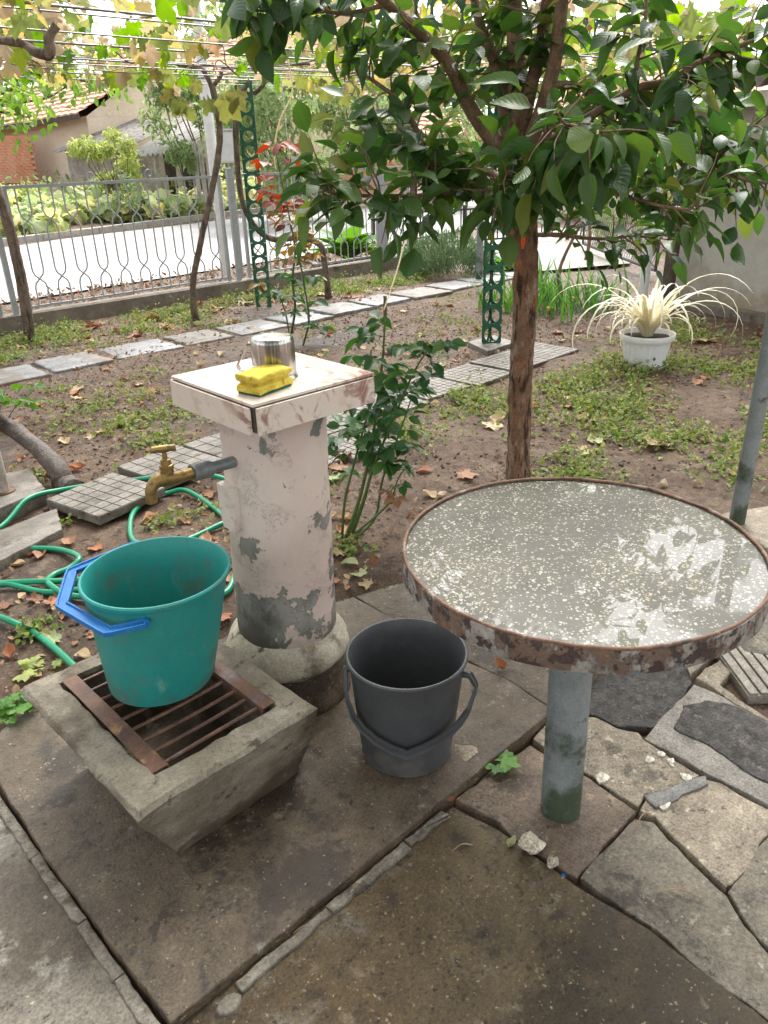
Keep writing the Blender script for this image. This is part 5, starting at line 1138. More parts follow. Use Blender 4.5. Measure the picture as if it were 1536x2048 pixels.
# ---- steel poles
pb_ = at(1474, 1040)
t = thing('pergola_pole', 'blue grey steel pole at the edge of the paving behind the table', 'pole', (pb_.x, pb_.y, -0.02))
MB().tube([(pb_.x, pb_.y, -0.05), (pb_.x - 0.01, pb_.y - 0.01, 2.3)], 0.034, 20).build('tube', MAT['post'], t)
MB().tube([(pb_.x - 0.01, pb_.y - 0.01, 2.29), (pb_.x - 0.01, pb_.y - 0.01, 2.305)], 0.045, 20).build('cap', MAT['post'], t)
pl_ = at(6, 985, 0.07)
t = thing('pergola_pole', 'thin weathered pole standing on the concrete footing by the hose', 'pole', (pl_.x, pl_.y, 0.07))
MB().tube([(pl_.x, pl_.y, 0.06), (pl_.x - 0.01, pl_.y, 2.3)], 0.036, 16).build('tube', MAT['plank'], t)
MB().tube([(pl_.x, pl_.y, 0.076), (pl_.x, pl_.y, 0.082)], 0.06, 16).build('foot_plate', MAT['rust'], t)
m = MB(); rp_ = [at(150, 985, 0.0), at(128, 965, 0.02), at(118, 942, 0.08), at(85, 905, 0.14), at(40, 868, 0.2), at(-10, 838, 0.3), at(-60, 800, 0.5), at(-120, 700, 0.9)]
rr_ = spline(rp_, 8); m.tube(rr_, lerps([0.07, 0.06, 0.053, 0.048, 0.044, 0.042, 0.04, 0.036], len(rr_)), 18); m.jitter(0.012, 8, 3); m.jitter(0.005, 25, 3)
tag(m.build('bent_vine', MAT['root'], None, tuple(rp_[0]), smooth=True), 'thick dark wet vine stem bending out of the soil near the tiles', 'vine')
# small debris on the paving
def chunk(name, label, c, s, mat, seedn, cat, flat=0.5, group=None):
    r = random.Random(seedn); bm = bmesh.new(); bmesh.ops.create_icosphere(bm, subdivisions=2, radius=1)
    m = MB(); off = Vector((seedn, seedn * 2, 0)); lim = [(rv(r).normalized(), r.uniform(0.45, 0.8)) for _ in range(7)]
    for v in bm.verts:
        p = v.co.copy()
        for n_, d_ in lim:
            e = p.dot(n_) - d_
            if e > 0: p -= n_ * e
        p += noise.noise_vector(p * 1.5 + off) * 0.25
        m.v.append((c[0] + p.x * s, c[1] + p.y * s * r.uniform(0.8, 0.82), c[2] + (p.z + 0.55) * s * flat))
    m.f = [tuple(v.index for v in f.verts) for f in bm.faces]; m.mi = [0] * len(m.f); m.uv = [(0, 0, 0)] * len(m.v); bm.free()
    return tag(m.build(name, mat, None, c, smooth=30), label, cat, group)
def onp(u, v, z=-0.03): return at(u, v, z)
chunk('mortar_chunk', 'pale broken mortar chunk lying in the joint before the table leg', onp(1064, 1692, -.02), 0.042, MAT['stonechip'], 3, 'rubble', 0.5)
chunk('mortar_chunk', 'small rounded beige stone beside the broken mortar chunk', onp(1108, 1728, -.025), 0.022, MAT['stonechip'], 4, 'rubble', 0.7)
chunk('bottle_cap_scrap', 'tiny blue plastic scrap wedged in the paving joint', onp(1128, 1752, -.045), 0.010, MAT['blue'], 5, 'scrap', 0.7)
chunk('mortar_chunk', 'cracked grey mortar lump at the slab edge by the black bucket', onp(925, 1510, -.02), 0.06, MAT['stone_b'], 6, 'rubble', 0.35)
for i, (u, v, s) in enumerate(((1300, 1518, 0.016), (1322, 1508, 0.014), (1342, 1522, 0.014), (1343, 1530, 0.008), (1374, 1554, 0.016), (1205, 1555, 0.024), (1330, 1608, 0.022), (1245, 1565, 0.006), (1364, 1550, 0.009))):
    p = onp(u, v, -0.024); m = MB(); r = random.Random(60 + i); n = 7
    ring = [(p.x + s * r.uniform(0.6, 1.2) * math.cos(a), p.y + s * r.uniform(0.5, 1.0) * math.sin(a)) for a in np.linspace(0, 6.28, n + 1)[:-1]]
    piece(ring, -0.022, 0.006, 80 + i, gap=0, jit=0.001, step=0.01, rnd_=0.001)
    o = piece(ring, -0.023, 0.006, 80 + i, gap=0, jit=0.001, step=0.01, rnd_=0.001).build('paint_flake', MAT['paintchip'], None, (p.x, p.y, -0.026)); tag(o, 'pale flake of old paint lying on the crazy paving', 'flake', 'paint flakes on the paving')
gs = [tuple(q) for q in pxpoly([(1290, 1592), (1345, 1578), (1352, 1568), (1412, 1552), (1415, 1566), (1360, 1585), (1352, 1595), (1312, 1612)], -0.02)]
tag(piece(gs, -0.0215, 0.008, 95, gap=-0.004, jit=0.005, step=0.012, rnd_=0.001).build('cement_shard', MAT['greychip'], None, (gs[0][0], gs[0][1], -0.03)), 'thin dark grey cement shard on the crazy paving joint', 'shard')
for i, (u, v, lab) in enumerate(((884, 990, 'pale round nut on the soil between rose and table'), (1327, 968, 'brown nut on the soil behind the table, paler one beside it'), (1395, 967, 'pale brown nut on the soil near the steel pole'))):
    p = at(u, v, 0.0); chunk('walnut', lab, (p.x, p.y, gz(p.x, p.y) + 0.002), 0.03, MAT['nut'], 20 + i, 'nut', 0.95)
for i, (a, b, lab) in enumerate((((585, 1868), (632, 1855), 'straw coloured twig on the front slab beside the mortar joint'), ((905, 1702), (945, 1690), 'dry twig on the front slab near the paving corner'), ((1320, 1780), (1405, 1797), 'thin reddish twig lying across the grey paving stone'), ((1055, 1705), (1068, 1672), 'thin curved twig sticking up by the mortar chunk'), ((1120, 1648), (1130, 1665), 'short twig at the foot of the table leg'), ((1270, 1660), (1300, 1620), 'fine dry roots in the joint beside the table leg'))):
    p, q = at(*a, -0.026), at(*b, -0.024); mid = (p + q) / 2 + Vector((0.004, 0.006, 0.006))
    tag(MB().tube(spline([p, mid, q], 5), 0.0016, 5).build('twig', MAT['twig'], None, tuple(p)), lab, 'twig')

# ================================================================== PERSIMMON TREE
def bark_tube(path, rad, n, amp, sc, seedn):
    m = MB(); m.tube(path, rad, n)
    out = []
    for i, p in enumerate(m.v):
        ring = min(i // n, len(path) - 1); c = path[ring]; d = Vector(p) - c
        if d.length > 1e-5:
            q = Vector((p[0] * sc, p[1] * sc, p[2] * sc * 0.28)) + Vector((seedn, 0, 0))
            k = abs(noise.noise(q)) * 1.6 - 0.35 + 0.5 * noise.noise(q * 2.7)
            d = d + d.normalized() * k * amp
        out.append(tuple(c + d))
    m.v = out; return m
tb = at(1040, 985, -0.02)
tree = thing('persimmon_tree', 'persimmon tree with scaly reddish trunk and large glossy leaves', 'tree', tb)
TD = tb.dot(FH)
trunk_pts = [vat(1040, 1000, TD - 0.0), vat(1037, 950, TD), vat(1038, 860, TD), vat(1041, 760, TD), vat(1048, 640, TD + .01), vat(1052, 540, TD + .01), vat(1050, 450, TD), vat(1046, 370, TD), vat(1042, 300, TD), vat(1040, 230, TD)]
tp_ = spline(trunk_pts, 16)
bark_tube(tp_, lerps([0.068, 0.058, 0.055, 0.053, 0.053, 0.053, 0.052, 0.047, 0.038, 0.03], len(tp_)), 48, 0.009, 34, 3).build('trunk', MAT['bark'], tree, smooth=True)
pm = [vat(1049, 478, TD) - FH * 0.054 - Vector((RV.x, RV.y, 0)) * 0.015]
MB().tube(spline([pm[0] + Vector((0, 0, 0.03)), pm[0], pm[0] + Vector((0, 0, -0.035))], 4), lerps([0.006, 0.014, 0.004], 9), 8, flat=0.5).build('paint_mark', MAT['orange_mark'], tree)
LIMBS = [  # (points as survey u, v, distance offset), radii
 ([(1022, 300, 0), (990, 285, -.02), (940, 215, -.05), (905, 140, -.08), (860, 85, -.12), (800, 30, -.15), (740, -20, -.2), (640, -90, -.25)], [.04, .04, .036, .034, .03, .026, .02, .012]),
 ([(1020, 320, 0), (1010, 220, .05), (1000, 150, .1), (975, 90, .12), (955, 30, .15), (940, -60, .2)], [.036, .034, .032, .028, .024, .018]),
 ([(1042, 270, 0), (1036, 160, .04), (1030, 60, .06), (1024, -60, .1), (1015, -160, .1)], [.046, .045, .042, .036, .028]),
 ([(1045, 260, 0), (1062, 175, -.03), (1080, 100, -.05), (1092, 20, -.08), (1100, -80, -.1)], [.036, .034, .032, .029, .024]),
 ([(1048, 330, 0), (1068, 265, -.05), (1088, 205, -.08), (1108, 130, -.12), (1120, 40, -.14), (1128, -60, -.15)], [.04, .039, .037, .034, .031, .026]),
 ([(1030, 480, 0), (1005, 440, -.03), (988, 405, -.06), (960, 375, -.1), (905, 355, -.14), (868, 335, -.18), (850, 300, -.2), (825, 245, -.2), (790, 195, -.22), (730, 150, -.25)], [.03, .029, .027, .024, .022, .019, .017, .014, .011, .007]),
 ([(985, 400, -.08), (930, 383, -.2), (850, 390, -.35), (770, 392, -.45), (690, 390, -.5), (640, 380, -.5)], [.012, .011, .009, .008, .006, .003]),
 ([(1105, 170, -.1), (1150, 172, -.05), (1215, 195, 0), (1290, 210, .1), (1380, 190, .15)], [.02, .018, .015, .012, .006]),
 ([(1085, 290, -.1), (1150, 250, -.2), (1215, 212, -.3), (1270, 178, -.35), (1340, 160, -.4), (1400, 125, -.45), (1470, 95, -.5), (1560, 60, -.5)], [.02, .02, .019, .018, .016, .013, .01, .006]),
 ([(1265, 180, -.35), (1275, 120, -.35), (1290, 40, -.4), (1295, -40, -.4)], [.011, .01, .008, .005]),
 ([(1080, 300, .05), (1200, 255, .05), (1330, 240, 0), (1375, 250, -.05), (1400, 290, -.05), (1425, 325, -.08), (1475, 355, -.1), (1540, 365, -.1), (1620, 340, -.1)], [.02, .017, .014, .013, .012, .011, .009, .007, .004]),
 ([(1425, 325, -.08), (1480, 275, -.15), (1540, 225, -.2), (1600, 200, -.2)], [.008, .007, .005, .003]),
 ([(1050, 430, 0), (1100, 400, -.15), (1170, 370, -.3), (1260, 395, -.38), (1340, 415, -.42), (1400, 418, -.45)], [.016, .014, .011, .009, .007, .003]),
 ([(1052, 470, 0), (1110, 470, .05), (1200, 478, .1), (1270, 472, .1), (1340, 480, .1)], [.015, .012, .009, .006, .003]),
 ([(1045, 400, -.06), (1065, 330, -.3), (1090, 270, -.5), (1140, 250, -.7), (1190, 270, -.8)], [.018, .015, .012, .008, .004]),
 ([(1040, 420, -.06), (1015, 400, -.25), (1000, 370, -.42), (1020, 340, -.5)], [.014, .011, .007, .004]),
 ([(1030, 380, .05), (960, 330, .3), (880, 300, .55), (800, 270, .7), (720, 250, .8)], [.02, .016, .012, .008, .004]),
 ([(1060, 330, .05), (1130, 290, .35), (1220, 300, .6), (1330, 320, .7), (1450, 300, .8)], [.02, .016, .012, .008, .004]),
 ([(640, -90, -.25), (570, -60, -.3), (520, -20, -.3), (480, 20, -.35)], [.012, .009, .006, .003]),
 ([(770, 10, -.18), (700, 25, -.2), (640, 20, -.25), (600, 0, -.3)], [.011, .009, .006, .003]),
]
r = random.Random(11); leaf4 = []
def add_twig(m, p, d, L, size, nl, droop=0.5):
    d = d.normalized(); pts = [p]; q = p.copy(); dd = d.copy()
    for k in range(4):
        dd = (dd + rv(r, 0.22) + Vector((0, 0, -0.08))).normalized(); q = q + dd * L / 4; pts.append(q.copy())
    sp_ = spline(pts, 3); m.tube(sp_, lerps([0.0042, 0.003, 0.0016], len(sp_)), 5)
    for k in range(nl):
        u = 0.2 + 0.8 * k / max(1, nl - 1); pp = sp_[int(u * (len(sp_) - 1))]
        side = dd.cross(Vector((0, 0, 1))); side = side.normalized() if side.length > 1e-3 else Vector((1, 0, 0))
        ld = dd * r.uniform(0.2, 0.8) + side * (1 if k % 2 else -1) * r.uniform(0.5, 1.1) + Vector((0, 0, -droop * r.uniform(0.2, 1.7)))
        if k == nl - 1: ld = dd + Vector((0, 0, -droop * r.uniform(0.5, 1.5)))
        leaf4.append(orient(pp + ld.normalized() * 0.012, ld, Vector((0, 0, 1)) + rv(r, 0.55), size * r.uniform(0.5, 1.35), r.uniform(-0.6, 0.6)))
for li, (pts, rad) in enumerate(LIMBS):
    P_ = [vat(u, v, TD + o_) for u, v, o_ in pts]; sp_ = spline(P_, 9)
    rad = [q_ * 0.8 for q_ in rad]
    m = bark_tube(sp_, lerps(rad, len(sp_)), 14 if max(rad) > .02 else 9, 0.0025, 40, li)
    Ltot = sum((sp_[i + 1] - sp_[i]).length for i in range(len(sp_) - 1))
    thin = rad[0] < 0.022
    n = int(Ltot * (40 if thin else 27)); start = 0.18 if thin else 0.3
    if li in (2, 3, 4): n = int(Ltot * 21)
    if li in (10, 11, 12, 13, 17): n = int(n * 0.72)
    for k in range(n):
        u = start + (1 - start) * (k + r.random()) / n
        i = min(len(sp_) - 2, int(u * (len(sp_) - 1))); p = sp_[i]; tdir = (sp_[i + 1] - sp_[i]).normalized()
        out = rv(r); out = out - tdir * out.dot(tdir)
        d = tdir * 0.6 + out.normalized() * 0.9 + Vector((0, 0, 0.5 if li in (12, 13) else 0.35 if li == 6 else -0.1))
        add_twig(m, p, d, r.uniform(0.08, 0.25), 0.104 if li != 14 else 0.135, r.choice((3, 4, 5)), r.choice((0.0, 0.2, 0.5)) * (0.2 if li in (6, 12, 13) else 1))
    m.build('limb', MAT['limb'], tree, smooth=True)
protos = [leaf_mesh('', None, 1, w, fo, dr, tw, wv, seed=s, peak=pk) for s, (w, fo, dr, tw, wv, pk) in enumerate(((0.56, 0.15, 0.22, 0.1, 0.02, 0.42), (0.5, 0.3, 0.35, -0.25, 0.03, 0.4), (0.6, 0.1, 0.12, 0.2, 0.03, 0.45), (0.52, 0.22, 0.45, 0.35, 0.02, 0.4), (0.48, 0.42, 0.28, -0.1, 0.04, 0.42), (0.58, 0.05, 0.3, -0.4, 0.03, 0.44), (0.46, 0.55, 0.6, 0.5, 0.06, 0.4), (0.62, -0.12, -0.15, -0.3, 0.06, 0.46), (0.44, 0.3, 0.75, -0.6, 0.05, 0.38)))]
print('persimmon leaves', len(leaf4))
place_leaves('leaf', tree, protos, MAT['leaf_tree'], leaf4, 'crown', 300)

# ================================================================== PERGOLA: wires, green beam, trellis strips, vines
PZ = 2.2
def wire(pts, rad, name, label, mat='wire'):
    tag(MB().tube(spline(pts, 6), rad, 5).build(name, MAT[mat], None, tuple(pts[0]), smooth=True), label, 'wire', 'pergola wires')
for i, (y, dz) in enumerate(((3.95, 0.0), (4.2, 0.015), (4.62, -0.01), (5.28, 0.02), (5.75, 0.0), (6.05, -0.01), (6.12, 0.03), (6.7, 0.02), (7.25, 0.0), (7.32, 0.05))):
    wire([(-2.5, y - 0.05, PZ + dz), (1.5, y, PZ + dz - 0.02), (5.0, y + 0.02, PZ + dz - 0.02), (9.5, y, PZ + dz)], 0.0045 if i % 3 else 0.007, 'pergola_wire', ('thick' if i % 3 == 0 else 'thin') + ' grey pergola wire stretched parallel to the fence')
for i, (x0, x1) in enumerate(((1.4, 3.4), (2.6, 4.5), (4.4, 4.6), (6.3, 6.2))):
    wire([(x0, 3.2, PZ + 0.02), ((x0 + x1) / 2, 5.4, PZ), (x1, 7.6, PZ + 0.02)], 0.006, 'pergola_wire', 'grey cross wire of the pergola running towards the fence')
def perforated(a, b, w, hole, name, label, nface=1, up=None, cat='trellis'):
    """punched steel strip: plate with a row of round holes"""
    a, b = Vector(a), Vector(b); d = (b - a).normalized(); L = (b - a).length; n = int(L / (hole * 1.18)); pitch = L / n
    m = MB(); faces = ([Vector(up)] if up is not None else [])
    for side in faces:
        s = side.normalized(); nn = d.cross(s).normalized(); K = 24
        for k in range(n):
            c = a + d * (pitch * (k + 0.5)); vs_ = []
            for q in range(K):
                t_ = 2 * math.pi * q / K + math.pi / K; ct, st = math.cos(t_), math.sin(t_)
                rr = hole / 2
                # outer rectangle point in the same direction
                e = 1 / max(abs(ct) / (pitch / 2), abs(st) / (w / 2))
                for z_ in (0.002, -0.002):
                    vs_.append(c + d * ct * rr + s * st * rr + nn * z_); vs_.append(c + d * ct * e + s * st * e + nn * z_)
            fs = []
            for q in range(K):
                q2 = (q + 1) % K; i, j = q * 4, q2 * 4
                fs += [(i, i + 1, j + 1, j), (i + 2, j + 2, j + 3, i + 3), (i, j, j + 2, i + 2)]
            m.add(vs_, fs)
    return m
TRV = Vector((RV.x, RV.y, 0)).normalized()
# strip standing by the fence
ta = at(528, 612); t = thing('trellis_post', 'green punched steel strip standing upright by the fence', 'trellis', (ta.x, ta.y, 0))
tdirv = vat(490, 200, ta.dot(FH)); tdirv = Vector((tdirv.x, tdirv.y, 2.2))
perforated(Vector((ta.x, ta.y, -0.02)), tdirv, 0.17, 0.112, '', '', up=TRV).build('strip', MAT['trellis'], t, smooth=False)
for s in (-1, 1): MB().bar(Vector((ta.x, ta.y, -0.02)) + TRV * s * 0.084, tdirv + TRV * s * 0.084, 0.004, 0.022, up=FH).build('flange', MAT['trellis'], t, smooth=False)
# short three-sided column of punched strip on its own slab
tc = at(981, 690); t = thing('trellis_post', 'green punched steel strip column standing on a small slab behind the trunk', 'trellis', (tc.x, tc.y, 0))
for ang_, off in ((0, 0), (2.09, 0.0), (-2.09, 0.0)):
    sdir = Matrix.Rotation(ang_, 3, 'Z') @ TRV; cc = Vector((tc.x, tc.y, 0.02)) + Matrix.Rotation(ang_ - math.pi / 2, 3, 'Z') @ TRV * 0.048
    perforated(cc, cc + Vector((0, 0, 2.2)), 0.16, 0.125, '', '', up=sdir).build('strip', MAT['trellis'], t, smooth=False)
MB().tube([(tc.x, tc.y, 0.0), (tc.x, tc.y, 2.2)], 0.006, 6).build('rod', MAT['trellis'], t)
tag(piece([tuple(p) for p in pxpoly([(935, 690), (975, 709), (1030, 690), (988, 676)], 0.0)], 0.028, 0.06, 400, gap=0, jit=0.006).build('footing_tile', MAT['tile_grey'], None, (tc.x, tc.y, -0.02)), 'small square slab under the green punched steel column', 'tile')
t = thing('pergola_beam', 'green punched steel beam crossing the pergola above the tree', 'beam', (4.0, 3.2, PZ))
perforated((-1.5, 3.22, PZ), (8.5, 3.17, PZ), 0.13, 0.1, '', '', up=Vector((0, 0, 1))).build('strip', MAT['trellis'], t, smooth=False)
MB().bar((-1.5, 3.225, PZ + 0.066), (8.5, 3.175, PZ + 0.066), 0.03, 0.003).build('flange', MAT['trellis'], t, smooth=False)
MB().bar((-1.5, 3.225, PZ - 0.066), (8.5, 3.175, PZ - 0.066), 0.03, 0.003).build('flange', MAT['trellis'], t, smooth=False)

r = random.Random(23)
def vine_trunk(label, pts, rad, extra=()):
    b = Vector(pts[0]); t = thing('grape_vine', label, 'vine', b)
    sp_ = spline(pts, 10); bark_tube(sp_, lerps(rad, len(sp_)), 14, 0.006, 30, len(label)).build('trunk', MAT['vinebark'], t, smooth=True)
    for e, er in extra:
        s2 = spline(e, 8); bark_tube(s2, lerps(er, len(s2)), 9, 0.004, 40, 3).build('limb', MAT['vinebark'], t, smooth=True)
    return t
D1 = at(60, 682).dot(FH); D2 = at(392, 645).dot(FH); D3 = at(655, 598).dot(FH)
vine_trunk('thick leaning vine trunk in front of the left fence post' if False else 'thick leaning vine trunk rising past the grey fence post', [at(60, 690, -.05), vat(55, 640, D1), vat(42, 560, D1), vat(22, 470, D1), vat(0, 400, D1), vat(-40, 290, D1), vat(-70, 180, D1)], [.055, .05, .048, .046, .043, .04, .035])
MV = vine_trunk('slender crooked vine trunk forking below the wires', [at(395, 648, -.05), vat(388, 620, D2), vat(386, 565, D2), vat(398, 500, D2), vat(415, 420, D2), vat(432, 340, D2), vat(440, 270, D2), vat(432, 210, D2), vat(424, 172, D2)], [.042, .034, .03, .029, .029, .029, .028, .03, .03],
    [([vat(424, 175, D2), vat(412, 150, D2), vat(395, 135, D2), vat(330, 128, D2 + .1), vat(240, 122, D2 + .2)], [.024, .022, .02, .017, .012]), ([vat(424, 175, D2), vat(440, 155, D2), vat(452, 135, D2), vat(520, 130, D2 - .1), vat(620, 128, D2 - .2)], [.02, .018, .016, .014, .01])])
vine_trunk('dark vine trunk twisting beside the green trellis strip', [at(656, 602, -.05), vat(655, 570, D3), vat(648, 520, D3), vat(640, 490, D3), vat(600, 475, D3), vat(545, 478, D3 - .1), vat(508, 450, D3 - .2), vat(484, 400, D3 - .2), vat(474, 320, D3 - .2), vat(472, 230, D3 - .2), vat(482, 190, D3 - .2), vat(500, 160, D3 - .2)], [.042, .036, .034, .034, .033, .032, .03, .03, .03, .03, .028, .024],
    [([vat(482, 190, D3 - .2), vat(510, 185, D3 - .2), vat(525, 172, D3 - .25), vat(532, 160, D3 - .3)], [.024, .022, .02, .012])])
m = MB(); kn = [vat(115, 50, 4.6), vat(100, 75, 4.6), vat(98, 105, 4.6), vat(80, 108, 4.6), vat(60, 95, 4.65), vat(30, 84, 4.7), vat(-60, 80, 4.8)]
m.tube(spline(kn, 8), lerps([.02, .026, .03, .028, .022, .02, .018], 49), 10); m.jitter(0.014, 14, 3)
tag(m.build('vine_knot', MAT['vinebark'], None, tuple(kn[0]), smooth=True), 'gnarled old vine cane knotted round the pergola wires', 'vine')

# leaves trained along the wires
gl = [lobed_leaf(s, curl=c, depth=dp, crumple=cr) for s, c, dp, cr in ((1, 0.2, 0.3, 0.01), (2, 0.35, 0.35, 0.02), (3, 0.1, 0.25, 0.02), (4, 0.5, 0.3, 0.03), (5, 0.3, 0.38, 0.02))]
dl = [crumple_leaf(s) for s in (11, 13, 15)]
canopy, dry, green = [], [], []
wy = [-1.2, -0.6, 0.0, 0.5, 1.0, 1.5, 2.0, 2.5, 3.0, 3.4, 3.95, 4.3, 4.62, 5.0, 5.3, 5.75, 6.05, 6.4, 6.7, 7.0, 7.3]
for y0 in wy:
    x = -2.0
    while x < 9.2:
        x += r.uniform(0.02, 0.055)
        y = y0 + r.gauss(0, 0.14)
        g_ = noise.noise(Vector((x * 0.8, y * 0.8, 3.3))) + 0.5 * noise.noise(Vector((x * 2.1, y * 2.1, 1)))
        if g_ < (-0.12 if (y > 2.4 or x > 3) else -0.45): continue  # extra leaves kept above the patio, out of view, to shade the foreground
        # more open sky over the tree and the table side
        if (x - 4.3) ** 2 + (y - 2.6) ** 2 < 1.3 and r.random() < 0.35: continue
        z = PZ + r.choice((r.uniform(-0.02, 0.28), r.uniform(-0.02, 0.42), abs(r.gauss(0, 0.06)) - 0.02))
        if y > 3.8 and r.random() < 0.02: z = PZ - r.uniform(0.03, 0.15)
        M4 = orient((x, y, z), rv(r) + Vector((0, 0, -0.5)), Vector((0, 0, 1)) + rv(r, 0.8), r.uniform(0.09, 0.17))
        q = r.random()
        (dry if q < 0.16 else green if q < 0.42 else canopy).append(M4)
print('grape leaves', len(canopy), len(dry), len(green))
vt = thing('grape_vine', 'yellowing grape vine canopy trained over the pergola wires', 'vine', (3.5, 4.0, PZ))
place_leaves('leaf', vt, gl, MAT['leaf_grape'], canopy, 'canopy', 240)
place_leaves('leaf', vt, dl, MAT['leaf_grape_dry'], dry, 'dry_leaves', 30)
place_leaves('leaf', vt, gl, MAT['leaf_grape_green'], green, 'green_leaves', 30)
cn = MB()
for i in range(70):
    x, y = r.uniform(-1.5, 8.5), r.choice(wy[8:]) + r.gauss(0, .1); p = Vector((x, y, PZ + r.uniform(0, .1))); pts = [p]
    for k in range(5): p = p + Vector((r.uniform(-.2, .25), r.uniform(-.18, .18), r.uniform(-.09, .12))); pts.append(p)
    cn.tube(spline(pts, 3), r.uniform(0.003, 0.007), 4)
cn.build('canes', MAT['twig'], vt, kind='stuff', smooth=True)
# hanging leaves by the forked trunk
hang = []
for (u, v, dz, s) in ((360, 195, 0, .17), (350, 205, .05, .14), (335, 175, .1, .12), (375, 215, 0, .14), (412, 195, -.1, .17), (450, 190, -.3, .26), (470, 175, -.3, .24), (455, 200, 0, .14), (325, 190, 0, .1), (390, 160, 0, .14), (380, 150, .1, .14), (630, 225, -.5, .15), (690, 185, -.6, .14), (650, 170, -.6, .15), (600, 150, -.5, .14), (320, 115, -.6, .17), (335, 95, -.6, .16), (310, 135, -.6, .13), (30, 30, -2.2, .2), (8, 55, -2.2, .18), (60, 20, -2.3, .2), (45, 60, -2.2, .17), (1110, 10, -2.6, .2), (1070, 15, -2.4, .17)):
    p = vat(u, v, D2 + dz); hang.append(orient(p, Vector((rv(r, .3).x, rv(r, .3).y, -1)), -FH + rv(r, 0.5) + Vector((0, 0, .3)), s))
ht = thing('grape_vine', 'hanging grape leaves below the wires by the forked trunk', 'vine', (4, 6, PZ))
MAT['leaf_hang'] = leafmat('old_grape_leaf', [(0.0, (0.07, 0.10, 0.035)), (0.5, (0.12, 0.15, 0.05)), (0.8, (0.15, 0.17, 0.05)), (1.0, (0.2, 0.18, 0.06))], 0.6, 0.4, vein=0.15, spec=0.3)
place_leaves('leaf', ht, gl, MAT['leaf_hang'], hang, 'leaves', 300)
# pale tendrils and strings that hang from the wires
for i, (pts, rad, lab) in enumerate((([(570, 95, -1.2), (585, 180, -1.2), (560, 240, -1.1), (548, 300, -1.0), (552, 340, -1.0)], .006, 'pale dry vine shoot hanging above the red leaved rose'), ([(562, 150, -1.2), (575, 280, -1.2), (585, 380, -1.2), (600, 520, -1.1), (618, 655, -1.0)], .0035, 'white string tied from the wires to the rose cane'), ([(835, 420, -1.5), (808, 490, -1.5), (800, 520, -1.5), (788, 560, -1.5), (768, 620, -1.5)], .006, 'pale dry tendril tied to a short stake on the soil'))):
    pp_ = [vat(u, v, D2 + o_) for u, v, o_ in pts]
    tag(MB().tube(spline(pp_, 6), rad, 5).build('vine_tendril', MAT['blade_pale'] if i != 1 else MAT['white_paint'], None, tuple(pp_[-1]), smooth=True), lab, 'tendril')
st = at(770, 632); tag(MB().tube([(st.x, st.y, -0.05), (st.x + 0.01, st.y, 0.2)], [0.02, 0.017], 8).build('wooden_stake', MAT['vinebark'], None, (st.x, st.y, -0.02)), 'short brown stake behind the rose bush', 'stake')

# ================================================================== ROSES, POT PLANT, IRIS, JUNIPER
def rose(label, canes, leafspec, seedn, L=0.055):
    r_ = random.Random(seedn); b = Vector(canes[0][0][0]); t = thing('rose_bush', label, 'rose', b); groups = {}
    for ci, (pts, rad) in enumerate(canes):
        sp_ = spline(pts, 8); m = MB(); m.tube(sp_, lerps(rad, len(sp_)), 7)
        for k in range(int(len(sp_) * 0.8)):        # thorns
            i = r_.randrange(len(sp_) - 1); d = rv(r_).normalized(); p = sp_[i] + d * rad[0] * 0.7; m.tube([p, p + d * 0.006 + Vector((0, 0, -0.002))], [0.002, 0.0003], 4)
        spec = leafspec[ci] if isinstance(leafspec, list) else leafspec
        for (u0, u1, n, mat, size) in spec:
            for k in range(n):
                u = u0 + (u1 - u0) * (k + r_.random()) / n; i = min(len(sp_) - 1, int(u * (len(sp_) - 1))); p = sp_[i]
                a = r_.uniform(0, 6.28); d = Vector((math.cos(a), math.sin(a), r_.uniform(-0.1, 0.7))).normalized(); q = p + d * size * 1.3 + Vector((0, 0, -0.01))
                m.tube(spline([p, (p + q) / 2 + Vector((0, 0, 0.008)), q], 3), 0.0011, 4)
                side = d.cross(Vector((0, 0, 1))).normalized()
                for (f_, sd, sc_) in ((1.0, 0, 1.1), (0.85, 1, 1.0), (0.85, -1, 1.0), (0.45, 1, 0.8), (0.45, -1, 0.8)):
                    if sc_ < 0.9 and r_.random() < 0.4: continue
                    lp = p.lerp(q, f_); ld = (d if sd == 0 else side * sd + d * 0.35) + Vector((0, 0, r_.uniform(-0.7, 0.1)))
                    groups.setdefault(mat, []).append(orient(lp, ld, Vector((0, 0, 1)) + rv(r_, 0.5), size * sc_ * r_.uniform(0.8, 1.2), r_.uniform(-.4, .4)))
        m.build('cane', MAT['stem'], t, smooth=True)
    ps = [leaf_mesh('', None, 1, 0.62, f_, dr_, seed=s, n=5, peak=0.48) for s, (f_, dr_) in enumerate(((0.15, 0.2), (0.25, 0.1), (0.1, 0.35), (0.3, 0.25)))]
    tot = sum(len(v) for v in groups.values())
    for mat, ms in groups.items(): place_leaves('leaf', t, ps, MAT[mat], ms, 'foliage', int(290 * len(ms) / tot))
    return t
RB = at(690, 1080); DR = RB.dot(FH)
def rp(u, v, o_=0): return vat(u, v, DR + o_)
G3 = [(0.45, 1.0, 15, 'leaf_rose', 0.062)]
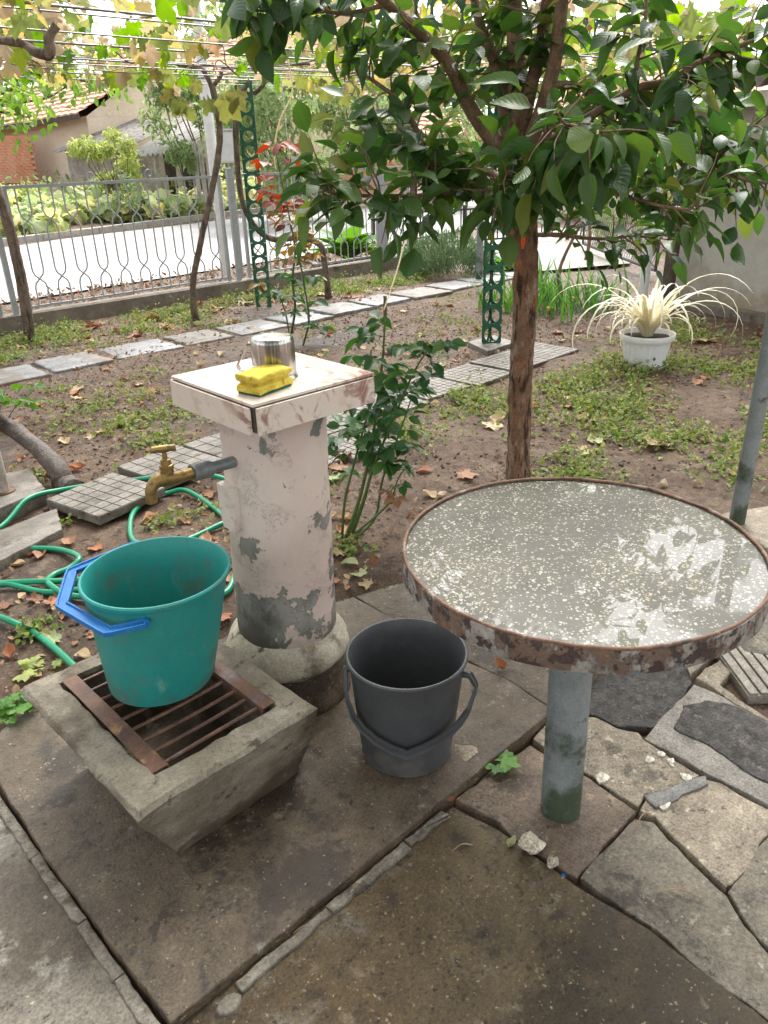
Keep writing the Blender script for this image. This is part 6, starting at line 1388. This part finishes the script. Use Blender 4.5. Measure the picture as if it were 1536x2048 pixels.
rose('dark green rose bush growing behind the painted column', [
    ([at(688, 1085, -.02), rp(715, 1010), rp(735, 930), rp(752, 830), rp(765, 720), rp(770, 640)], [.009, .008, .007, .006, .005, .003]),
    ([at(700, 1080, -.02), rp(728, 1000, -.02), rp(745, 940, -.04), rp(790, 830, -.06), rp(830, 740, -.1), rp(870, 680, -.12)], [.009, .008, .006, .005, .004, .003]),
    ([at(692, 1088, -.02), rp(748, 1040, .02), rp(765, 960, .04), rp(790, 890, .05), rp(815, 820, .08), rp(830, 770, .08)], [.007, .006, .005, .004, .003, .002]),
    ([at(684, 1082, -.02), rp(690, 1000, .03), rp(710, 920, .05), rp(740, 800, .05), rp(742, 700, .08)], [.007, .006, .005, .004, .003]),
    ([at(696, 1078, -.02), rp(740, 960, .08), rp(745, 900, .1), rp(700, 870, .12), rp(675, 890, .1)], [.006, .005, .004, .003, .002]),
    ([at(688, 1085, -.02), rp(775, 1010, 0), rp(795, 960, 0), rp(815, 930, 0)], [.006, .005, .003, .002])], 
    [[(0.45, 1, 17, 'leaf_rose', .072)], [(0.4, 1, 22, 'leaf_rose', .072)], [(0.45, 1, 14, 'leaf_rose', .07)], [(0.4, 1, 13, 'leaf_rose', .068)], [(0.55, 1, 8, 'leaf_rose', .068)], [(0.7, 1, 4, 'leaf_rose', .055), (0.5, 0.6, 2, 'fallen_brown', .05)]], 3)
R2 = at(600, 690); DR2 = R2.dot(FH)
def rq(u, v, o_=0): return vat(u, v, DR2 + o_)
rose('tall rose with red young leaves behind the steel mug', [
    ([at(578, 690, -.02), rq(590, 620), rq(585, 560), rq(590, 500), rq(578, 430), rq(565, 370), rq(553, 310), rq(549, 285)], [.012, .011, .01, .009, .008, .006, .004, .002]),
    ([at(606, 692, -.02), rq(618, 640, .02), rq(610, 580, .02), rq(600, 520, .03), rq(592, 480, .03)], [.01, .009, .008, .006, .003]),
    ([at(582, 695, -.02), rq(572, 630, -.02), rq(555, 585, -.05), rq(535, 560, -.08)], [.008, .007, .005, .003])],
    [[(0.52, 0.98, 12, 'leaf_red', .115), (0.36, 0.6, 9, 'leaf_bronze', .10), (0.12, 0.4, 5, 'leaf_rose', .10)], [(0.1, 0.7, 7, 'leaf_rose', .11), (0.7, 1, 4, 'leaf_bronze', .10)], [(0.3, 0.8, 4, 'leaf_rose', .11), (0.8, 1, 2, 'leaf_bronze', .10)]], 8)
# low sprig at the left
RS = at(15, 860); DS = RS.dot(FH)
rose('small green sprig beside the dark bending vine stem', [([at(5, 870, -.02), vat(20, 830, DS), vat(45, 800, DS), vat(70, 780, DS)], [.004, .003, .003, .002]), ([at(0, 870, -.02), vat(0, 820, DS), vat(10, 780, DS)], [.004, .003, .002])], [[(0.4, 1, 5, 'weed_bright', .07)], [(0.4, 1, 4, 'weed_bright', .07)]], 9)

def blade(L, w, bend, n=12):
    m = MB(); vs_, uv = [], []; x = z = 0; a = math.radians(82)
    for i in range(n + 1):
        u = i / n; ww = w * (1 - u) ** 0.6 * min(1, 0.5 + u * 3) / 2 + 0.0004
        vs_ += [(x, -ww, z + ww * 0.4), (x, 0, z), (x, ww, z + ww * 0.4)]; uv += [(u, -1, 1), (u, 0.001, 1), (u, 1, 1)]
        a -= bend / n * (0.35 + 1.4 * u); x += math.cos(a) * L / n; z += math.sin(a) * L / n
    m.add(vs_, [(i * 3 + k, i * 3 + k + 1, i * 3 + 4 + k, i * 3 + 3 + k) for i in range(n) for k in (0, 1)], 0, uv); return m
PC = Vector((5.45, 2.79, gz(5.45, 2.79)))
t = thing('flower_pot', 'white ribbed plastic pot with saucer on the weedy soil', 'pot', PC)
m = MB(); n = 96; prof = [(0.142, 0.02), (0.144, 0.03), (0.172, 0.18), (0.175, 0.195), (0.177, 0.202), (0.196, 0.206), (0.2, 0.212), (0.204, 0.245), (0.202, 0.252), (0.196, 0.252), (0.19, 0.24), (0.17, 0.17)]
vs_ = []
for k, (rr, z_) in enumerate(prof):
    for i in range(n):
        a = 2 * math.pi * i / n; q = rr + (0.0035 * (1 if (i // 2) % 2 else -1) if 0.025 < z_ < 0.185 and k < 4 else 0)
        vs_.append((PC.x + q * math.cos(a), PC.y + q * math.sin(a), PC.z + z_))
m.add(vs_, [(k * n + i, k * n + (i + 1) % n, (k + 1) * n + (i + 1) % n, (k + 1) * n + i) for k in range(len(prof) - 1) for i in range(n)] + [tuple(reversed(range(n)))]); m.build('body', MAT['white'], t, smooth=35)
MB().lathe([(0.14, -0.01), (0.155, -0.008), (0.17, 0.018), (0.176, 0.022), (0.169, 0.022), (0.152, 0.004), (0, 0.002)], PC, 48).build('saucer', MAT['white'], t)
ms_ = MB(); ms_.lathe([(0.183, 0.215), (0.13, 0.222), (0.07, 0.227), (0.0, 0.23)], PC, 32); ms_.jitter(0.012, 14); ms_.build('soil', MAT['potsoil'], t)
r = random.Random(31)
t = thing('potted_grass', 'pale yellow fountain of long arching blades in the white pot', 'plant', PC + Vector((0, 0, 0.22)))
bl = [blade(1, 0.036, b_, 14) for b_ in (2.4, 2.9, 3.2, 1.9, 2.7, 2.1)]; bs = [blade(1, 0.06, b_) for b_ in (0.5, 1.1, 1.7)]
big, short = [], []
for i in range(58):
    a = r.uniform(0, 6.28); s = r.choice((r.uniform(0.35, 0.6), r.uniform(0.45, 0.8), r.uniform(0.6, 1.15)))
    M4 = Matrix.Translation(PC + Vector((math.cos(a) * .03, math.sin(a) * .03, 0.22))) @ Matrix.Rotation(a + r.uniform(-.4, .4), 4, 'Z') @ Matrix.Rotation(r.uniform(-.1, .35), 4, 'Y') @ Matrix.Diagonal((s, 1.0, s, 1)); big.append(M4)
for i in range(30):
    a = r.uniform(0, 6.28); s = r.uniform(0.25, 0.55)
    short.append(Matrix.Translation(PC + Vector((math.cos(a) * .02, math.sin(a) * .02, 0.22))) @ Matrix.Rotation(a, 4, 'Z') @ Matrix.Rotation(r.uniform(-.05, .3), 4, 'Y') @ Matrix.Diagonal((s, 1, s, 1)))
for ms_, prs in ((big, bl), (short, bs)):
    mm_ = [p.mesh('blade', (0, 0, 0), [MAT['blade_pale']], True) for p in prs]
    for k, M4 in enumerate(ms_): inst('blade', mm_[k % len(mm_)], t, M4)
# iris clump
IC = Vector((7.0, 4.7, 0.0)); t = thing('iris_clump', 'dense clump of upright green iris leaves behind the pale pot plant', 'plant', IC)
ib = [blade(1, 0.03, b_, 6).mesh('blade', (0, 0, 0), [MAT['blade_green']], True) for b_ in (0.5, 0.9, 1.3)]
for i in range(210):
    p = IC + Vector((r.uniform(-.55, .55), r.uniform(-.6, .6), -0.01)); a = r.uniform(0, 6.28); s = r.uniform(0.3, 0.62)
    inst('blade', ib[i % 3], t, Matrix.Translation(p) @ Matrix.Rotation(a, 4, 'Z') @ Matrix.Rotation(r.uniform(-.1, .35), 4, 'Y') @ Matrix.Diagonal((s, 1, s, 1)))
rosette('leafy_plant', 'low round leaved green plant between trunk and iris clump', at(1012, 540), 26, 0.3, 0.6, MAT['weed_bright'], 61, 0.3, 0.5)
for (u, v, lab) in ((1099, 620, 'yellow flower close to the iris clump'), (1228, 602, 'yellow flower half hidden by the pale blades'), (1148, 600, 'small yellow flower under the iris leaves')):
    p = at(u, v, 0.08); fl = [orient(p, Vector((math.cos(a), math.sin(a), .5)), (0, 0, 1), 0.05) for a in np.linspace(0, 6.28, 7)[:-1]]
    ft = thing('yellow_flower', lab, 'flower', (p.x, p.y, 0)); pmesh = leaf_mesh('', None, 1, 0.6, .2, -.2, seed=1, n=4).mesh('petal', (0, 0, 0), [MAT['yellowpetal']], True)
    for M4 in fl: inst('petal', pmesh, ft, M4)
    MB().tube([(p.x, p.y, -0.02), (p.x, p.y, 0.08)], 0.003, 5).build('stem', MAT['stem'], ft)
# juniper
JC = Vector((8.25, 7.25, 0)); t = thing('juniper_bush', 'feathery grey green juniper bush at the end of the low wall', 'bush', JC); js = []
for i in range(5200):
    a = r.uniform(0, 6.28); u = r.random() ** 0.5; h_ = r.random(); p = JC + Vector((math.cos(a) * u * 0.62, math.sin(a) * u * 0.62, 0.02 + h_ * (0.52 - 0.3 * u * u)))
    if noise.noise(p * 4) < -0.25: continue
    js.append(orient(p, Vector((math.cos(a) * u, math.sin(a) * u, 0.9)) + rv(r, 0.5), rv(r), r.uniform(0.06, 0.12)))
scatter([leaf_mesh('', None, 1, 0.14, 0.2, 0.1, seed=1, n=3)], js).build('foliage', MAT['juniper'], t, kind='stuff', smooth=False)
MB().tube([(JC.x, JC.y, -0.05), (JC.x, JC.y, 0.3)], 0.02, 6).build('stem', MAT['vinebark'], t)
# thin bare stems by the iris
for i, (pts, lab) in enumerate(([[(1130, 615, 0), (1118, 570, 0), (1122, 530, 0), (1150, 470, 0), (1180, 420, 0)], 'thin brown bare stem leaning beside the iris clump'], [[(1172, 520, .8), (1180, 470, .8), (1175, 400, .8)], 'thin grey bare sapling near the wire gate'])):
    d0 = at(1130, 615).dot(FH); pp_ = [vat(u, v, d0 + o_) for u, v, o_ in pts]; tag(MB().tube(spline(pp_, 6), lerps([.022, .018, .012], 6 * (len(pp_) - 1) + 1), 8).build('bare_stem', MAT['limb'], None, tuple(pp_[0]), smooth=True), lab, 'stem')

# ================================================================== WEEDS, LITTER, FALLEN LEAVES
r = random.Random(99)
def garden(x, y): return y > edge_y(x) + 0.05 and y < 8.1
def on_tiles(x, y): return 6.15 < y < 6.7 or (3.38 < y < 3.86 and 2.3 < x < 5.6)
wd_, wp_ = [], []
def patch(cx, cy, sx, sy, n, hgt=0.05, pale=0.5):
    for i in range(n):
        x, y = cx + r.gauss(0, sx), cy + r.gauss(0, sy)
        if not garden(x, y) or (on_tiles(x, y) and r.random() < 0.9): continue
        z = gz(x, y); h_ = abs(r.gauss(0, hgt))
        for k in range(3):
            (wp_ if r.random() < pale else wd_).append(orient((x + r.uniform(-.02, .02), y + r.uniform(-.02, .02), z + h_ * r.random() + 0.004), rv(r) + Vector((0, 0, 0.35)), Vector((0, 0, 1)) + rv(r, 0.6), r.choice((r.uniform(0.012, 0.024), r.uniform(0.02, 0.042)))))
for i in range(150):
    x = r.uniform(1.8, 8.4); y = 7.95 - abs(r.gauss(0, 0.55))
    if noise.noise(Vector((x * 1.1, y * 1.1, 8))) > -0.15: patch(x, y, 0.12, 0.10, 46, 0.06, 0.35)
for i in range(230):
    x, y = r.uniform(3.0, 7.2), r.uniform(1.2, 3.4)
    if noise.noise(Vector((x * 1.3, y * 1.3, 4))) > -0.04 and (x - 3) * 0.5 + (3.3 - y) * 0.2 > 0.1: patch(x, y, 0.10, 0.085, 40, 0.05, 0.62)
for (u, v, n, s) in ((270, 835, 60, .1), (320, 880, 90, .1), (345, 835, 60, .12), (235, 850, 70, .12), (175, 815, 50, .1), (380, 815, 80, .1), (300, 790, 40, .1), (120, 780, 30, .1), (245, 945, 20, .04), (60, 960, 60, .08), (900, 640, 70, .2), (930, 600, 60, .25), (860, 690, 60, .2), (1080, 790, 80, .2), (900, 830, 60, .15), (120, 850, 30, .1), (640, 970, 30, .08), (690, 1100, 40, .05), (80, 1260, 40, .04), (120, 1050, 10, .03), (190, 1035, 12, .03), (400, 1030, 12, .05), (330, 1040, 20, .05), (220, 790, 30, .1)):
    p = at(u, v); patch(p.x, p.y, s, s, n, 0.03, 0.55)
for i in range(70):
    x, y = r.uniform(1.2, 7), r.uniform(2.4, 6); patch(x, y, 0.05, 0.05, 8, 0.015, 0.6)
wl = [leaf_mesh('', None, 1, 0.7, 0.2, 0.2, seed=s, n=3) for s in range(2)]
print('weeds', len(wd_), len(wp_))
tag(scatter(wl, wd_).build('weeds', MAT['weed'], None, kind='stuff', smooth=False), 'low green weeds growing over the garden soil', 'weeds')
tag(scatter(wl, wp_).build('weeds', MAT['weed_pale'], None, kind='stuff', smooth=False), 'pale yellowish weeds spreading through the garden soil', 'weeds')
lit = []
for i in range(14000):
    x, y = r.uniform(0.3, 7.5), r.uniform(2.0, 8.0)
    if not garden(x, y) or noise.noise(Vector((x * 1.3, y * 1.3, 5))) < -0.2: continue
    lit.append(orient((x, y, gz(x, y) + r.uniform(0.002, 0.012)), rv(r), Vector((0, 0, 1)) + rv(r, 0.6), r.uniform(0.012, 0.04)))
tag(scatter(wl, lit).build('leaf_litter', MAT['litter'], None, kind='stuff', smooth=False), 'crumbs of dry leaves scattered over the soil', 'litter')
# soil clods
cl = []; bm = bmesh.new(); bmesh.ops.create_icosphere(bm, subdivisions=1, radius=1); cm = MB(); cm.v = [tuple(v.co + noise.noise_vector(v.co * 2) * 0.4) for v in bm.verts]; cm.f = [tuple(v.index for v in f.verts) for f in bm.faces]; cm.mi = [0] * len(cm.f); cm.uv = [(0, 0, 0)] * len(cm.v); bm.free()
for i in range(5000):
    x, y = r.uniform(0.4, 6.5), r.uniform(1.6, 7.5)
    if not garden(x, y) or on_tiles(x, y): continue
    s = r.uniform(0.004, 0.012) * (1.8 if r.random() < 0.06 else 1)
    cl.append(Matrix.Translation((x, y, gz(x, y) + s * 0.1)) @ Matrix.Rotation(r.uniform(0, 6), 4, rv(r).normalized()) @ Matrix.Diagonal((s, s * r.uniform(.6, 1), s * .7, 1)))
tag(scatter([cm], cl).build('soil_clods', MAT['soil'], None, kind='stuff', smooth=True), 'loose crumbs and clods of brown soil', 'soil')
# individual fallen leaves
fl_shapes = [crumple_leaf(s) for s in range(20, 28)]
FM = {k: [s.mesh('fallen_leaf', (0, 0, 0), [MAT[k]], True) for s in fl_shapes] for k in ('fallen_brown', 'fallen_tan', 'fallen_rust', 'fallen_pale')}
FLAB = {'fallen_brown': 'curled brown fallen leaf lying on the garden soil', 'fallen_tan': 'dry tan fallen leaf lying on the garden soil', 'fallen_rust': 'rust coloured fallen leaf lying on the garden soil', 'fallen_pale': 'pale greenish fallen leaf lying on the garden soil'}
def fallen(x, y, s, k, label=None, z=None, group=True):
    z = (gz(x, y) + 0.002) if z is None else z
    M4 = Matrix.Translation((x, y, z)) @ Matrix.Rotation(r.uniform(0, 6.28), 4, 'Z') @ Matrix.Rotation(r.uniform(-.2, .2), 4, 'X') @ Matrix.Diagonal((s, s, s * r.uniform(0.6, 1.0), 1))
    o = inst('fallen_leaf', FM[k][r.randrange(8)], None, M4); zn = 'between the stepping stones and the fence' if y > 6.7 else 'among the green hose loops' if (x < 2.1 and y < 4.1 and not (x > 1.6 and y < 3)) else 'at the foot of the dark green rose' if (x < 2.6 and y < 3.1) else 'on the weedy soil behind the table' if (x > 2.6 and y < 3.3) else 'on the soil between the two paths'
    kd = {'fallen_brown': 'curled brown', 'fallen_tan': 'dry tan', 'fallen_rust': 'rust coloured', 'fallen_pale': 'pale greenish'}[k]
    tag(o, label or kd + ' fallen leaf ' + zn, 'leaf', None if label else kd + ' fallen leaves ' + zn)
KS = ['fallen_brown'] * 4 + ['fallen_tan'] * 4 + ['fallen_rust'] * 2 + ['fallen_pale']
for (u, v, s, k) in ((255, 1020, .14, 'fallen_brown'), (300, 1035, .13, 'fallen_brown'), (270, 1000, .12, 'fallen_rust'), (75, 1075, .15, 'fallen_tan'), (140, 1085, .13, 'fallen_brown'), (190, 1095, .1, 'fallen_rust'), (60, 1050, .11, 'fallen_pale'), (35, 1125, .09, 'fallen_tan'), (80, 1110, .1, 'fallen_brown'), (10, 1120, .08, 'fallen_brown'), (65, 1105, .07, 'fallen_brown'), (110, 945, .13, 'fallen_rust'), (155, 935, .15, 'fallen_rust'), (25, 845, .14, 'fallen_rust'), (415, 1085, .13, 'fallen_brown'), (400, 1080, .1, 'fallen_tan'), (370, 1040, .1, 'fallen_brown'), (290, 950, .12, 'fallen_tan'), (290, 935, .12, 'fallen_brown'), (235, 965, .09, 'fallen_brown'), (250, 845, .15, 'fallen_pale'), (240, 845, .14, 'fallen_tan'), (130, 880, .14, 'fallen_tan'), (180, 870, .1, 'fallen_tan'), (165, 1310, .1, 'fallen_tan'), (105, 1280, .09, 'fallen_pale'), (20, 1310, .1, 'fallen_rust'), (10, 1215, .08, 'fallen_brown'), (70, 1200, .08, 'fallen_brown'), (110, 1205, .1, 'fallen_rust'), (45, 1195, .06, 'fallen_tan'), (700, 1130, .11, 'fallen_pale'), (680, 1110, .1, 'fallen_tan'), (720, 1150, .1, 'fallen_pale'), (670, 1165, .08, 'fallen_rust'), (690, 920, .14, 'fallen_rust'), (680, 940, .14, 'fallen_brown'), (860, 985, .12, 'fallen_tan'), (1310, 890, .2, 'fallen_tan'), (1190, 880, .16, 'fallen_pale'), (1175, 905, .15, 'fallen_tan'), (995, 845, .22, 'fallen_tan'), (985, 855, .18, 'fallen_tan'), (1410, 680, .3, 'fallen_tan'), (1290, 665, .2, 'fallen_brown'), (690, 1060, .1, 'fallen_rust'), (660, 1040, .12, 'fallen_tan'), (700, 1085, .1, 'fallen_tan'), (450, 1160, .1, 'fallen_rust'), (445, 1235, .1, 'fallen_rust'), (440, 1115, .08, 'fallen_brown'), (730, 1160, .08, 'fallen_tan'), (190, 1270, .08, 'fallen_brown'), (130, 1230, .08, 'fallen_brown')):
    p = at(u, v); fallen(p.x, p.y, s * 0.8, k)
for i in range(190):
    x, y = r.uniform(1.2, 7.5), r.uniform(2.2, 7.9)
    if garden(x, y): fallen(x, y, r.uniform(0.05, 0.12), r.choice(KS))
for i in range(46):
    x, y = r.uniform(2.2, 7.0), r.uniform(6.75, 8.0); fallen(x, y, r.uniform(0.09, 0.18), r.choice(KS))
p = at(1001, 1337, 0.0); fallen(p.x, p.y, 0.06, 'fallen_rust', 'bright orange dry leaf on the slab under the table', 0.004)
p = at(900, 1606, -0.03); fallen(p.x, p.y, 0.03, 'fallen_rust', 'tiny orange leaf in the joint below the black bucket', -0.02)
p = at(995, 1530, -0.02); t = thing('weed_sprig', 'green leafy weed sprouting from the joint beside the black bucket', 'weed', (p.x, p.y, -0.03)); ms_ = []
for (dx, dy, s, a) in ((0, 0, .07, -0.8), (-.03, .02, .05, 2.4), (.02, .03, .045, 1.0), (-.02, -.01, .04, -2.4), (.0, .04, .04, 1.9), (.03, 0, .05, 0.1)):
    ms_.append(orient(p + Vector((dx * .5, dy * .5, 0.01)), Vector((math.cos(a), math.sin(a), .25)), (0, 0, 1), s))
gm = lobed_leaf(7, .2, 5, .25).mesh('leaf', (0, 0, 0), [MAT['weed_bright']], True)
for M4 in ms_: inst('leaf', gm, t, M4)
p = at(1022, 1690, -.03); tag(inst('fallen_leaf', FM['fallen_pale'][2], None, Matrix.Translation((p.x, p.y, -0.03)) @ Matrix.Diagonal((.04, .04, .04, 1))), 'small green leaf scrap beside the broken mortar chunk', 'leaf')
p = at(30, 1425, 0.0); t = thing('weed_sprig', 'bright green broad weed at the corner of the trough', 'weed', (p.x, p.y, -0.03))
for i in range(16):
    a = r.uniform(0, 6.28); inst('leaf', gm, t, orient(Vector((p.x + r.uniform(-.05, .05), p.y + r.uniform(-.04, .05), 0.0 + r.uniform(0, .04))), Vector((math.cos(a), math.sin(a), .3)), Vector((0, 0, 1)) + rv(r, .3), r.uniform(.04, .07)))
p = at(85, 1330, 0.0); t = thing('weed_sprig', 'yellow green wilted weed beside the trough rim', 'weed', (p.x, p.y, 0))
gy = lobed_leaf(9, .4, 5, .3).mesh('leaf', (0, 0, 0), [MAT['leaf_far_bright']], True)
for i in range(12):
    a = r.uniform(0, 6.28); inst('leaf', gy, t, orient(Vector((p.x + r.uniform(-.06, .06), p.y + r.uniform(-.05, .05), gz(p.x, p.y) + 0.005 + r.uniform(0, .03))), Vector((math.cos(a), math.sin(a), .2)), Vector((0, 0, 1)) + rv(r, .5), r.uniform(.03, .06)))

print('objects', len(bpy.data.objects))
